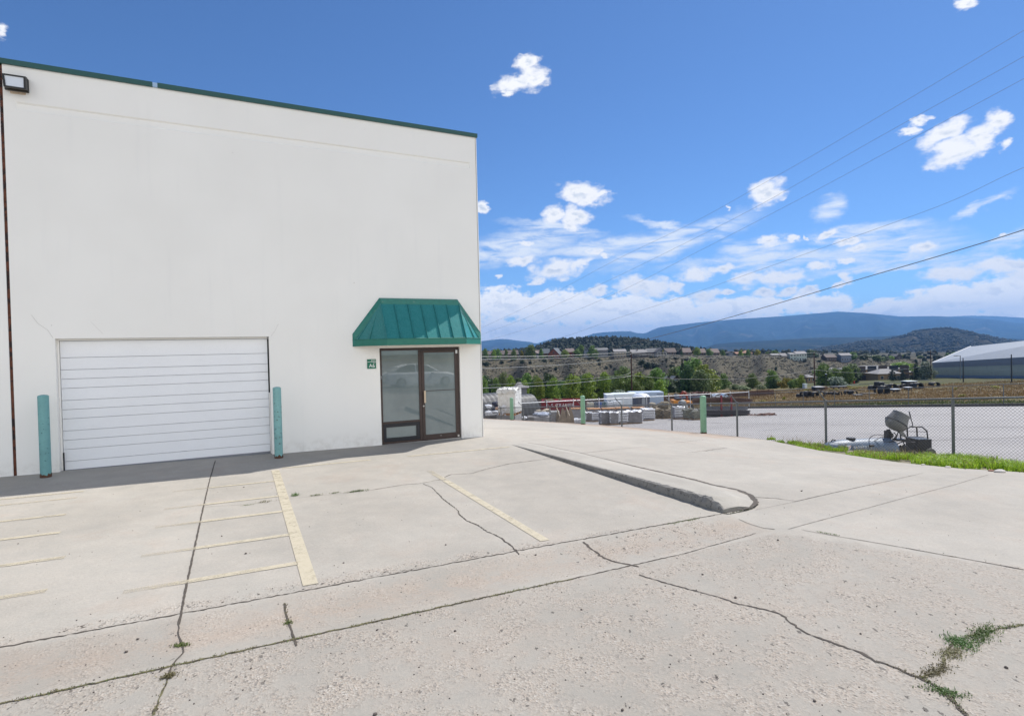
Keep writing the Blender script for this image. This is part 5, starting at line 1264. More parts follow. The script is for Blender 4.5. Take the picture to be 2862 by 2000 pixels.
# steel beam rack with red uprights
loc, w, h, dd = spot(1935, 2104, 1111, None, 50)
xL, _ = 0, 0
def rackpt(u, v, d=50): q = P(u, v, d); return Vector((q[0], q[1], q[2]))
t_ = thing('beam_rack', 'rack of rusty dark steel beams with dark red uprights beyond the fence', 'rack', tuple(P(2010, 1160, 50)[:2])+(float(yardp(*P(2010, 1160, 50)[:2])),), FACE)
inv = Matrix.Rotation(-FACE, 4, 'Z') @ Matrix.Translation(-Vector(t_.location))
def L_(u, v, d=50): return inv @ rackpt(u, v, d)
rr = random.Random(77); p = MB()
def beam_layer(u0, u1, v0, v1, n, dd0, m_, sag=0):
    for k in range(n):
        v = v0+(v1-v0)*(k+.5)/n; d_ = dd0+rr.uniform(0, .9); a = L_(u0+rr.uniform(-2, 3), v, d_); b2 = L_(u1+rr.uniform(-8, 2), v+rr.uniform(-.5, .5), d_); mm = (a+b2)/2+Vector((0, 0, sag+rr.uniform(-.02, .03)))
        r = rr.uniform(.035, .06); p.tube([a, a*.6+mm*.4+Vector((0, 0, sag*.25)), mm, b2*.6+mm*.4+Vector((0, 0, sag*.25)), b2], r, 4)
beam_layer(1936, 2102, 1114, 1127, 30, 49.8, 0, .12); p.build('steel_beams', mat('beam_rust', (.075, .042, .032), .7, var=.5, scale=4), t_)
p = MB(); beam_layer(1966, 2090, 1136, 1144, 14, 49.9, 0); p.build('grey_tubes', mat('tube_grey', (.16, .17, .20), .6, var=.4), t_)
p = MB(); beam_layer(1968, 2096, 1147, 1162, 26, 49.2, 0); p.build('dark_stock', mat('dark_stock', (.035, .033, .045), .6, var=.5, scale=4), t_)
for u, vt in ((1961, 1104), (2015.5, 1104), (2043.5, 1103)):
    p = MB(); a = L_(u, vt, 49.5); p.box(a.x-.07, a.x+.07, a.y-.07, a.y+.07, 0, a.z); p.build('upright', mat('upright_red', (.17, .018, .025), .5), t_)
for v in (1129, 1146, 1163):
    p = MB(); a = L_(1958, v, 49.7); b2 = L_(2090, v, 49.7); p.tube([a, b2], .03, 4); p.build('shelf', m_galv, t_)
loc, w, h, dd = spot(*Y19(1880, 2560, 905, 1010)[:3], vb=1070+1005/10.93)
t_ = MB(); rr = random.Random(3)
for k in range(22): a = rr.uniform(-w/2, w/2); t_.tube([(a, rr.uniform(-.3, .3), .06+rr.random()*h*.4), (a+rr.uniform(.3, .9), rr.uniform(-.3, .3), .06+rr.random()*h*.5)], .05, 4)
o = t_.build('scrap_pile', mat('scrap_rust', (.17, .085, .065), .6)); o.location = loc; o.rotation_euler = (0, 0, FACE); tag(o, 'small low pile of reddish scrap lying on the yard right of the rack', 'scrap pile')
# vehicles beyond the rack
def vehicle(label, u0, u1, vt, vb, d, m, kind='truck'):
    uc = (u0+u1)/2; p = P(uc, 1000, d); zg = zof(uc, vb, d); w = (u1-u0)/FPX*d; h = zof(uc, vt, d)-zg
    t_ = thing('parked_'+kind, label, kind, (p[0], p[1], zg), FACE); q = MB()
    body = [(-w/2, .35*h), (-w/2, .62*h), (-w*.30, .66*h), (-w*.20, .98*h), (w*.12, h), (w*.20, .68*h), (w/2, .64*h), (w/2, .3*h), (w*.36, .2*h), (-w*.38, .2*h)] if kind == 'truck' else [(-w/2, .2*h), (-w/2, .6*h), (-w*.34, .66*h), (-w*.18, h), (w*.22, h), (w*.38, .62*h), (w/2, .52*h), (w/2, .2*h)]
    n = len(q.v); kq = len(body)
    for yy in (0, 1.7): q.v += [(x, yy, z) for x, z in body]
    q.f.append(tuple(range(n, n+kq))); q.f.append(tuple(reversed(range(n+kq, n+2*kq)))); q.m += [0, 0]
    for i in range(kq): j = (i+1) % kq; q.f.append((n+i, n+kq+i, n+kq+j, n+j)); q.m.append(0)
    q.build('body', m, t_)
    q = MB(); q.quad((-w*.26, -.01, .68*h), (w*.14, -.01, .70*h), (w*.10, -.01, .93*h), (-w*.17, -.01, .92*h)); q.build('window', mat('car_glass', (.02, .03, .035), .1), t_)
    for x in (-w*.32, w*.32): q = MB(); q.lathe([(.0, -.02), (.18*h, -.02), (.24*h, 0), (.24*h, .2), (.1*h, .2)], (x, -.04, .22*h), 14, rot=Matrix.Rotation(math.radians(90), 3, 'X')); q.build('wheel', m_plast, t_)
    return t_
vehicle('pale pickup truck parked behind the beam rack', *Y19(330, 660, 385, 510), 88, mat('car_silver', (.38, .42, .46), .3, var=.05))
vehicle('white truck parked beyond the rack, under the small orange cone', *Y19(780, 1090, 345, 470), 92, mat('car_white', (.62, .65, .68), .3, var=.05))
vehicle('pale blue van parked beyond the rack beside the white truck', *Y19(1075, 1250, 350, 470), 95, mat('car_blue', (.42, .50, .60), .3, var=.05), 'van')
# ---------------------------------------------------------------- mixer, water tank and cart behind the fence
DM = 15.2
def near_loc(u, d): p = P(u, 1200, d); return (float(p[0]), float(p[1]), float(yardp(p[0], p[1])))
mx_ = thing('concrete_mixer', 'grey drum concrete mixer tilted on its stand behind the chain-link fence', 'concrete mixer', near_loc(2500, DM), FACE)
invm = Matrix.Rotation(-FACE, 4, 'Z') @ Matrix.Translation(-Vector(mx_.location))
def M_(x, y, d=DM, inv=None): q = P(2440+x/10.69, 1130+y/10.69, d); return (inv or invm) @ Vector(q)
m_mixg = mat('mixer_grey', (.17, .17, .165), .6, var=.25, scale=6, spots=((.32, .31, .30), 9, .62)); m_mixd = mat('mixer_dark', (.04, .04, .045), .6, var=.3)
a = M_(850, 300); b2 = M_(600, 700); ax = (a-b2).normalized(); R_ = (M_(1065, 400)-M_(650, 180)).length/2
rot = ax.to_track_quat('Z', 'Y').to_matrix(); cen = M_(850, 290)
L0 = (M_(850, 290)-M_(590, 745)).length
p = MB(); p.lathe([(R_*.985, 0), (R_*1.0, -.01), (R_*1.02, -L0*.18), (R_*1.22, -L0*.46), (R_*1.25, -L0*.62), (R_*1.12, -L0*.78), (R_*.85, -L0*.93), (R_*.4, -L0*1.0), (0, -L0*1.02)], cen, 36, rot=rot)
p.lathe([(R_*.975, 0), (R_*.95, -L0*.3), (R_*1.1, -L0*.55), (R_*.6, -L0*.9), (0, -L0*.92)], cen, 36, rot=rot); p.build('drum', m_mixg, mx_, smooth='auto')
p = MB(); p.tube([cen+rot @ Vector((math.cos(k*.2618)*R_, math.sin(k*.2618)*R_, 0)) for k in range(25)], .008, 6); p.build('drum_rim', mat('rim_pale', (.40, .40, .39), .5), mx_)
p = MB(); p.tube([cen+rot @ Vector((math.cos(k*.2618)*R_*1.27, math.sin(k*.2618)*R_*1.27, -L0*.56)) for k in range(25)], .014, 6); p.build('drum_band', m_mixd, mx_)
p = MB(); q = [M_(480, 255), M_(500, 262), M_(600, 330), M_(560, 350)]; p.quad(*[v+Vector((0, -.16, 0)) for v in q]); p.build('drum_tag', m_mixg, mx_)
p = MB(); p.tube([M_(1080, 210), M_(1100, 300), M_(1145, 470), M_(1185, 590), M_(1185, 620), M_(1150, 650), M_(1000, 730), M_(890, 790)], [.016, .017, .012, .012, .012, .012, .013, .016], 7); p.build('tilt_handle', m_mixd, mx_, smooth=True)
for nm, pts, r in (('leg', [(700, 780), (860, 870), (1020, 1010), (1240, 1210), (1330, 1320)], .017), ('leg', [(900, 1130), (1000, 1290), (1090, 1420)], .015), ('leg', [(1040, 1030), (880, 1110), (700, 1180), (330, 1230), (200, 1360)], .015), ('strut', [(820, 900), (830, 1020), (840, 1070)], .018), ('strut', [(620, 830), (700, 920), (600, 1050)], .014), ('strut', [(760, 800), (690, 1000), (640, 1050)], .014)):
    p = MB(); p.tube([M_(x, y) for x, y in pts], r, 7); p.build(nm, m_mixd, mx_, smooth=True)
p = MB(); q = [M_(760, 760), M_(880, 790), M_(985, 930), M_(870, 945), M_(800, 880)]
p.poly([v+Vector((0, -.02, 0)) for v in q]); p.poly([v+Vector((0, .02, 0)) for v in reversed(q)]); p.build('bracket', m_mixg, mx_)
p = MB(); c0 = M_(490, 920); p.lathe([(0, -.08), (.06, -.08), (.075, -.05), (.075, .05), (.06, .08), (0, .08)], c0, 16, rot=Matrix.Rotation(math.radians(90), 3, 'Y'))
p.lathe([(0, -.03), (.05, -.03), (.05, .03), (0, .03)], M_(460, 790), 12, rot=Matrix.Rotation(math.radians(90), 3, 'Y')); p.lathe([(0, -.04), (.055, -.04), (.055, .04), (0, .04)], M_(460, 1040), 12, rot=Matrix.Rotation(math.radians(90), 3, 'Y'))
for k in range(5): p.box(c0.x-.09+k*.02, c0.x-.083+k*.02, c0.y-.09, c0.y+.09, c0.z-.13, c0.z+.12)
p.build('engine', m_mixd, mx_, smooth='auto')
p = MB(); q0 = M_(660, 1020); q1 = M_(900, 1070); p.box(q0.x, q1.x, q0.y-.12, q0.y+.12, q1.z, q0.z); p.build('tray', m_black, mx_)
p = MB(); p.tube([M_(900, 1100), M_(1250, 1130)], .022, 6); p.build('axle_beam', m_mixd, mx_)
for xx in (640, 900):
    p = MB(); p.lathe([(0, -.05), (.10, -.05), (.17, -.045), (.19, 0), (.17, .045), (.10, .05), (0, .05)], M_(xx, 1400), 22, rot=Matrix.Rotation(math.radians(90), 3, 'X')); p.build('wheel', m_plast, mx_, smooth='auto')
# cart with dark box
ct = thing('utility_cart', 'black utility cart with railed frame and one small wheel beside the mixer', 'cart', near_loc(2590, DM+.4), FACE)
invc = Matrix.Rotation(-FACE, 4, 'Z') @ Matrix.Translation(-Vector(ct.location)); C_ = lambda x, y, d=DM+.3: M_(x, y, d, invc)
p = MB(); a = C_(1240, 1045); b2 = C_(1665, 1440); p.box(a.x, b2.x-.02, -.25, .25, .08, a.z); p.build('box', mat('cart_black', (.018, .019, .022), .6, var=.3), ct)
p = MB(); p.box(a.x-.012, b2.x-.03, -.27, .27, a.z+.001, a.z+.025); p.build('lid', m_black, ct)
p = MB(); p.tube([C_(1245, 1430), C_(1240, 1200)], .014, 6); p.tube([C_(1095, 665), C_(1470, 670), C_(1610, 790), C_(1640, 1050), C_(1700, 1420)], .018, 7); p.build('frame', m_black, ct, smooth=True)
for pts in ([(1020, 720), (1030, 950)], [(1305, 670), (1320, 950)]): p = MB(); p.tube([C_(*q) for q in pts], .020, 6); p.build('rail_post', m_black, ct)
for pts in ([(950, 800), (1600, 815)], [(700, 955), (1560, 970)]): p = MB(); p.tube([C_(*q) for q in pts], .007, 5); p.build('side_rail', m_black, ct)
p = MB(); wc = C_(1440, 1390); wc.y -= .35; p.lathe([(0, -.04), (.07, -.04), (.13, -.035), (.145, 0), (.13, .035), (.07, .04), (0, .04)], wc, 22, rot=Matrix.Rotation(math.radians(90), 3, 'X')); p.build('wheel', mat('grey_tyre', (.09, .09, .085), .8), ct, smooth='auto')
# long tank lying on the yard
DT = 15.0
tk = thing('water_tank', 'long slate blue tank with white lettering and shield emblem lying behind the fence', 'tank', near_loc(2380, DT), FACE+.10)
invt = Matrix.Rotation(-(FACE+.10), 4, 'Z') @ Matrix.Translation(-Vector(tk.location))
T_ = lambda x, y, d=DT: invt @ Vector(P(2270+x/12.76, 1200+y/12.76, d))
xa = T_(200, 600).x; xb = T_(2300, 500).x+.55; zt_ = T_(1300, 350).z; R_ = .31; zc = zt_-R_
m_tank = mat('tank_slate', (.10, .145, .21), .5, var=.18, scale=4, spots=((.06, .07, .09), 7, .60))
p = MB(); prof = [(0, xa), (R_*.35, xa+.03), (R_*.62, xa+.12), (R_*.82, xa+.26), (R_*.95, xa+.45), (R_, xa+.7), (R_, xa+1.2), (R_*1.0, xb-.5), (R_*.97, xb-.15), (R_*.8, xb-.04), (0, xb)]
p.lathe([(r, x) for r, x in prof], (0, 0, 0), 32, rot=Matrix.Rotation(math.radians(90), 3, 'Y')); o = p.build('shell', m_tank, tk, smooth=True); o.location = (0, 0, zc)
p = MB(); q = T_(1380, 340); p.lathe([(.105, -.04), (.11, 0), (.11, .05), (.10, .06), (0, .06)], (q.x, 0, zt_-.01), 20); p.build('filler_cap', m_plast, tk)
p = MB(); c0 = T_(730, 380); p.tube([Vector((c0.x-.07, 0, zt_-.14)), Vector((c0.x-.075, 0, zt_-.03)), Vector((c0.x-.03, 0, zt_+.02)), Vector((c0.x+.04, 0, zt_-.01)), Vector((c0.x+.08, 0, zt_-.07))], .016, 8); p.build('lifting_loop', m_plast, tk, smooth=True)
ml = mat('label_white', (.80, .82, .84), .5, var=.03)
zc2 = T_(1400, 560).z; yy = -math.sqrt(max(.001, R_*R_-(zc2-zc)**2))-.012
tx = text('lettering', 'SNWFSTE.', .088, (T_(1540, 575).x, yy, zc2-.005), tk, ml, 0, sx=1.35, shear=.35, rz=(math.radians(62), 0, 0))
p = MB()
sh = [(-.085, .055), (.0, .062), (.085, .055), (.02, -.04), (-.035, -.062), (-.075, -.03)]
cx_ = T_(1040, 570).x
def onshell(dx, dz):
    z = zc2+dz*.85; return Vector((cx_+dx, -math.sqrt(max(.001, (R_+.006)**2-(z-zc)**2)), z))
p.poly([onshell(*s) for s in sh]); p.build('emblem', ml, tk)
p = MB(); p.poly([onshell(*s)+Vector((0, -.003, 0)) for s in [(-.066, .030), (-.045, .044), (-.012, .030), (-.014, -.004), (-.038, -.030), (-.062, -.008)]]); p.build('emblem_blue', mat('emblem_blue', (.06, .12, .25), .5), tk)
p = MB(); p.poly([onshell(*s)+Vector((0, -.003, 0)) for s in [(.072, .046), (.045, .046), (-.012, -.012), (-.016, -.034)]]); p.build('emblem_red', mat('emblem_red', (.55, .10, .04), .5), tk)
p = MB(); p.box(T_(1790, 0).x, T_(1920, 0).x, yy-.05, yy+.02, zc2+.0, zc2+.05); p.build('valve', m_plast, tk)
hs_ = thing('hose', 'black hose looping over the slate blue tank towards the mixer engine', 'hose', near_loc(2440, DM-.2), FACE)
invh = Matrix.Rotation(-FACE, 4, 'Z') @ Matrix.Translation(-Vector(hs_.location)); CMh = lambda x, y: invh @ Vector(P(2250+x/5.74, 1120+y/5.74, DM-.3))
def spl(pts, n=6):
    out = []
    for i in range(len(pts)-1):
        p0 = pts[max(i-1, 0)]; p1 = pts[i]; p2 = pts[i+1]; p3 = pts[min(i+2, len(pts)-1)]
        for k in range(n):
            t_ = k/n; out.append(.5*((2*p1)+(p2-p0)*t_+(2*p0-5*p1+4*p2-p3)*t_*t_+(3*p1-p0-3*p2+p3)*t_**3))
    out.append(pts[-1]); return out
p = MB(); p.tube(spl([CMh(*q) for q in ((1300, 570), (1240, 548), (1150, 540), (1080, 560), (1035, 600), (1028, 635), (1060, 655), (1095, 655), (1180, 600), (1290, 565))]), .009, 6); p.build('hose_loop', m_plast, hs_, smooth=True)
p = MB(); p.tube(spl([CMh(*q) for q in ((1095, 660), (1200, 655), (1380, 655), (1480, 650))]), .008, 6); p.build('upper_hose', m_plast, hs_, smooth=True)
p = MB(); p.tube(spl([CMh(*q) for q in ((930, 705), (1080, 705), (1250, 700), (1400, 645), (1470, 620))]), .010, 6); p.build('lower_hose', m_plast, hs_, smooth=True)
# ---------------------------------------------------------------- vegetation
nr = np.random.RandomState(11)
def leaf_mesh(name, centres, radii, n, size, m, up=0.3, shell=.55):
    """n leaf clumps spread through overlapping lobes; each clump is one small bent quad"""
    C_ = np.array(centres, float); R_ = np.array(radii, float)
    wgt = R_[:, 0]*R_[:, 2]; idx = nr.choice(len(C_), n, p=wgt/wgt.sum())
    dirs = nr.normal(size=(n, 3)); dirs /= np.linalg.norm(dirs, axis=1)[:, None]
    rad = (shell+(1-shell)*nr.rand(n)**.6)[:, None]
    p = C_[idx]+dirs*R_[idx]*rad*(1+.10*nr.normal(size=(n, 1)))
    nrm = dirs*.7+nr.normal(size=(n, 3))*.55+np.array([0, 0, up]); nrm /= np.linalg.norm(nrm, axis=1)[:, None]
    a = np.cross(nrm, nr.normal(size=(n, 3))); a /= np.linalg.norm(a, axis=1)[:, None]; b_ = np.cross(nrm, a)
    s = (size*(.6+.8*nr.rand(n)))[:, None]; asp = (.6+.4*nr.rand(n))[:, None]
    q = np.stack([p-a*s-b_*s*asp*.3, p+b_*s*asp*-1.0, p+a*s+b_*s*asp*.25, p+b_*s*asp], 1)
    q[:, 1] += nrm*s*.25; q[:, 3] += nrm*s*.25
    V = q.reshape(-1, 3); V[:, 2] = np.maximum(V[:, 2], .02)
    me = bpy.data.meshes.new(name); me.from_pydata(V.tolist(), [], np.arange(len(V)).reshape(-1, 4).tolist()); me.materials.append(m); me.update(); return me
def trunk_mesh(name, h, r, limbs, m, seed, lean=.04):
    rr = random.Random(seed); p = MB(); pts = [Vector((rr.uniform(-lean, lean)*k, rr.uniform(-lean, lean)*k, h*k/5)) for k in range(6)]
    p.tube([Vector((0, 0, -.3*r*10))]+pts, [r*1.3]+[r*(1-.17*k) for k in range(6)], 7)
    for _ in range(limbs):
        k = rr.uniform(.3, .9); q = Vector((0, 0, h*k)); a = rr.uniform(0, 6.28); L = h*rr.uniform(.18, .38)*(1.2-k*.6)
        p.tube([q, q+Vector((math.cos(a)*L*.5, math.sin(a)*L*.5, L*.35)), q+Vector((math.cos(a)*L, math.sin(a)*L, L*.9))], [r*.45, r*.3, r*.1], 5)
    me = bpy.data.meshes.new(name); me.from_pydata(p.v, [], p.f); me.materials.append(m); me.update(); return me
m_bark = mat('bark', (.13, .10, .075), .95, var=.3, scale=4); m_barkw = mat('pale_bark', (.36, .33, .28), .9, var=.3, scale=4)
LM = {'bright': leaf_mat('leaf_bright', (.10, .17, .02), (.30, .40, .06)), 'mid': leaf_mat('leaf_mid', (.065, .12, .022), (.20, .29, .065)), 'dark': leaf_mat('leaf_dark', (.025, .06, .018), (.085, .14, .04), .12),
      'silver': leaf_mat('leaf_silver', (.10, .14, .09), (.30, .35, .26)), 'pale': leaf_mat('leaf_pale', (.07, .11, .035), (.20, .25, .09)), 'yellow': leaf_mat('leaf_yellow', (.13, .14, .015), (.40, .33, .03)),
      'spruce': leaf_mat('needle_spruce', (.008, .022, .014), (.028, .05, .030), .05), 'juniper': leaf_mat('needle_juniper', (.014, .028, .012), (.045, .062, .025), .05)}
# unit crowns: height 1, half width .5 at scale 1
def oval_lobes(seed, n=17, top=1.0, base=-.06, wide=.5):
    rr = random.Random(seed); c = []; r = []
    for k in range(n):
        z = base+.10+(top-base-.2)*((k+.5)/n); env = math.sin(math.pi*min(1, (z-base)/(top-base)*.72+.24))**.7*wide
        a = rr.uniform(0, 6.28); q = rr.uniform(.15, .62)*env; c.append((q*math.cos(a), q*math.sin(a), z)); s = rr.uniform(.38, .6)*env+.04; r.append((s, s, s*rr.uniform(.32, .46)/wide*.5+.035))
    c.append((0, 0, .55)); r.append((wide*.5, wide*.5, .33)); return c, r
def cone_lobes(seed, n=16):
    rr = random.Random(seed); c = []; r = []
    for k in range(n):
        z = .06+.9*k/n; w = .5*(1-z)**.85+.02
        for j in range(3): a = rr.uniform(0, 6.28); c.append((w*.45*math.cos(a), w*.45*math.sin(a), z)); r.append((w*.55, w*.55, .035))
    return c, r
def bush_lobes(seed, n=12):
    rr = random.Random(seed); c = []; r = []
    for k in range(n):
        a = rr.uniform(0, 6.28); q = rr.uniform(0, .33); z = rr.uniform(.22, .72)*(1-q*.7); c.append((q*math.cos(a), q*math.sin(a), z)); s = rr.uniform(.14, .24); r.append((s, s, s*1.15))
    return c, r
SHAPES = {}
for s in range(4): SHAPES['oval%d' % s] = leaf_mesh('crown', *oval_lobes(s+1), 3000, .033, LM['mid'])
for s in range(2): SHAPES['cone%d' % s] = leaf_mesh('crown', *cone_lobes(s+5), 2000, .024, LM['spruce'], up=-.2)
for s in range(3): SHAPES['bush%d' % s] = leaf_mesh('crown', *bush_lobes(s+9), 1500, .040, LM['mid'])
TR = [trunk_mesh('trunk', .8, .022, 7, m_bark, k) for k in range(2)]+[trunk_mesh('trunk', .8, .018, 8, m_barkw, 7)]
_mc = {}
def shape_mat(sh, lm):
    if (sh, lm) not in _mc: me = SHAPES[sh].copy(); me.materials.clear(); me.materials.append(LM[lm]); _mc[(sh, lm)] = me
    return _mc[(sh, lm)]
TREES = []   # (root, picture column, template, group)
tr_rnd = random.Random(99)
def tree(u, vt, w, vb, sh, lm, tmpl, grp, d=None, cat='tree', name=None):
    """u, vt, w, vb: picture column, top, width and foot (photo px)"""
    if d is None: p, d = hit(u, vb)
    else:
        p = P(u, 1000, d); p[2] = float(terrain(p[0], p[1]))
    h = max(.6, zof(u, vt, d)-p[2]); ww = w/FPX*d
    k = tr_rnd.randint(0, {'oval': 3, 'cone': 1, 'bush': 2}[sh]); key = sh+str(k)
    nm = name or {'oval': 'deciduous_tree', 'cone': 'spruce_tree', 'bush': 'round_tree'}[sh]
    e = bpy.data.objects.new(nm, None); COL.objects.link(e); e.location = (p[0], p[1], p[2]-.05); e.rotation_euler = (0, 0, tr_rnd.uniform(0, 6.28)); e.scale = (ww*(1.42 if sh == 'oval' else 1.08), ww*(1.42 if sh == 'oval' else 1.08), h*1.03)
    c = bpy.data.objects.new('crown', shape_mat(key, lm)); COL.objects.link(c); c.parent = e
    if sh != 'bush' or h > 3:
        t_ = bpy.data.objects.new('trunk', TR[2] if lm in ('silver', 'pale') else TR[k % 2]); COL.objects.link(t_); t_.parent = e
    e['category'] = cat; TREES.append((e, u, tmpl, grp)); return e
Z13 = lambda x, y: (1340+x/6.378, 960+y/6.378); Z17 = lambda x, y: (1700+x/6.378, 960+y/6.378); Z20 = lambda x, y: (2040+x/6.378, 960+y/6.378); Z24 = lambda x, y: (2400+x/4.97, 940+y/4.97)
R4 = lambda x, y: (1340+x/4.86, 900+y/4.86); R5 = lambda x, y: (1700+x/4.86, 900+y/4.86); R6 = lambda x, y: (2050+x/4.86, 900+y/4.86); R7 = lambda x, y: (2440+x/3.73, 900+y/3.73)
def T(fr, k, x, yt, w, yb, sh, lm, tmpl, grp, **kw):
    a = fr(x, yt); b_ = fr(x, yb); tree(a[0], a[1], w/k, b_[1], sh, lm, tmpl, grp, **kw)
GA = 'leafy trees behind the yard'; LA = 'leafy green tree in the belt behind the yard'
for x, yt, w, sh, lm, d in ((40, 560, 190, 'oval', 'mid', 128), (210, 640, 150, 'oval', 'dark', 150), (300, 600, 170, 'oval', 'mid', 140), (425, 505, 190, 'oval', 'pale', 150), (545, 560, 170, 'oval', 'bright', 133), (690, 590, 190, 'oval', 'dark', 150),
                           (860, 515, 230, 'oval', 'mid', 140), (800, 650, 170, 'oval', 'bright', 120), (980, 560, 200, 'oval', 'mid', 136), (1060, 600, 170, 'oval', 'bright', 130), (1210, 525, 260, 'oval', 'dark', 152), (1310, 600, 220, 'oval', 'bright', 132), (1440, 640, 160, 'oval', 'pale', 148),
                           (1500, 660, 180, 'oval', 'mid', 140), (1640, 540, 270, 'oval', 'bright', 130), (1790, 560, 130, 'oval', 'dark', 156), (1800, 680, 200, 'oval', 'mid', 135), (1930, 515, 270, 'oval', 'bright', 134), (2100, 590, 210, 'oval', 'pale', 142), (2240, 500, 230, 'oval', 'bright', 138)):
    a = Z13(x, yt); tree(a[0], a[1], w/6.378, 0, sh, lm, LA, GA, d=d)
for x, yt, w, sh, lm, d in ((130, 690, 190, 'oval', 'mid', 130), (200, 590, 230, 'oval', 'pale', 150), (285, 760, 150, 'oval', 'mid', 130), (430, 675, 190, 'oval', 'bright', 134), (380, 790, 150, 'oval', 'mid', 126), (530, 720, 190, 'oval', 'mid', 132), (640, 615, 230, 'oval', 'mid', 136), (700, 770, 150, 'oval', 'bright', 128),
                           (900, 600, 190, 'oval', 'pale', 190), (1000, 480, 150, 'cone', 'spruce', 165), (1130, 475, 300, 'oval', 'mid', 185), (1075, 560, 200, 'oval', 'dark', 160), (1290, 560, 300, 'oval', 'bright', 160), (1240, 640, 220, 'oval', 'pale', 155), (1380, 700, 150, 'oval', 'mid', 165), (1470, 715, 140, 'oval', 'mid', 175), (1570, 690, 130, 'oval', 'mid', 185)):
    a = R5(x, yt); tree(a[0], a[1], w/4.86, 0, sh, lm, 'dark pointed spruce beside the log house' if sh == 'cone' else LA, None if sh == 'cone' else GA, d=d)
for i in range(26):
    u = 1352+i*21.5+tr_rnd.uniform(-6, 6); tree(u, 1052+tr_rnd.uniform(-6, 16)+(6 if u > 1800 else 0), 44, 0, 'oval', tr_rnd.choice(['dark', 'mid', 'dark']), LA, GA, d=170+tr_rnd.uniform(0, 18))
a = R5(150, 865); tree(a[0], a[1], 290/4.86, 0, 'bush', 'silver', 'silvery grey shrub beside the first power pole, before the pale container', None, d=112, cat='shrub', name='silver_shrub')
GB = 'trees along the foot of the hill'; LB = 'green tree at the foot of the scrub hill'
for x, yt, w, sh, lm, yb in ((262, 690, 135, 'oval', 'mid', 905), (512, 645, 155, 'oval', 'mid', 905), (545, 760, 130, 'oval', 'dark', 905), (120, 850, 260, 'bush', 'pale', 925), (20, 820, 160, 'bush', 'pale', 920), (365, 830, 160, 'bush', 'pale', 915), (660, 770, 120, 'bush', 'yellow', 900), (725, 715, 130, 'bush', 'yellow', 890), (790, 760, 130, 'bush', 'mid', 900), (845, 765, 110, 'oval', 'mid', 890), (920, 710, 95, 'oval', 'bright', 895),
                           (1210, 555, 190, 'oval', 'mid', 862), (1290, 640, 120, 'oval', 'mid', 860), (1390, 620, 150, 'oval', 'mid', 850), (1545, 585, 180, 'oval', 'mid', 840), (1640, 560, 200, 'oval', 'pale', 800)):
    T(R6, 4.86, x, yt, w, yb, sh, lm, LB, GB)
T(R6, 4.86, 1405, 705, 290, 868, 'bush', 'silver', 'large silvery willow right of the second power pole', None, name='silver_willow')
T(R6, 4.86, 1655, 620, 95, 830, 'cone', 'spruce', 'dark spruce at the left corner of the brown office building', None)
for x, yt, w, yb, i in ((200, 480, 115, 612, 0), (305, 480, 90, 610, 1), (450, 405, 135, 605, 2)):
    T(R7, 3.73, x, yt, w, yb, 'cone', 'spruce', ['dark spruce in front of the low brown wing', 'narrow greenish spruce between two darker spruces', 'tallest dark spruce left of the warehouse'][i], None)
T(R7, 3.73, 310, 415, 230, 560, 'oval', 'bright', 'bright green tree behind the low brown wing', None)
T(R7, 3.73, 400, 430, 130, 560, 'oval', 'bright', 'small bright green tree left of the tallest spruce', None)
T(R7, 3.73, 560, 405, 140, 598, 'oval', 'silver', 'silvery tree against the left end of the warehouse', None)
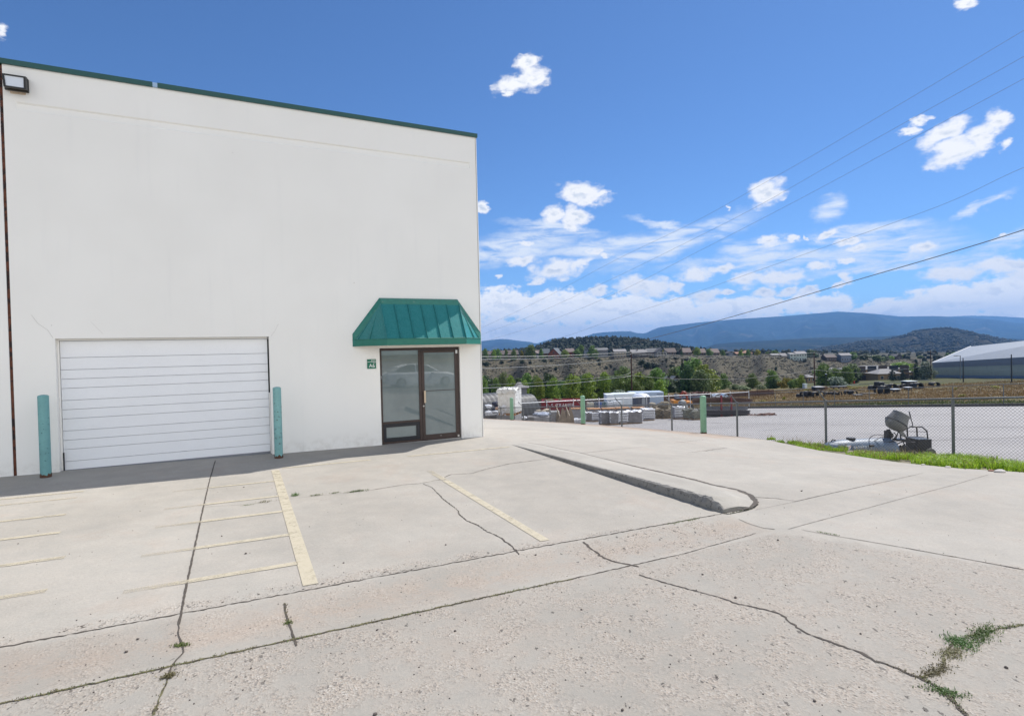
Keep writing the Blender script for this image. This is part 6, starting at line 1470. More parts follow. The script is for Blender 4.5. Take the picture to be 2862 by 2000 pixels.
# hilltop trees among the houses
GC = 'trees among the hilltop houses'; LC = 'green tree among the houses on the hilltop'
for fr, k, x, yt, w, yb, lm, sh in ((Z13, 6.378, 100, 80, 90, 235, 'mid', 'oval'), (Z13, 6.378, 270, 100, 80, 200, 'bright', 'oval'), (Z13, 6.378, 335, 90, 100, 255, 'mid', 'oval'), (Z13, 6.378, 480, 85, 50, 200, 'mid', 'oval'), (Z13, 6.378, 610, 90, 90, 210, 'mid', 'oval'), (Z13, 6.378, 755, 100, 90, 200, 'yellow', 'bush'), (Z13, 6.378, 890, 110, 100, 225, 'mid', 'oval'),
                               (Z13, 6.378, 925, 10, 170, 200, 'mid', 'oval'), (Z13, 6.378, 1105, 85, 75, 215, 'mid', 'oval'), (Z13, 6.378, 1530, 105, 110, 215, 'bright', 'oval'), (Z13, 6.378, 1745, 85, 120, 200, 'mid', 'oval'), (Z13, 6.378, 1810, 10, 110, 190, 'mid', 'oval'), (Z13, 6.378, 2005, 30, 140, 205, 'mid', 'oval'), (Z13, 6.378, 2090, 110, 60, 210, 'mid', 'oval'), (Z13, 6.378, 1190, 190, 110, 270, 'mid', 'bush'), (Z13, 6.378, 1290, 210, 100, 280, 'mid', 'bush'),
                               (Z17, 6.378, 1310, 55, 70, 185, 'dark', 'cone'), (Z17, 6.378, 1350, 90, 90, 190, 'mid', 'oval'), (Z17, 6.378, 1520, 95, 70, 170, 'yellow', 'bush'), (Z17, 6.378, 1580, 55, 100, 175, 'bright', 'oval'), (Z17, 6.378, 1800, 85, 95, 172, 'mid', 'oval'), (Z17, 6.378, 1998, 80, 40, 180, 'dark', 'cone'), (Z17, 6.378, 2050, 105, 70, 185, 'mid', 'oval'), (Z17, 6.378, 240, 110, 90, 235, 'mid', 'oval'), (Z17, 6.378, 985, 65, 60, 190, 'yellow', 'bush'),
                               (Z20, 6.378, 200, 115, 70, 215, 'bright', 'oval'), (Z20, 6.378, 320, 95, 80, 225, 'mid', 'oval'), (Z20, 6.378, 490, 100, 95, 225, 'yellow', 'oval'), (Z20, 6.378, 665, 125, 90, 215, 'mid', 'bush'), (Z20, 6.378, 800, 115, 110, 225, 'mid', 'oval'), (Z20, 6.378, 560, 180, 90, 235, 'dark', 'bush'), (Z20, 6.378, 690, 180, 110, 240, 'dark', 'bush'), (Z20, 6.378, 912, 155, 85, 265, 'spruce', 'cone'), (Z20, 6.378, 1045, 165, 80, 240, 'yellow', 'bush'),
                               (Z20, 6.378, 1212, 170, 60, 262, 'dark', 'cone'), (Z20, 6.378, 1430, 105, 150, 275, 'dark', 'oval'), (Z20, 6.378, 1540, 170, 110, 270, 'dark', 'bush'), (Z20, 6.378, 1665, 155, 55, 280, 'spruce', 'cone'), (Z20, 6.378, 1790, 250, 120, 330, 'dark', 'bush'), (Z20, 6.378, 1880, 170, 60, 270, 'mid', 'bush'), (Z20, 6.378, 1965, 155, 60, 285, 'spruce', 'cone'), (Z20, 6.378, 2190, 110, 190, 290, 'mid', 'bush'), (Z20, 6.378, 2180, 240, 110, 330, 'dark', 'bush'),
                               (Z24, 4.97, 90, 220, 170, 330, 'dark', 'bush'), (Z24, 4.97, 250, 225, 200, 350, 'pale', 'bush'), (Z24, 4.97, 370, 250, 160, 350, 'dark', 'bush'), (Z24, 4.97, 450, 250, 90, 320, 'bright', 'bush'), (Z24, 4.97, 620, 245, 80, 310, 'bright', 'bush'), (Z24, 4.97, 860, 250, 110, 310, 'mid', 'bush'), (Z24, 4.97, 1230, 215, 90, 290, 'mid', 'bush'), (Z24, 4.97, 1320, 205, 90, 270, 'mid', 'bush')):
    if fr is Z24: T(fr, k, x, yt, w, yb, sh, lm, 'tree on the rise behind the offices and warehouse', 'trees on the rise behind the warehouse')
    else:
        a = fr(x, yt); uu = a[0]; dd_ = float(np.interp(uu, _ru, _dt))-8+tr_rnd.uniform(-3, 10); q_ = P(uu, 1000, dd_)
        tree(uu, a[1], w/k, 0, sh, lm, LC, GC, d=dd_)
# juniper clumps down the slope
GD = 'dark junipers on the scrub slope'; LD = 'dark juniper bush on the scrub hillside'
for fr, k, x, yt, w, yb in ((Z13, 6.378, 115, 300, 140, 410), (Z13, 6.378, 395, 285, 95, 370), (Z13, 6.378, 770, 280, 140, 360), (Z13, 6.378, 905, 290, 90, 365), (Z13, 6.378, 1160, 265, 110, 335), (Z13, 6.378, 1280, 270, 90, 330), (Z13, 6.378, 1365, 385, 110, 490), (Z13, 6.378, 1630, 385, 80, 440), (Z13, 6.378, 1960, 235, 110, 290), (Z13, 6.378, 2140, 260, 110, 330), (Z13, 6.378, 2140, 330, 90, 390), (Z13, 6.378, 2265, 380, 80, 460), (Z13, 6.378, 945, 455, 60, 520), (Z13, 6.378, 1020, 455, 60, 500),
                        (Z17, 6.378, 600, 250, 170, 400), (Z17, 6.378, 700, 290, 190, 450), (Z17, 6.378, 800, 320, 190, 450), (Z17, 6.378, 880, 350, 130, 430), (Z17, 6.378, 760, 195, 90, 260), (Z17, 6.378, 1190, 215, 140, 290), (Z17, 6.378, 1130, 350, 100, 430), (Z17, 6.378, 1040, 240, 60, 330), (Z17, 6.378, 1400, 240, 150, 310), (Z17, 6.378, 1040, 380, 70, 430), (Z17, 6.378, 45, 365, 70, 440), (Z17, 6.378, 120, 410, 90, 480),
                        (Z20, 6.378, 820, 385, 75, 485), (Z20, 6.378, 1340, 255, 90, 330), (Z20, 6.378, 1590, 275, 110, 335), (Z20, 6.378, 1100, 440, 60, 480)):
    T(fr, k, x, yt, w, yb, 'bush', 'juniper', LD, GD, cat='bush', name='juniper_bush')
# yellow flowering shrubs in the field
for fr, k, x, yt, w, yb in ((R6, 4.86, 410, 1042, 160, 1100), (R6, 4.86, 580, 1070, 110, 1102), (R6, 4.86, 1000, 895, 90, 940), (R6, 4.86, 1090, 890, 80, 925), (R6, 4.86, 830, 895, 130, 925), (R6, 4.86, 1330, 890, 110, 935), (R6, 4.86, 1400, 890, 90, 930), (R6, 4.86, 1640, 870, 150, 915), (R6, 4.86, 1560, 850, 80, 890), (R7, 3.73, 935, 738, 80, 785), (R7, 3.73, 1265, 648, 100, 690), (R7, 3.73, 860, 685, 50, 705), (R6, 4.86, 690, 1030, 60, 1050)):
    T(fr, k, x, yt, w, yb, 'bush', 'yellow', 'low yellow flowering shrub in the dry field', 'yellow shrubs in the dry field', cat='shrub', name='yellow_shrub')
ORD = 'first second third fourth fifth sixth seventh eighth ninth tenth eleventh twelfth thirteenth fourteenth fifteenth sixteenth seventeenth eighteenth nineteenth twentieth'.split()
def ordw(n):
    if n < 20: return ORD[n]
    tens = ['twenty', 'thirty', 'forty', 'fifty', 'sixty', 'seventy'][(n+1)//10-2]; r = (n+1) % 10
    return tens+('-'+ORD[r-1] if r else '') if r else {20: 'twentieth', 30: 'thirtieth', 40: 'fortieth', 50: 'fiftieth', 60: 'sixtieth', 70: 'seventieth'}[n+1]
def label_groups(lst):
    from collections import defaultdict
    dct = defaultdict(list)
    for e, u, tm, g in lst: dct[tm].append((u, e, g))
    for tm, it in dct.items():
        it.sort(key=lambda q: q[0])
        for k, (u, e, g) in enumerate(it):
            if g: e['label'] = tm+', '+ordw(k)+' from the left'; e['group'] = g
            else: e['label'] = tm
label_groups(TREES)

# masses nobody could count: junipers over the knoll, sage on the slope, dry grass in the field
def blob_mass(name, label, cat, pts, m, sub=1):
    bm = bmesh.new(); bmesh.ops.create_icosphere(bm, subdivisions=sub, radius=1); bv = np.array([v.co[:] for v in bm.verts]); bf = np.array([[v.index for v in f.verts] for f in bm.faces]); bm.free()
    n = len(pts); P0 = np.array([p[:3] for p in pts]); R0 = np.array([p[3] for p in pts]); H0 = np.array([p[4] for p in pts])
    V = bv[None]*(1+.28*nr.uniform(-1, 1, (n, len(bv), 1))); V = V*np.stack([R0, R0, H0], 1)[:, None, :]+P0[:, None, :]
    Fc = bf[None]+(np.arange(n)*len(bv))[:, None, None]
    o = np_mesh(name, V.reshape(-1, 3), Fc.reshape(-1, 3), [m], None, False); return tag(o, label, cat, None, 'stuff')
pts = []
for _ in range(2600):
    u = nr.uniform(1340, 1960); d = nr.uniform(470, 790); p = P(u, 1000, d); z = float(terrain(p[0], p[1])); kk = smooth(1290, 1500, u)*smooth(1960, 1800, u)
    if nr.rand() > (.25+.75*kk): continue
    r = nr.uniform(1.4, 3.1); h = nr.uniform(1.8, 4.4); pts.append((p[0], p[1], z+h*.5, r, h))
for _ in range(260):
    u = nr.uniform(1960, 2900); d = nr.uniform(470, 900); p = P(u, 1000, d); z = float(terrain(p[0], p[1])); r = nr.uniform(1.5, 3); pts.append((p[0], p[1], z+r*.6, r, r*1.2))
blob_mass('juniper_forest', 'dark juniper forest covering the knoll behind the hilltop houses', 'forest', pts, mat('juniper_mass', (.013, .022, .012), .95, var=.5, scale=.25), 1)
pts = []
for _ in range(11000):
    u = nr.uniform(1335, 3000); t_ = nr.rand(); d = np.interp(u, _ru, _df)*(1-t_)+(np.interp(u, _ru, _dt)-4)*t_; p = P(u, 1000, d); z = float(terrain(p[0], p[1]))
    if mnoise.noise(Vector((p[0]*.02, p[1]*.02, 4)))+.6*mnoise.noise(Vector((p[0]*.07, p[1]*.07, 9))) < -.05 and nr.rand() < .75: continue
    r = nr.uniform(.3, .7)*(1 if nr.rand() > .08 else 2.0); pts.append((p[0], p[1], z+r*.2, r, r*.7))
blob_mass('sage_scrub', 'grey-green sage scrub dotted over the brown hillside', 'scrub', pts, mat('sage', (.055, .05, .032), .95, var=.5, scale=.15), 1)
hv = np.array([v.co[:] for v in HILL.data.vertices]); nc_ = 260; sel = nr.randint(0, len(hv)-nc_-2, 9000); fu = nr.rand(9000, 1); fv = nr.rand(9000, 1)
pp_ = hv[sel]*(1-fu)*(1-fv)+hv[sel+1]*fu*(1-fv)+hv[sel+nc_]*(1-fu)*fv+hv[sel+nc_+1]*fu*fv; okk = (sel % nc_ < nc_-2) & (np.array([mnoise.noise(Vector((q[0]*.006, q[1]*.006, q[2]*.01))) for q in pp_]) > -.22)
blob_mass('hill_junipers', 'dark junipers covering the farther rocky hill behind the warehouse', 'forest', [(q[0], q[1], q[2]+2, r_, r_*1.05) for q, r_ in zip(pp_[okk], nr.uniform(2.6, 6.2, int(okk.sum())))], mat('juniper_far', (.010, .016, .010), .95, var=.4, scale=.1), 1)
def blade_mass(name, label, cat, base, hts, wid, m, lean=.5):
    """grass: each blade one narrow bent strip; base = (n,3)"""
    n = len(base); a = nr.uniform(0, 2*np.pi, n); s = np.stack([np.cos(a), np.sin(a), np.zeros(n)], 1)*wid[:, None]; l = nr.normal(size=(n, 3))*lean; l[:, 2] = 0
    m1 = base+np.stack([np.zeros(n), np.zeros(n), hts*.6], 1)+l*hts[:, None]*.25; tp = base+np.stack([np.zeros(n), np.zeros(n), hts*(1-.25*np.linalg.norm(l, axis=1).clip(0, 1))], 1)+l*hts[:, None]*.8
    V = np.stack([base-s, base+s, m1+s*.8, m1-s*.8, tp], 1).reshape(-1, 3); k = np.arange(n)*5
    Fq = np.concatenate([np.stack([k, k+1, k+2, k+3], 1), np.stack([k+3, k+2, k+4, k+4], 1)])
    me = bpy.data.meshes.new(name); q = [tuple(f[:4]) if f[2] != f[3] else tuple(f[:3]) for f in Fq.tolist()]
    me.from_pydata(V.tolist(), [], q); me.materials.append(m); me.update(); o = bpy.data.objects.new(name, me); COL.objects.link(o)
    return tag(o, label, cat, None, 'stuff')
m_gr = leaf_mat('grass_blade', (.13, .24, .014), (.44, .58, .055), .35); m_gr2 = leaf_mat('grass_dark', (.05, .07, .018), (.12, .13, .035), .25)
def bank_z(x, y):
    e = edge_x(y); return G(e, y)-.035-.065*np.maximum(0, x-e)-np.where(x > 9.15, (x-9.15)*.5, 0)
N = 46000; yy = nr.uniform(-10.5, -.6, N); ex = edge_x(yy); xx = ex+.02+nr.rand(N)**.9*(9.75-ex)
dens = np.array([mnoise.noise(Vector((x*1.3, y*1.3, 2)))+.55*mnoise.noise(Vector((x*4, y*4, 5))) for x, y in zip(xx, yy)])
keep = (dens > -.12-.12*(yy < -4)+.15*(yy > -3.2)*(yy+3.2)) & ((yy < -1.9) | (xx-ex < .9)) & ~((yy > -4.2) & (xx-ex > 1.35))
keep &= ~((yy > -2.4) & (nr.rand(N) > .55))
xx, yy, dn = xx[keep], yy[keep], dens[keep]; n = len(xx)
blade_mass('grass', 'bright green grass strip along the edge of the driveway below the fence', 'grass', np.stack([xx, yy, bank_z(xx, yy)], 1), (.06+.14*nr.rand(n)*(1+np.clip(dn, -.4, .8)))*np.where(yy > -4.8, .5, 1.1), .0045+.004*nr.rand(n), m_gr, .6)
kd = nr.rand(len(xx)) < .10
blade_mass('dry_stems', 'dry straw stems scattered through the green strip by the fence', 'grass', np.stack([xx[kd]+.03, yy[kd], bank_z(xx[kd]+.03, yy[kd])], 1), .10+.16*nr.rand(int(kd.sum())), .003+.002*nr.rand(int(kd.sum())), leaf_mat('straw_near', (.22, .17, .07), (.42, .34, .16), .2), .7)
N = 5200; u = nr.uniform(1560, 3050, N); d = nr.uniform(62, 150, N); pp = CAM[None]+(Fv[None]+Rv[None]*((u-W/2)/FPX)[:, None])*d[:, None]; ok = (pp[:, 0] > 51.5); pp = pp[ok]; pp[:, 2] = terrain(pp[:, 0], pp[:, 1])
reps = 12; base = np.repeat(pp, reps, 0)+nr.normal(size=(len(pp)*reps, 3))*np.array([.45, .45, 0]); base[:, 2] = terrain(base[:, 0], base[:, 1])-.03; n = len(base)
blade_mass('dry_grass', 'tall dry golden grass in the field behind the yard', 'grass', base, .25+.35*nr.rand(n), .025+.02*nr.rand(n), leaf_mat('straw', (.16, .11, .045), (.33, .235, .10), .2), .5)
# green weeds at the near kerb and before the warehouse
N = 9000; yq = nr.uniform(-25, 36, N); xq = 50.5+nr.rand(N)**1.5*7; base = np.stack([xq, yq, terrain(xq, yq)-.02], 1)
blade_mass('kerb_weeds', 'green weeds growing behind the far kerb of the yard', 'weeds', base, .15+.3*nr.rand(N), .02+.02*nr.rand(N), m_gr2, .5)

# ---------------------------------------------------------------- weeds in the joints
def weedline(name, label, segs, m, kind='stuff', cat='weeds', spread=.012, h=(.004, .013), w=.0026, dens=260):
    B_ = []; Hh = []
    for pts, dn in segs:
        P2 = [np.array(p[:2]) for p in pts]; L = [0]
        for a, b_ in zip(P2, P2[1:]): L.append(L[-1]+float(np.linalg.norm(b_-a)))
        n = int(L[-1]*dens*dn)
        for _ in range(n):
            s = nr.uniform(0, L[-1]); cl = mnoise.noise(Vector((s*3.1, dn*7, len(pts))))
            if cl < -.05 and nr.rand() < .8: continue
            x = np.interp(s, L, [q[0] for q in P2])+nr.normal()*spread; y = np.interp(s, L, [q[1] for q in P2])+nr.normal()*spread
            B_.append((x, y, float(G(x, y))+.002)); Hh.append(nr.uniform(*h)*(1+.8*max(0, cl)))
    B_ = np.array(B_); o = blade_mass(name, label, cat, B_, np.array(Hh), np.full(len(B_), w)*(.6+.8*nr.rand(len(B_))), m, .9); return o
m_weed = leaf_mat('weed_leaf', (.07, .11, .03), (.19, .27, .07), .2); m_weedd = leaf_mat('weed_dry', (.12, .105, .055), (.25, .22, .11), .15); m_weedg = leaf_mat('weed_green', (.055, .105, .028), (.155, .24, .07), .25)
fr_line = [(-9, -8.07), (-5.6, -8.07), (-3.3, -8.08), (-2.75, -8.09)]
weedline('joint_weeds', 'dry greenish weeds and moss along the cracks in the concrete', [(fr_line, 1.0), (CR['street_left'], 1.0), (CR['main'][-8:], 1.2), (CR['branch'], 1.3), (CR['right'][2:], .5), (CR['cross'], .7), (CR['island'][-9:], .8)], m_weedd)
weedline('joint_weeds', 'fresh green weeds sprouting from the cracks in the concrete', [(CR['branch'][4:], 1.3), (CR['main'][-5:], .8), (fr_line, .35), (g2(cD, [(740, 425), (880, 450)]), 1.6), (g2(cC, [(1340, 905), (1580, 855)]), 1.4), (g2(cC, [(1830, 822), (2000, 785)]), 1.2)], m_weed)
def clump(label, crp, x, y, r, n, h, m, ell=(1, 1), ang=0):
    q = gpt(*crp([(x, y)])[0]); t_ = nr.normal(size=(n, 2))*r*np.array(ell)*.5; ca_, sa_ = math.cos(ang), math.sin(ang)
    B_ = np.zeros((n, 3)); t_ = t_*.46; B_[:, 0] = t_[:, 0]*ca_-t_[:, 1]*sa_; B_[:, 1] = t_[:, 0]*sa_+t_[:, 1]*ca_
    o = blade_mass('weed_clump', label, 'weed', B_, h*.38*(.4+.8*nr.rand(n)), np.full(n, .0030)*(.6+.8*nr.rand(n)), m, .9); o.location = (q[0], q[1], float(G(q[0], q[1]))+.003); del o['kind']; o['group'] = 'weed clumps growing out of the joints'; return o
clump('small grassy weed just right of the long yellow line', cB, 55, 395, .12, 70, .13, m_weedg)
clump('flat dark weed in the crack, second right of the yellow line', cB, 180, 392, .13, 90, .03, m_weed, (1.6, .5))
clump('tiny weed between the flat dark one and the spreading one', cB, 290, 380, .10, 45, .05, m_weedg, (1.4, .4))
clump('spreading green weed in the crack below the white wall', cB, 425, 370, .17, 150, .06, m_weedg, (1.8, .5))
clump('sparse dry sprigs left of the long yellow line', cA, 1580, 328, .14, 40, .09, m_weedd, (1.6, .4))
clump('low dry sprig farther left of the long yellow line', cA, 1480, 345, .12, 40, .03, m_weed, (1.6, .4))
clump('dark weed tuft in the gutter pan below the long dark joint', cA, 1080, 1185, .10, 140, .05, m_weed, (1.1, .6), -.5)
clump('weed tuft where the joint meets the gutter front edge', cA, 1005, 1370, .10, 150, .05, m_weedd, (1.0, .7))
clump('green weed tuft in the short crossing joint of the gutter', cA, 1722, 1050, .07, 90, .035, m_weed)
clump('broad bright green weed patch at the right edge', cD, 1800, 1085, .30, 620, .045, m_weedg, (1.7, .45), .2)
clump('bright green weed patch just left of the broad one', cD, 1655, 1135, .22, 520, .045, m_weedg, (1.0, .8), .9)
clump('greyish dry weed patch below the two bright patches', cD, 1610, 1205, .22, 420, .035, m_weedd, (1.3, .6))
clump('dry weed patch just above the fork of the crack', cD, 1510, 1318, .20, 420, .03, m_weedd, (1.6, .5))
clump('green weed patch on the crack near the bottom right corner', cD, 1570, 1455, .16, 360, .04, m_weedg, (1.2, .6), -.9)
# a few stones
for i, (u, v, r, lab) in enumerate(((2795, 1319, .08, 'pale flat stone at the grass edge on the right'), (2770, 1316, .045, 'small reddish stone beside the pale flat stone'), (2580, 1299, .035, 'small pale stone at the grass edge below the cart'), (2650, 1306, .045, 'small grey stone at the grass edge below the fence post'))):
    q = gpt(u, v); o = MB(); o.ico((0, 0, r*.2), r, 2, 0, .08, (1.5, 1, .45), i); o = o.build('stone', mat('stone_red', (.25, .12, .08), .9) if i == 1 else mat('stone_pale', (.48, .45, .41), .9), smooth=True); o.location = (q[0], q[1], q[2]); tag(o, lab, 'stone', 'stones along the grass edge')
# grit lying on the concrete
pts = []
for _ in range(420):
    u = nr.uniform(0, 2862); v = nr.uniform(1350, 2000); q = gpt(u, v); r = nr.uniform(.002, .006)*(1 if nr.rand() > .06 else 2.2); pts.append((q[0], q[1], q[2]+r*.4, r, r*.7))
blob_mass('grit', 'dark grit and pebbles scattered on the concrete', 'grit', pts, mat('grit_dark', (.09, .075, .065), .9, var=.5, scale=30), 1)
# ---------------------------------------------------------------- houses
m_glassw = mat('window_dark', (.03, .035, .045), .15, var=.05); m_trim = mat('trim_pale', (.50, .48, .44), .7)
ROOF = {k: mat('roof_'+k, c, .85, var=.12, scale=1.2) for k, c in dict(brown=(.11, .085, .078), grey=(.135, .135, .138), light=(.22, .21, .21), slate=(.085, .10, .115), tan=(.155, .115, .105), red=(.26, .13, .08), dark=(.055, .052, .055)).items()}
WALL = {k: mat('wall_'+k, c, .85, var=.10, scale=1.2) for k, c in dict(log=(.16, .05, .028), dark=(.055, .045, .042), grey=(.16, .165, .18), beige=(.24, .20, .14), white=(.50, .52, .50), brown=(.085, .06, .045), tan=(.22, .15, .08), mint=(.34, .40, .37), blue=(.16, .19, .24)).items()}
def house(name, label, cat, fr, x0, x1, yr, ye, yb, d, kind, wm, rm, win=3, dep=9, rz=0, group=None, chim=None, garage=None, storeys=1, dormers=(), over=.5, ridge_in=.0, porch=None):
    a = fr((x0+x1)/2, ye); u = a[0]; u0 = fr(x0, 0)[0]; u1 = fr(x1, 0)[0]
    p = P(u, 1000, d); zt_ = float(terrain(p[0], p[1])); ze = zof(u, fr(0, ye)[1], d); zr = zof(u, fr(0, yr)[1], d+dep*.5 if kind != 'front' else d); zb_ = min(zof(u, fr(0, yb)[1], d), ze-1.5); zb_ = min(zb_, zt_)-.3
    w = (u1-u0)/FPX*d; t_ = thing(name, label, cat, (p[0], p[1], zb_), FACE+rz, group); he = ze-zb_; hr = max(he+.6, zr-zb_)
    m = MB()
    if kind == 'front':
        m.box(-w/2, w/2, 0, dep, 0, he); n = len(m.v); m.v += [(-w/2, 0, he), (w/2, 0, he), (0, 0, hr), (-w/2, dep, he), (w/2, dep, he), (0, dep, hr)]; m.f += [(n, n+1, n+2), (n+5, n+4, n+3)]; m.m += [0, 0]
    else:
        m.box(-w/2, w/2, 0, dep, 0, he)
        if kind == 'side': n = len(m.v); m.v += [(-w/2, 0, he), (-w/2, dep, he), (-w/2, dep/2, hr), (w/2, 0, he), (w/2, dep, he), (w/2, dep/2, hr)]; m.f += [(n, n+2, n+1), (n+3, n+4, n+5)]; m.m += [0, 0]
    m.build('wall', WALL[wm], t_)
    r = MB(); o = over; th = .14
    if kind == 'front':
        s = (hr-he)/(w/2)
        for sg in (-1, 1):
            e = (sg*(w/2+o), he-o*s+.02); k_ = (0, hr+.02)
            n = len(r.v); r.v += [(e[0], -o, e[1]), (k_[0], -o, k_[1]), (k_[0], dep+o, k_[1]), (e[0], dep+o, e[1]), (e[0], -o, e[1]+th), (k_[0], -o, k_[1]+th), (k_[0], dep+o, k_[1]+th), (e[0], dep+o, e[1]+th)]
            for f in ((0, 1, 2, 3), (7, 6, 5, 4), (0, 4, 5, 1), (3, 2, 6, 7), (0, 3, 7, 4)): r.f.append(tuple(n+i for i in f)); r.m.append(0)
    else:
        s = (hr-he)/(dep/2); ins = (dep*.5 if kind == 'hip' else 0)+ridge_in
        for sg in (0, 1):
            ye_ = -o if sg == 0 else dep+o; n = len(r.v); r.v += [(-w/2-o, ye_, he-o*s+.02), (w/2+o, ye_, he-o*s+.02), (w/2+o-ins, dep/2, hr+.02), (-w/2-o+ins, dep/2, hr+.02), (-w/2-o, ye_, he-o*s+.02+th), (w/2+o, ye_, he-o*s+.02+th), (w/2+o-ins, dep/2, hr+.02+th), (-w/2-o+ins, dep/2, hr+.02+th)]
            for f in ((0, 1, 2, 3), (7, 6, 5, 4), (0, 4, 5, 1), (1, 5, 6, 2), (0, 3, 7, 4)): r.f.append(tuple(n+i for i in f)); r.m.append(0)
        if kind == 'hip':
            for sg in (-1, 1): r.tri((sg*(w/2+o), -o, he-o*s+.02+th), (sg*(w/2+o), dep+o, he-o*s+.02+th), (sg*(w/2+o-ins), dep/2, hr+.02+th))
    ro = r.build('roof', ROOF[rm], t_)
    if chim is not None: c = MB(); c.box(chim*w-w/2-.35, chim*w-w/2+.35, dep*.3, dep*.3+.8, he, hr+1.0); c.build('chimney', mat('chimney_stone', (.16, .13, .11), .9), ro)
    for st in range(storeys):
        for k in range(win):
            x = -w/2+w*(k+.5)/win; z0 = he/storeys*st+he/storeys*.35; hh = min(1.3, he/storeys*.42); ww = min(1.1, w/win*.4)
            if garage and abs((x/w+.5)-garage) < .12 and st == 0: continue
            q = MB(); q.box(x-ww/2-.09, x+ww/2+.09, -.05, -.003, z0-.09, z0+hh+.09); f_ = q.build('window', m_trim, t_); q = MB(); q.box(x-ww/2, x+ww/2, -.07, -.052, z0, z0+hh); q.build('pane', m_glassw, f_)
    if kind == 'front': q = MB(); q.box(-.6, .6, -.05, -.003, he+.1, he+min(1.2, (hr-he)*.45)); q.build('window', m_glassw, t_)
    if garage: q = MB(); x = garage*w-w/2; q.box(x-1.3, x+1.3, -.06, -.003, .3, 2.6); q.build('garage_door', WALL['beige'], t_)
    for dx in dormers:
        x = dx*w-w/2; z0 = he+(hr-he)*.25; q = MB(); q.box(x-.9, x+.9, dep*.08, dep*.4, z0, z0+1.1); n = len(q.v); q.v += [(x-.9, dep*.08, z0+1.1), (x+.9, dep*.08, z0+1.1), (x, dep*.08, z0+1.9)]; q.f.append((n, n+1, n+2)); q.m.append(0)
        do = q.build('dormer', WALL[wm], ro); q = MB(); q.quad((x-1.2, dep*.03, z0+1.0), (x, dep*.03, z0+2.05), (x, dep*.5, z0+2.05), (x-1.2, dep*.5, z0+1.0)); q.quad((x, dep*.03, z0+2.05), (x+1.2, dep*.03, z0+1.0), (x+1.2, dep*.5, z0+1.0), (x, dep*.5, z0+2.05)); q.build('dormer_roof', ROOF[rm], ro)
        q = MB(); q.box(x-.5, x+.5, dep*.08-.04, dep*.08-.003, z0+.15, z0+.95); q.build('dormer_window', mat('window_sky', (.25, .32, .40), .1), ro)
    if porch:
        q = MB(); q.box(porch[0]*w-w/2, porch[1]*w-w/2, -2.0, -.02, he*.30, he*.36); q.box(porch[0]*w-w/2, porch[1]*w-w/2, -2.2, -.02, he*.86, he*.93)
        q.build('porch', m_trim, t_)
        for k in range(4): x = (porch[0]+(porch[1]-porch[0])*k/3)*w-w/2; q = MB(); q.box(x-.1, x+.1, -2.0, -1.8, 0, he*.86); q.build('porch_post', m_trim, t_)
    return t_
HG = 'houses along the hilltop'
DH = 432
house('house', 'brown roofed house with two dormers nearest the white building corner', 'house', Z13, 60, 300, 135, 195, 245, DH-6, 'side', 'dark', 'brown', 3, 9, .05, HG, dormers=(.22, .78))
house('house', 'brownish stone house with two gabled dormers, second from the left', 'house', Z13, 395, 690, 122, 190, 260, DH-4, 'side', 'brown', 'brown', 4, 9, .1, HG, dormers=(.33, .75))
house('house', 'large grey house with steep brown gable roof on the hilltop', 'house', Z13, 745, 1030, 98, 175, 240, DH-6, 'front', 'grey', 'tan', 4, 12, -.25, HG, chim=.3)
house('house', 'low house with mauve brown roof beside the dark red log house', 'house', Z13, 1010, 1130, 118, 175, 215, DH+8, 'side', 'grey', 'tan', 2, 8, 0, HG)
house('house', 'dark red log house with broad gable and row of windows', 'house', Z13, 1225, 1420, 80, 180, 240, DH-10, 'front', 'log', 'slate', 4, 12, -.35, HG, over=.9)
house('house', 'slate roofed wing standing left of the red log house', 'house', Z13, 1130, 1250, 95, 170, 220, DH, 'side', 'log', 'slate', 2, 9, 0, HG)
house('house', 'dark house with low gable right of the red log house', 'house', Z13, 1395, 1500, 92, 150, 215, DH, 'front', 'dark', 'dark', 2, 9, 0, HG)
house('house', 'dark red house with mauve roof and shaded balcony', 'house', Z13, 1560, 1700, 88, 145, 225, DH, 'side', 'log', 'tan', 2, 9, .15, HG)
house('house', 'narrow dark blue gabled house between two hilltop trees', 'house', Z13, 1865, 1945, 72, 120, 200, DH, 'front', 'blue', 'dark', 2, 9, 0, HG)
house('house', 'long low grey house partly behind trees below the knoll', 'house', Z13, 2055, 2290, 78, 115, 200, DH+12, 'side', 'grey', 'grey', 4, 9, 0, HG)
house('house', 'beige house with pale hipped roof left of the first power pole', 'house', Z17, 110, 320, 100, 140, 220, DH, 'side', 'beige', 'light', 4, 9, 0, HG, storeys=2)
house('house', 'house with pale grey roof and dark chimney at the first power pole', 'house', Z17, 420, 650, 105, 158, 205, DH+2, 'side', 'dark', 'light', 4, 9, 0, HG, chim=.5)
house('house', 'small pale roofed wing between two hilltop houses', 'house', Z17, 625, 690, 110, 152, 205, DH+6, 'side', 'dark', 'light', 1, 8, 0, HG)
house('house', 'grey house with broad central gable and columned porch', 'house', Z17, 850, 1045, 78, 145, 205, DH+2, 'front', 'grey', 'dark', 4, 11, 0, HG, porch=(.1, .9))
house('house', 'left wing with long grey roof beside the porch gable', 'house', Z17, 700, 880, 85, 150, 205, DH+8, 'side', 'brown', 'grey', 3, 9, 0, HG)
house('house', 'right wing with long brown grey roof beside the porch gable', 'house', Z17, 1030, 1210, 82, 148, 200, DH+8, 'side', 'brown', 'brown', 3, 9, 0, HG)
house('house', 'house showing only its mauve brown roof over the hill crest', 'house', Z17, 1330, 1480, 80, 150, 180, DH+10, 'side', 'brown', 'tan', 2, 9, 0, HG)
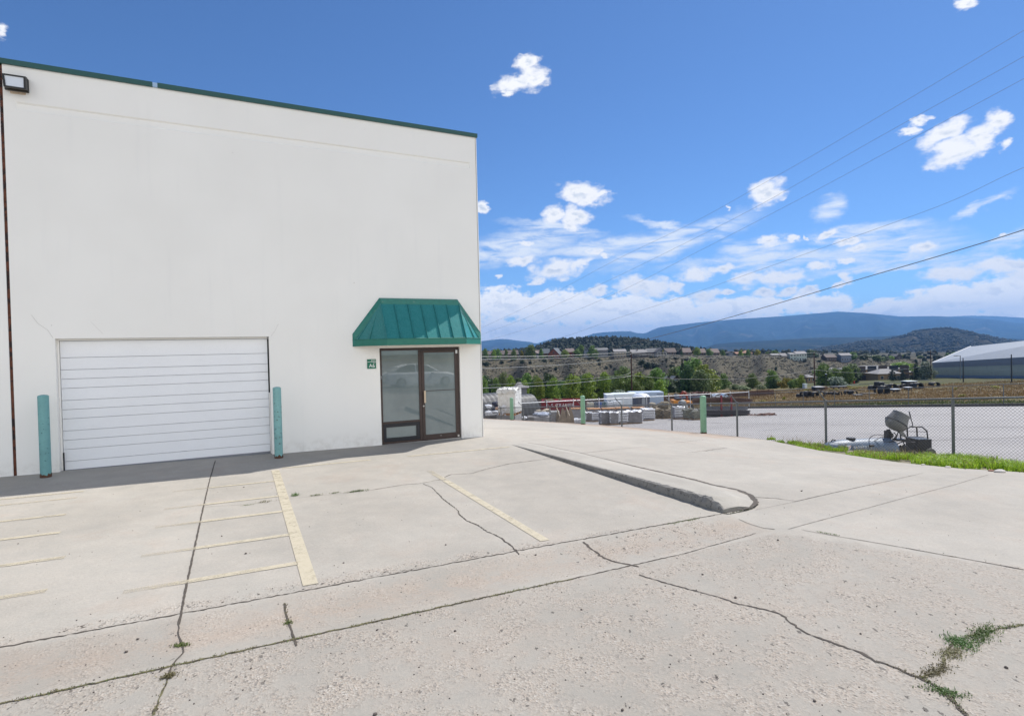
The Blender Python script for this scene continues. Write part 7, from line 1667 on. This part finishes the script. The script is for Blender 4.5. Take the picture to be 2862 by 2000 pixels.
house('house', 'house with mauve grey roof right of a bright green hilltop tree', 'house', Z17, 1625, 1740, 92, 158, 180, DH+12, 'side', 'brown', 'tan', 2, 9, 0, HG)
house('house', 'house with wide mauve brown roof and white awning below it', 'house', Z17, 1830, 1980, 92, 158, 180, DH+14, 'side', 'brown', 'tan', 2, 9, 0, HG)
house('house', 'small blue gabled house at the crest end', 'house', Z17, 2150, 2230, 138, 165, 205, DH+14, 'front', 'blue', 'dark', 2, 8, 0, HG)
house('house', 'low orange tiled roof at left of the larger orange roof', 'house', Z20, 120, 225, 150, 180, 215, DH+20, 'side', 'beige', 'red', 2, 8, 0, HG)
house('house', 'larger orange tiled hip roof house on the crest', 'house', Z20, 235, 405, 125, 165, 215, DH+22, 'hip', 'beige', 'red', 2, 8, 0, HG)
house('house', 'flat beige house beside a pointed dark spruce', 'house', Z20, 755, 885, 178, 200, 250, DH+22, 'side', 'beige', 'light', 3, 8, 0, HG)
house('house', 'pale roofed house immediately right of the dark spruce', 'house', Z20, 930, 1025, 172, 215, 250, DH+22, 'side', 'brown', 'light', 2, 8, 0, HG)
house('house', 'pale mint two-storey house end, left of the white one', 'house', Z20, 1075, 1185, 165, 185, 260, DH+20, 'side', 'mint', 'light', 2, 8, 0, HG, storeys=2)
house('house', 'white two-storey house with pale roof near the second power pole', 'house', Z20, 1190, 1370, 138, 178, 258, DH+20, 'side', 'mint', 'light', 4, 9, 0, HG, storeys=2)
house('house', 'brown house behind bushes right of the second power pole', 'house', Z20, 1720, 1900, 195, 240, 290, DH+34, 'side', 'brown', 'brown', 3, 8, 0, HG)
house('house', 'dark blue grey house with pale shed roof on the right rise', 'house', Z20, 1985, 2165, 170, 208, 275, DH+36, 'side', 'blue', 'light', 4, 8, 0, HG)
house('house', 'small dark gabled cabin on the rise behind the offices', 'house', Z24, 515, 600, 247, 275, 300, DH+60, 'front', 'dark', 'dark', 1, 8, 0, HG)
# lower buildings
house('lodge', 'dark timber lodge with slate gables half hidden by trees', 'lodge', R5, 725, 975, 755, 845, 965, 172, 'side', 'dark', 'slate', 5, 8, .1, None, storeys=2, dormers=(.35, .8))
house('shed', 'grey domed roof shed glimpsed between trees at the left', 'shed', Z13, 640, 830, 700, 780, 850, 118, 'hip', 'grey', 'light', 0, 5)
OG = 'brown office buildings below the hill'
house('office_building', 'small two-storey tan building left of the second power pole', 'building', lambda x, y: (2200+x/9.567, 1040+y/9.567), 525, 745, 70, 130, 415, 235, 'hip', 'tan', 'light', 2, 7, 0, OG, storeys=2)
house('office_building', 'long brown office building with hipped grey roof', 'building', R6, 1640, 2330, 588, 640, 830, 245, 'hip', 'tan', 'grey', 0, 14, .0, OG, ridge_in=2)
house('office_building', 'pale hipped roof seen through trees left of the brown office', 'building', R6, 1310, 1460, 618, 655, 800, 258, 'hip', 'tan', 'light', 2, 8, 0, OG)
house('office_building', 'low tan wing with pale hip roof right of the brown office', 'building', R7, 50, 300, 488, 535, 615, 235, 'hip', 'tan', 'light', 3, 8, 0, OG)
house('office_building', 'farther tan wing behind the three spruces', 'building', R7, 290, 420, 490, 520, 610, 250, 'hip', 'tan', 'light', 2, 8, 0, OG)
# dark recessed balconies of the long office
base = [o for o in bpy.data.objects if o.get('label') == 'long brown office building with hipped grey roof'][0]
for k in range(5):
    q = MB(); w = 34; x = -w*.30+k*w*.14; q.box(x, x+w*.115, -.12, -.004, .8, 4.2); q.box(x, x+w*.115, -.12, -.004, 4.9, 8.0); q.build('balcony', m_glassw if k % 2 else WALL['dark'], base)

# ---------------------------------------------------------------- warehouse
wt = thing('warehouse', 'very large steel warehouse with shallow metal roof and three-band wall', 'warehouse', tuple(P(2609, 1061, 236)), 0)
def PT(u, v, d): return P(u, v, d)
eL = PT(2606, 1015, 236); eR = PT(2862, 999.5, 172); bL = PT(2609, 1064, 236); bR = PT(2862, 1076, 172)
ex = eR+(eR-eL)*.8; bx = bR+(bR-bL)*.8; rLp = PT(2713, 969.5, 262); rR = PT(2862, 954, 205); rx = rR+(rR-rLp)*.8
lerp = lambda a, b_, t_: a+(b_-a)*t_
m1 = mat('steel_violet', (.24, .24, .27), .55, var=.05, scale=.4); m2 = mat('steel_beige', (.42, .41, .32), .6, var=.08, scale=.3, spots=((.33, .31, .26), .35, .62)); m3 = mat('steel_blue', (.19, .225, .28), .55, var=.06, scale=.4)
p = MB()
for (t0, t1, mi) in ((0, .25, 0), (.25, .66, 1), (.66, 1.02, 2)): p.quad(lerp(eL, bL, t0), lerp(ex, bx, t0), lerp(ex, bx, t1), lerp(eL, bL, t1), mi)
back = rLp+(rLp-eL); back[2] = eL[2]; bb = back.copy(); bb[2] = bL[2]; p.poly([eL, rLp, back, bb, bL], 0)
wl_ = p.build('wall', [m1, m2, m3], wt, world=True)
p = MB(); up = np.array([0, 0, .25]); p.quad(eL+up, ex+up, rx+up, rLp+up); bk2 = rx+(rx-ex); bk2[2] = ex[2]; p.quad(rLp+up, rx+up, bk2+up, back+up); p.quad(eL, ex, ex+up, eL+up)
p.build('roof', mat('metal_roof', (.20, .22, .245), .55, metal=.15, var=.10, scale=.25), wt, world=True)
p = MB(); p.tube([eL+up, rLp+up], .28, 5); p.build('roof_edge', mat('roof_edge', (.72, .72, .72), .5), wt, world=True)
p = MB(); dn = (bL-eL)/np.linalg.norm(bL-eL); n_ = 120; off = np.cross((ex-eL)/np.linalg.norm(ex-eL), np.array([0, 0, 1.0])); off = off if off@(CAM-eL) > 0 else -off
for k in range(n_+1):
    a = lerp(eL, ex, k/n_)+off*.06; b_ = lerp(bL, bx, k/n_)+off*.06; t3 = (ex-eL)/np.linalg.norm(ex-eL)*.10
    for (t0, t1, mi) in ((0.01, .25, 0), (.25, .66, 1), (.66, 1.0, 2)): p.quad(lerp(a, b_, t0)-t3, lerp(a, b_, t0)+t3, lerp(a, b_, t1)+t3, lerp(a, b_, t1)-t3, mi)
p.build('wall_ribs', [m1, m2, m3], wt, world=True)
# ---------------------------------------------------------------- poles, lamps, wires
m_pole = mat('creosote_pole', (.055, .028, .02), .9, var=.3, scale=2)
def pole(label, u, vt, vb, arms=(), d=None, r=.17, rz=0, m=None, name='utility_pole', cat='utility pole', group='wooden utility poles'):
    if d is None: q, d = hit(u, vb)
    else: q = P(u, 1000, d); q[2] = float(terrain(q[0], q[1]))
    h = zof(u, vt, d)-q[2]; t_ = thing(name, label, cat, (q[0], q[1], q[2]), FACE+rz, group); p = MB(); p.tube([(0, 0, -.3), (0, 0, h*.5), (0, 0, h)], [r, r*.85, r*.7], 8); p.build('shaft', m or m_pole, t_)
    for z, L in arms:
        p = MB(); p.box(-L/2, L/2, -.12, -.02, h-z-.1, h-z+.05); a = p.build('crossarm', m or m_pole, t_)
        for k in (-1, 0, 1): p = MB(); p.lathe([(.06, 0), (.08, .08), (.05, .2), (0, .22)], (k*L*.45, -.07, h-z+.05), 8); p.build('insulator', m_glassw, a)
    return d, t_
dP1, _ = pole('dark wooden pole standing behind the pale container', 1764, 983, 1097, ((.5, 1.2),), d=113)
dP2, _ = pole('dark wooden pole in front of the scrub hill, between the black coils', 2277, 983, 1091, ())
dP3, _ = pole('dark wooden pole with crossarm beside the warehouse corner', 2602, 978, 1060, ((.8, 5.0),), rz=.2)
pole('bare dark steel post standing before the warehouse, left one', 2692.5, 1000, 1068, (), r=.16, m=m_black, name='steel_post', cat='post', group='steel posts before the warehouse')
pole('bare dark steel post standing before the warehouse, right one', 2827.5, 990, 1069, (), r=.16, m=m_black, name='steel_post', cat='post', group='steel posts before the warehouse')
q, dl_ = hit(2309, 1080); h = zof(2309, 1045, dl_)-q[2]; t_ = thing('street_lamp', 'small street lamp with white top in front of the trees', 'street lamp', tuple(q), 0); p = MB(); p.tube([(0, 0, 0), (0, 0, h-.6)], .07, 8); p.build('shaft', m_black, t_); p = MB(); p.lathe([(.12, h-.6), (.35, h-.3), (.35, h-.1), (0, h)], (0, 0, 0), 12); p.build('lamp_head', m_glassw, t_); p = MB(); p.lathe([(.3, h-.02), (.2, h+.12), (0, h+.15)], (0, 0, 0), 12); p.build('lamp_cap', m_white, t_)
q = P(2681, 1010, 240); t_ = thing('street_lamp', 'thin grey street lamp with arm in front of the warehouse roof', 'street lamp', tuple(PT(2681, 1062, 150)), FACE); i3 = Matrix.Rotation(-FACE, 4, 'Z') @ Matrix.Translation(-Vector(t_.location)); S3 = lambda u, v: i3 @ Vector(P(u, v, 150)); p = MB(); p.tube([S3(2684, 1062), S3(2684, 994)], .09, 6); p.tube([S3(2684, 994), S3(2673, 993.5)], .07, 6); p.build('shaft', m_galv, t_); p = MB(); a = S3(2671, 994); p.box(a.x-.45, a.x+.35, a.y-.15, a.y+.15, a.z-.12, a.z+.06); p.build('lamp_head', m_galv, t_)
def wire(label, pts, r, m, name='power_line', group='overhead lines'):
    p = MB(); p.tube(spl([Vector(P(u, v, d)) for u, v, d in pts], 8), r, 5, cap=False); o = p.build(name, m, smooth=True); return tag(o, label, 'power line', group)
def invd(u, ua, da, ub, db): return 1/((1/da)+(1/db-1/da)*(u-ua)/(ub-ua))
m_lite = mat('aluminium_line', (.60, .60, .58), .5); m_dk = mat('dark_line', (.06, .06, .065), .6); m_mid = mat('grey_line', (.16, .17, .19), .6)
k5 = 1.5085; s5 = lambda x, y: (1340+x/k5, 400+y/k5)
for lab, pts in (('uppermost thin line crossing the blue sky', [(3100, -65), (2862, 85), s5(1495, 0), s5(1180, 180), s5(900, 335), s5(560, 500), s5(260, 660), s5(5, 780), (1200, 985)]),
                 ('second thin line below the uppermost one', [(3100, 20), (2862, 158), s5(1640, 0), s5(1180, 262), s5(850, 430), s5(500, 600), s5(200, 735), s5(5, 808), (1200, 990)]),
                 ('third thin line below the uppermost one', [(3100, 92), (2862, 220), s5(1790, 0), s5(1300, 262), s5(900, 468), s5(560, 640), s5(250, 765), s5(5, 842), (1200, 1010)]),
                 ('fourth thin line, well below the upper three', [(3100, 385), (2862, 468), s5(2000, 240), s5(1700, 352), s5(1180, 535), s5(850, 650), s5(560, 745), s5(360, 815), s5(220, 850)])):
    wire(lab, [(u, v, invd(u, 3100, 34, 1200, 150)) for u, v in pts], .0125, m_mid)
p5 = [(3100, 558), s5(2296, 365), s5(1940, 475), s5(1580, 580), s5(1270, 672), s5(980, 755), s5(690, 832), R4(1944, 320), R4(1500, 440), R4(900, 590), R4(400, 690), R4(50, 775), (1250, 1082)]
wire('thick dark cable sweeping down across the whole right sky', [(u, v, invd(u, 3100, 22, 1250, 110)) for u, v in p5], .021, mat('steel_cable', (.12, .115, .11), .6))
for lab, pts, r in (('upper white cable of the pair running to the first pole', [R4(-300, 466), R4(50, 468), R4(1000, 458), R4(1944, 415), R5(310, 402)], .034), ('lower white cable of the pair running to the first pole', [R4(-300, 508), R4(50, 505), R4(1000, 490), R4(1944, 448), R5(310, 428)], .045),
                    ('white cable halfway down the brown slope', [R4(-300, 632), R4(50, 628), R4(850, 595), R4(1500, 550), R4(1944, 508), R5(305, 492)], .040), ('faint thin cable just above the low white one', [R4(120, 850), R4(850, 815), R4(1500, 765), R4(1944, 722), R5(305, 680)], .020),
                    ('low white cable crossing in front of the leafy trees', [R4(-300, 898), R4(50, 893), R4(1100, 845), R4(1944, 745), R5(305, 733)], .048)):
    wire(lab, [(u, v, invd(u, 1300, 82, 1764, dP1-.4)) for u, v in pts], r, m_lite)
m_f = mat('faint_line', (.34, .35, .36), .6)
for lab, pts in (('faint upper line between the first and second pole', [(1765, 986), (1900, 993), (2060, 994), (2170, 992), (2277, 986)]), ('faint second line between the first and second pole', [(1765, 989), (1900, 998), (2060, 999), (2170, 997), (2277, 993)]),
                 ('sagging low line between the first and second pole', [(1765, 1049), (1896, 1058.5), (2060, 1058.8), (2103, 1055.6), (2200, 1045), (2277, 1034)])):
    wire(lab, [(u, v, invd(u, 1765, dP1-.4, 2277, dP2-.4)) for u, v in pts], .030, m_f)
for lab, pts in (('faint line from the second pole towards the warehouse', [(2277, 1033), (2340, 1039), (2400, 1041), (2460, 1038), (2540, 1030), (2602, 1018)]), ('faint upper line from the second pole to the crossarm', [(2277, 986), (2400, 993), (2500, 989), (2602, 981)])):
    wire(lab, [(u, v, invd(u, 2277, dP2-.4, 2602, dP3-.4)) for u, v in pts], .030, m_f)
# ---------------------------------------------------------------- field clutter
Y22 = lambda x, y: (2200+x/9.567, 1040+y/9.567); Y24 = lambda x, y: (2420+x/9.567, 1040+y/9.567)
m_coil = mat('black_pipe', (.018, .019, .023), .5, var=.35, scale=1.5)
def coil_mesh(seed):
    rr = random.Random(seed); p = MB(); n = 9
    for ring_ in range(2):
        for k in range(n):
            R = .5-.045*ring_*2+rr.uniform(-.01, .01); y = -.34+.68*k/(n-1)
            pts = [(R*math.cos(a*math.pi/12), y+rr.uniform(-.01, .01), .5+R*math.sin(a*math.pi/12)) for a in range(25)]; p.tube(pts, .042, 5, cap=False)
    p.lathe([(.40, -.30), (.40, .30)], (0, 0, .5), 20, rot=Matrix.Rotation(math.radians(90), 3, 'X')); me = bpy.data.meshes.new('coil'); me.from_pydata(p.v, [], p.f); me.materials.append(m_coil); me.polygons.foreach_set('use_smooth', [True]*len(p.f)); me.update(); return me
CM_ = [coil_mesh(k) for k in range(2)]; COILS = []
for fr, x0, x1, yt, yb, rzo in ((Y22, 250, 400, 570, 690, .5), (Y22, 350, 470, 525, 692, -.9), (Y22, 450, 635, 510, 694, .3), (Y22, 662, 830, 525, 672, .2), (Y22, 820, 1010, 508, 662, -.8), (Y22, 1020, 1130, 530, 636, .2), (Y22, 1135, 1240, 528, 634, .5), (Y22, 1240, 1330, 522, 622, -.3), (Y22, 1290, 1390, 540, 632, .3), (Y22, 1375, 1462, 515, 628, -.2),
                          (Y22, 1528, 1640, 490, 592, .2), (Y22, 1635, 1765, 488, 602, .7), (Y22, 1750, 1872, 500, 608, -.2), (Y24, 80, 250, 350, 492, .3), (Y24, 220, 345, 250, 420, .9), (Y24, 290, 420, 252, 400, .9), (Y24, 360, 500, 260, 400, .9), (Y24, 240, 380, 372, 604, -.9), (Y24, 370, 592, 365, 604, .1), (Y24, 490, 630, 320, 440, .5), (Y24, 615, 800, 308, 462, .1), (Y24, 810, 965, 335, 432, .3), (Y24, 950, 1120, 318, 424, -.2),
                          (Y24, 1180, 1330, 290, 410, .4), (Y24, 1280, 1500, 278, 462, .1), (Y24, 1675, 1800, 263, 362, .6), (Y24, 1750, 1960, 265, 382, .1)):
    a = fr((x0+x1)/2, yb); q, d = hit(a[0], a[1]); w = (x1-x0)/9.567/FPX*d; h = zof(a[0], fr(0, yt)[1], d)-q[2]
    e = bpy.data.objects.new('pipe_coil', CM_[len(COILS) % 2]); COL.objects.link(e); e.location = (q[0], q[1], q[2]-.1); e.scale = (w, min(w, h)*1.05, h+.1); e.rotation_euler = (0, 0, FACE+rzo); e['category'] = 'pipe coil'
    COILS.append((e, a[0]+(.001 if yt < 300 else 0), 'black coil of plastic pipe standing in the dry field', 'coils of black pipe in the field'))
label_groups(COILS)
def fieldbox(name, label, cat, fr, x0, x1, yt, yb, m, dep=1.6, legs=0, lid=None, th=None):
    a = fr((x0+x1)/2, yb); q, d = hit(a[0], a[1]); w = (x1-x0)/9.567/FPX*d; h = max(.15, zof(a[0], fr(0, yt)[1], d)-q[2]); t_ = thing(name, label, cat, tuple(q), FACE); p = MB()
    z0 = h*.62 if legs else 0
    p.box(-w/2, w/2, 0, dep, z0, h, bev=min(.06, h*.1)); p.build('body' if not legs else 'top', m, t_)
    for k in range(legs): x = -w/2+w*(k+.5)/legs; p = MB(); p.box(x-.12, x+.12, .2, .5, -.1, z0-.002); p.build('leg', m, t_)
    if lid: p = MB(); p.box(-w/2-.08, w/2+.08, -.1, dep+.1, h+.002, h+.1); p.build('lid', lid, t_)
    return t_
fieldbox('flatbed', 'dark flatbed with brown crate beside the second power pole', 'flatbed', Y22, 770, 990, 400, 500, m_plast, 2, 0, mat('tarp_pale', (.42, .42, .45), .6))
fieldbox('crate', 'brown wooden crate right of the dark flatbed', 'crate', Y22, 1005, 1090, 385, 480, mat('crate_brown', (.12, .07, .045), .8))
fieldbox('loading_bench', 'long dark low bench on posts before the silvery willow', 'bench', Y22, 1200, 1610, 375, 455, m_plast, 1, 3)
fieldbox('utility_cabinet', 'small white utility cabinet left of the second power pole', 'cabinet', Y22, 470, 538, 318, 430, m_white, 1.2, 0, m_pale)
fieldbox('utility_cabinet', 'small white box standing on the road before the silvery willow', 'cabinet', Y22, 1300, 1335, 325, 375, m_white, .6)
fieldbox('red_post', 'short bright red post at the corner of the brown office', 'post', Y22, 1783, 1815, 230, 305, mat('signal_red', (.45, .03, .025), .5), .5, 0, mat('signal_red', (.45, .03, .025), .5))
fieldbox('pipe_bundle', 'low dark bundle of pipes lying right of the third coil group', 'pipe bundle', Y22, 1830, 2070, 598, 650, m_coil, 1.2)
fieldbox('pallet_rack', 'dark wooden lattice lying in the grass left of the big coils', 'pallet', Y22, 2060, 2430, 560, 622, mat('old_wood', (.07, .06, .05), .9), 1.2)
fieldbox('low_table', 'low table with white plastic on top in the dry grass', 'table', Y24, 735, 925, 462, 560, m_plast, 1, 2, m_wrap)
fieldbox('covered_truck', 'dark truck body with white canopy top behind the coils', 'truck', Y24, 1100, 1375, 245, 400, m_plast, 2, 0, m_white)
fieldbox('stock_box', 'dark box with white lid before the rightmost big coil', 'box', Y24, 1115, 1240, 410, 485, m_plast, 1, 0, m_wrap)
# brown slatted boundary fence behind the yard and rail fences by the road
def plank_fence(label, pts, h, m, name='board_fence'):
    a0 = P(pts[0][0], pts[0][1], pts[0][2]); t_ = thing(name, label, 'fence', tuple(a0)); p = MB(); pq = MB()
    for (u0, v0, d0), (u1, v1, d1) in zip(pts, pts[1:]):
        A = Vector(P(u0, v0, d0))-Vector((0, 0, h)); B_ = Vector(P(u1, v1, d1))-Vector((0, 0, h)); n = max(2, int((B_-A).length/.5))
        for k in range(n):
            s = A+(B_-A)*(k/n); e = A+(B_-A)*((k+.93)/n); zz = rnd.uniform(-.05, .03)
            dd2 = (e-s); nn = Vector((-dd2.y, dd2.x, 0)).normalized()*.03
            for off in (nn,): p.quad(s-off, e-off, e-off+Vector((0, 0, h+zz)), s-off+Vector((0, 0, h+zz))); p.quad(e+off, s+off, s+off+Vector((0, 0, h+zz)), e+off+Vector((0, 0, h+zz))); p.quad(s-off+Vector((0, 0, h+zz)), e-off+Vector((0, 0, h+zz)), e+off+Vector((0, 0, h+zz)), s+off+Vector((0, 0, h+zz)))
        if True:
            for k in range(int(n/5)+1): q = A+(B_-A)*min(1, k*5/n); nn2 = (CAM-np.array(q)); nn2 = Vector((nn2[0], nn2[1], 0)).normalized()*.1; pq.tube([q+nn2+Vector((0, 0, -.3)), q+nn2+Vector((0, 0, h+.1))], .07, 5)
    p.build('boards', m, t_, world=True); pq.build('fence_posts', m, t_, world=True); return t_
m_bf = mat('brown_boards', (.105, .065, .052), .9, var=.3, scale=1)
def ground_pts(lst, hp):
    out = []
    for u, v in lst: q, d = hit(u, v+hp); out.append((u, v, d))
    return out
plank_fence('long brown board fence behind the yard and under the trees', ground_pts([(1850, 1104), (1950, 1101), (2050, 1095), (2163, 1088)], 18), 2.3, mat('brown_boards', (.085, .052, .045), .9, var=.3, scale=1))
plank_fence('grey brown board fence behind the red container', [(1460, 1118, 92), (1560, 1117, 91), (1700, 1113, 90)], 2.6, mat('grey_boards', (.12, .10, .095), .9, var=.25, scale=1))
q0, d0 = hit(2330, 1081); q1, d1 = hit(2440, 1076); q2, d2 = hit(2600, 1066)
gl = MB()
pr = None
for (u, v) in ((2050, 1103), (2150, 1098), (2250, 1092), (2330, 1086), (2400, 1079), (2500, 1073), (2602, 1066)):
    q, d = hit(u, v); A = Vector(q)+Vector((0, 0, .55)); pw = Vector(q)
    if pr is not None: gl.tube([pr, A], .10, 5)
    pr = A
tag(gl.build('guard_rail', m_galv), 'grey guard rail along the road behind the black coils', 'guard rail')
# ---------------------------------------------------------------- car behind the viewpoint, mirrored in the entrance glass
ca = thing('parked_car', 'white car parked in the street behind, seen mirrored in the entrance glass', 'car', (5.0, -22.0, float(G(5.0, -22.0))), math.pi)
m_cw = mat('car_paint_white', (.80, .80, .80), .3, var=.02, coat=1)
def loft(mb, secs, m=0):
    n = len(mb.v); k = len(secs[0])
    for s in secs: mb.v += [tuple(p) for p in s]
    for i in range(len(secs)-1):
        for j in range(k-1): mb.f.append((n+i*k+j, n+i*k+j+1, n+(i+1)*k+j+1, n+(i+1)*k+j)); mb.m.append(m)
    mb.f.append(tuple(n+j for j in range(k))); mb.m.append(m); mb.f.append(tuple(reversed([n+(len(secs)-1)*k+j for j in range(k)]))); mb.m.append(m)
def sec(x, w, z0, z1, rr_=.10): return [(x, -w, z0), (x, -w*1.02, z0+.2), (x, -w, z1-rr_), (x, -w*.9, z1), (x, w*.9, z1), (x, w, z1-rr_), (x, w*1.02, z0+.2), (x, w, z0)]
p = MB(); loft(p, [sec(-2.25, .70, .42, .66), sec(-2.15, .84, .26, .78), sec(-1.6, .90, .22, .92), sec(-.9, .91, .20, .97), sec(0, .91, .20, .98), sec(1.0, .91, .20, .98), sec(1.75, .90, .24, 1.0), sec(2.15, .84, .30, .96), sec(2.28, .72, .40, .82)]); p.build('body', m_cw, ca, smooth='auto')
p = MB(); cabs = [(-1.0, .80, .97), (-.35, .70, 1.36), (.2, .67, 1.44), (.9, .67, 1.43), (1.45, .70, 1.28), (1.85, .78, 1.01)]
loft(p, [[(x, -w-.10*(1.44-z), .955), (x, -w, z), (x, w, z), (x, w+.10*(1.44-z), .955)] for x, w, z in cabs]); p.build('cabin', mat('car_window_glass', (.02, .025, .03), .06, var=.02), ca, smooth='auto')
p = MB(); loft(p, [[(x, -w, z+.004), (x, -w*.9, z+.03), (x, w*.9, z+.03), (x, w, z+.004)] for x, w, z in cabs[1:5]]); p.build('roof', m_cw, ca, smooth='auto')
for sg in (-1, 1):
    for (x0, z0, x1, z1) in ((-1.0, .97, -.35, 1.37), (.42, .97, .42, 1.44), (1.45, 1.29, 1.85, 1.02)):
        p = MB(); p.tube([(x0, sg*(.79-.12*(z0-.97)), z0), (x1, sg*(.79-.25*(z1-.97)), z1)], .04, 6); p.build('pillar', m_cw, ca)
    for x in (-1.42, 1.38):
        p = MB(); p.lathe([(0, -.02), (.20, -.02), (.23, .0), (.32, .0), (.335, .05), (.33, .2), (0, .2)], (x, sg*.93, .33), 24, rot=Matrix.Rotation(math.radians(-90 if sg > 0 else 90)*-1, 3, 'X')); w_ = p.build('wheel', m_plast, ca, smooth='auto')
        p = MB(); p.lathe([(0, -.035), (.19, -.03), (.21, -.01)], (x, sg*.93, .33), 20, rot=Matrix.Rotation(math.radians(-90 if sg > 0 else 90)*-1, 3, 'X')); p.build('rim', m_steel, w_)
    p = MB(); p.box(-2.20, -1.95, sg*.62-.14, sg*.62+.14, .60, .72, bev=.03); p.build('headlight', m_lens, ca)
    p = MB(); p.box(-.78, -.62, sg*1.0-.09, sg*1.0+.09, .98, 1.09, bev=.03); p.build('mirror', m_cw, ca)
# ---------------------------------------------------------------- haze
hz = MB(); hz.box(-6000, 14500, -600, 14500, -330, 640)
m, t, b = new_mat('haze'); t.nodes.remove(b)
pv = t.nodes.new('ShaderNodeVolumePrincipled'); pv.inputs['Color'].default_value = (.22, .47, .92, 1); pv.inputs['Density'].default_value = 9.0e-5; pv.inputs['Anisotropy'].default_value = .1
t.links.new(pv.outputs[0], t.nodes['Material Output'].inputs['Volume'])
tag(hz.build('haze', m), kind='stuff')
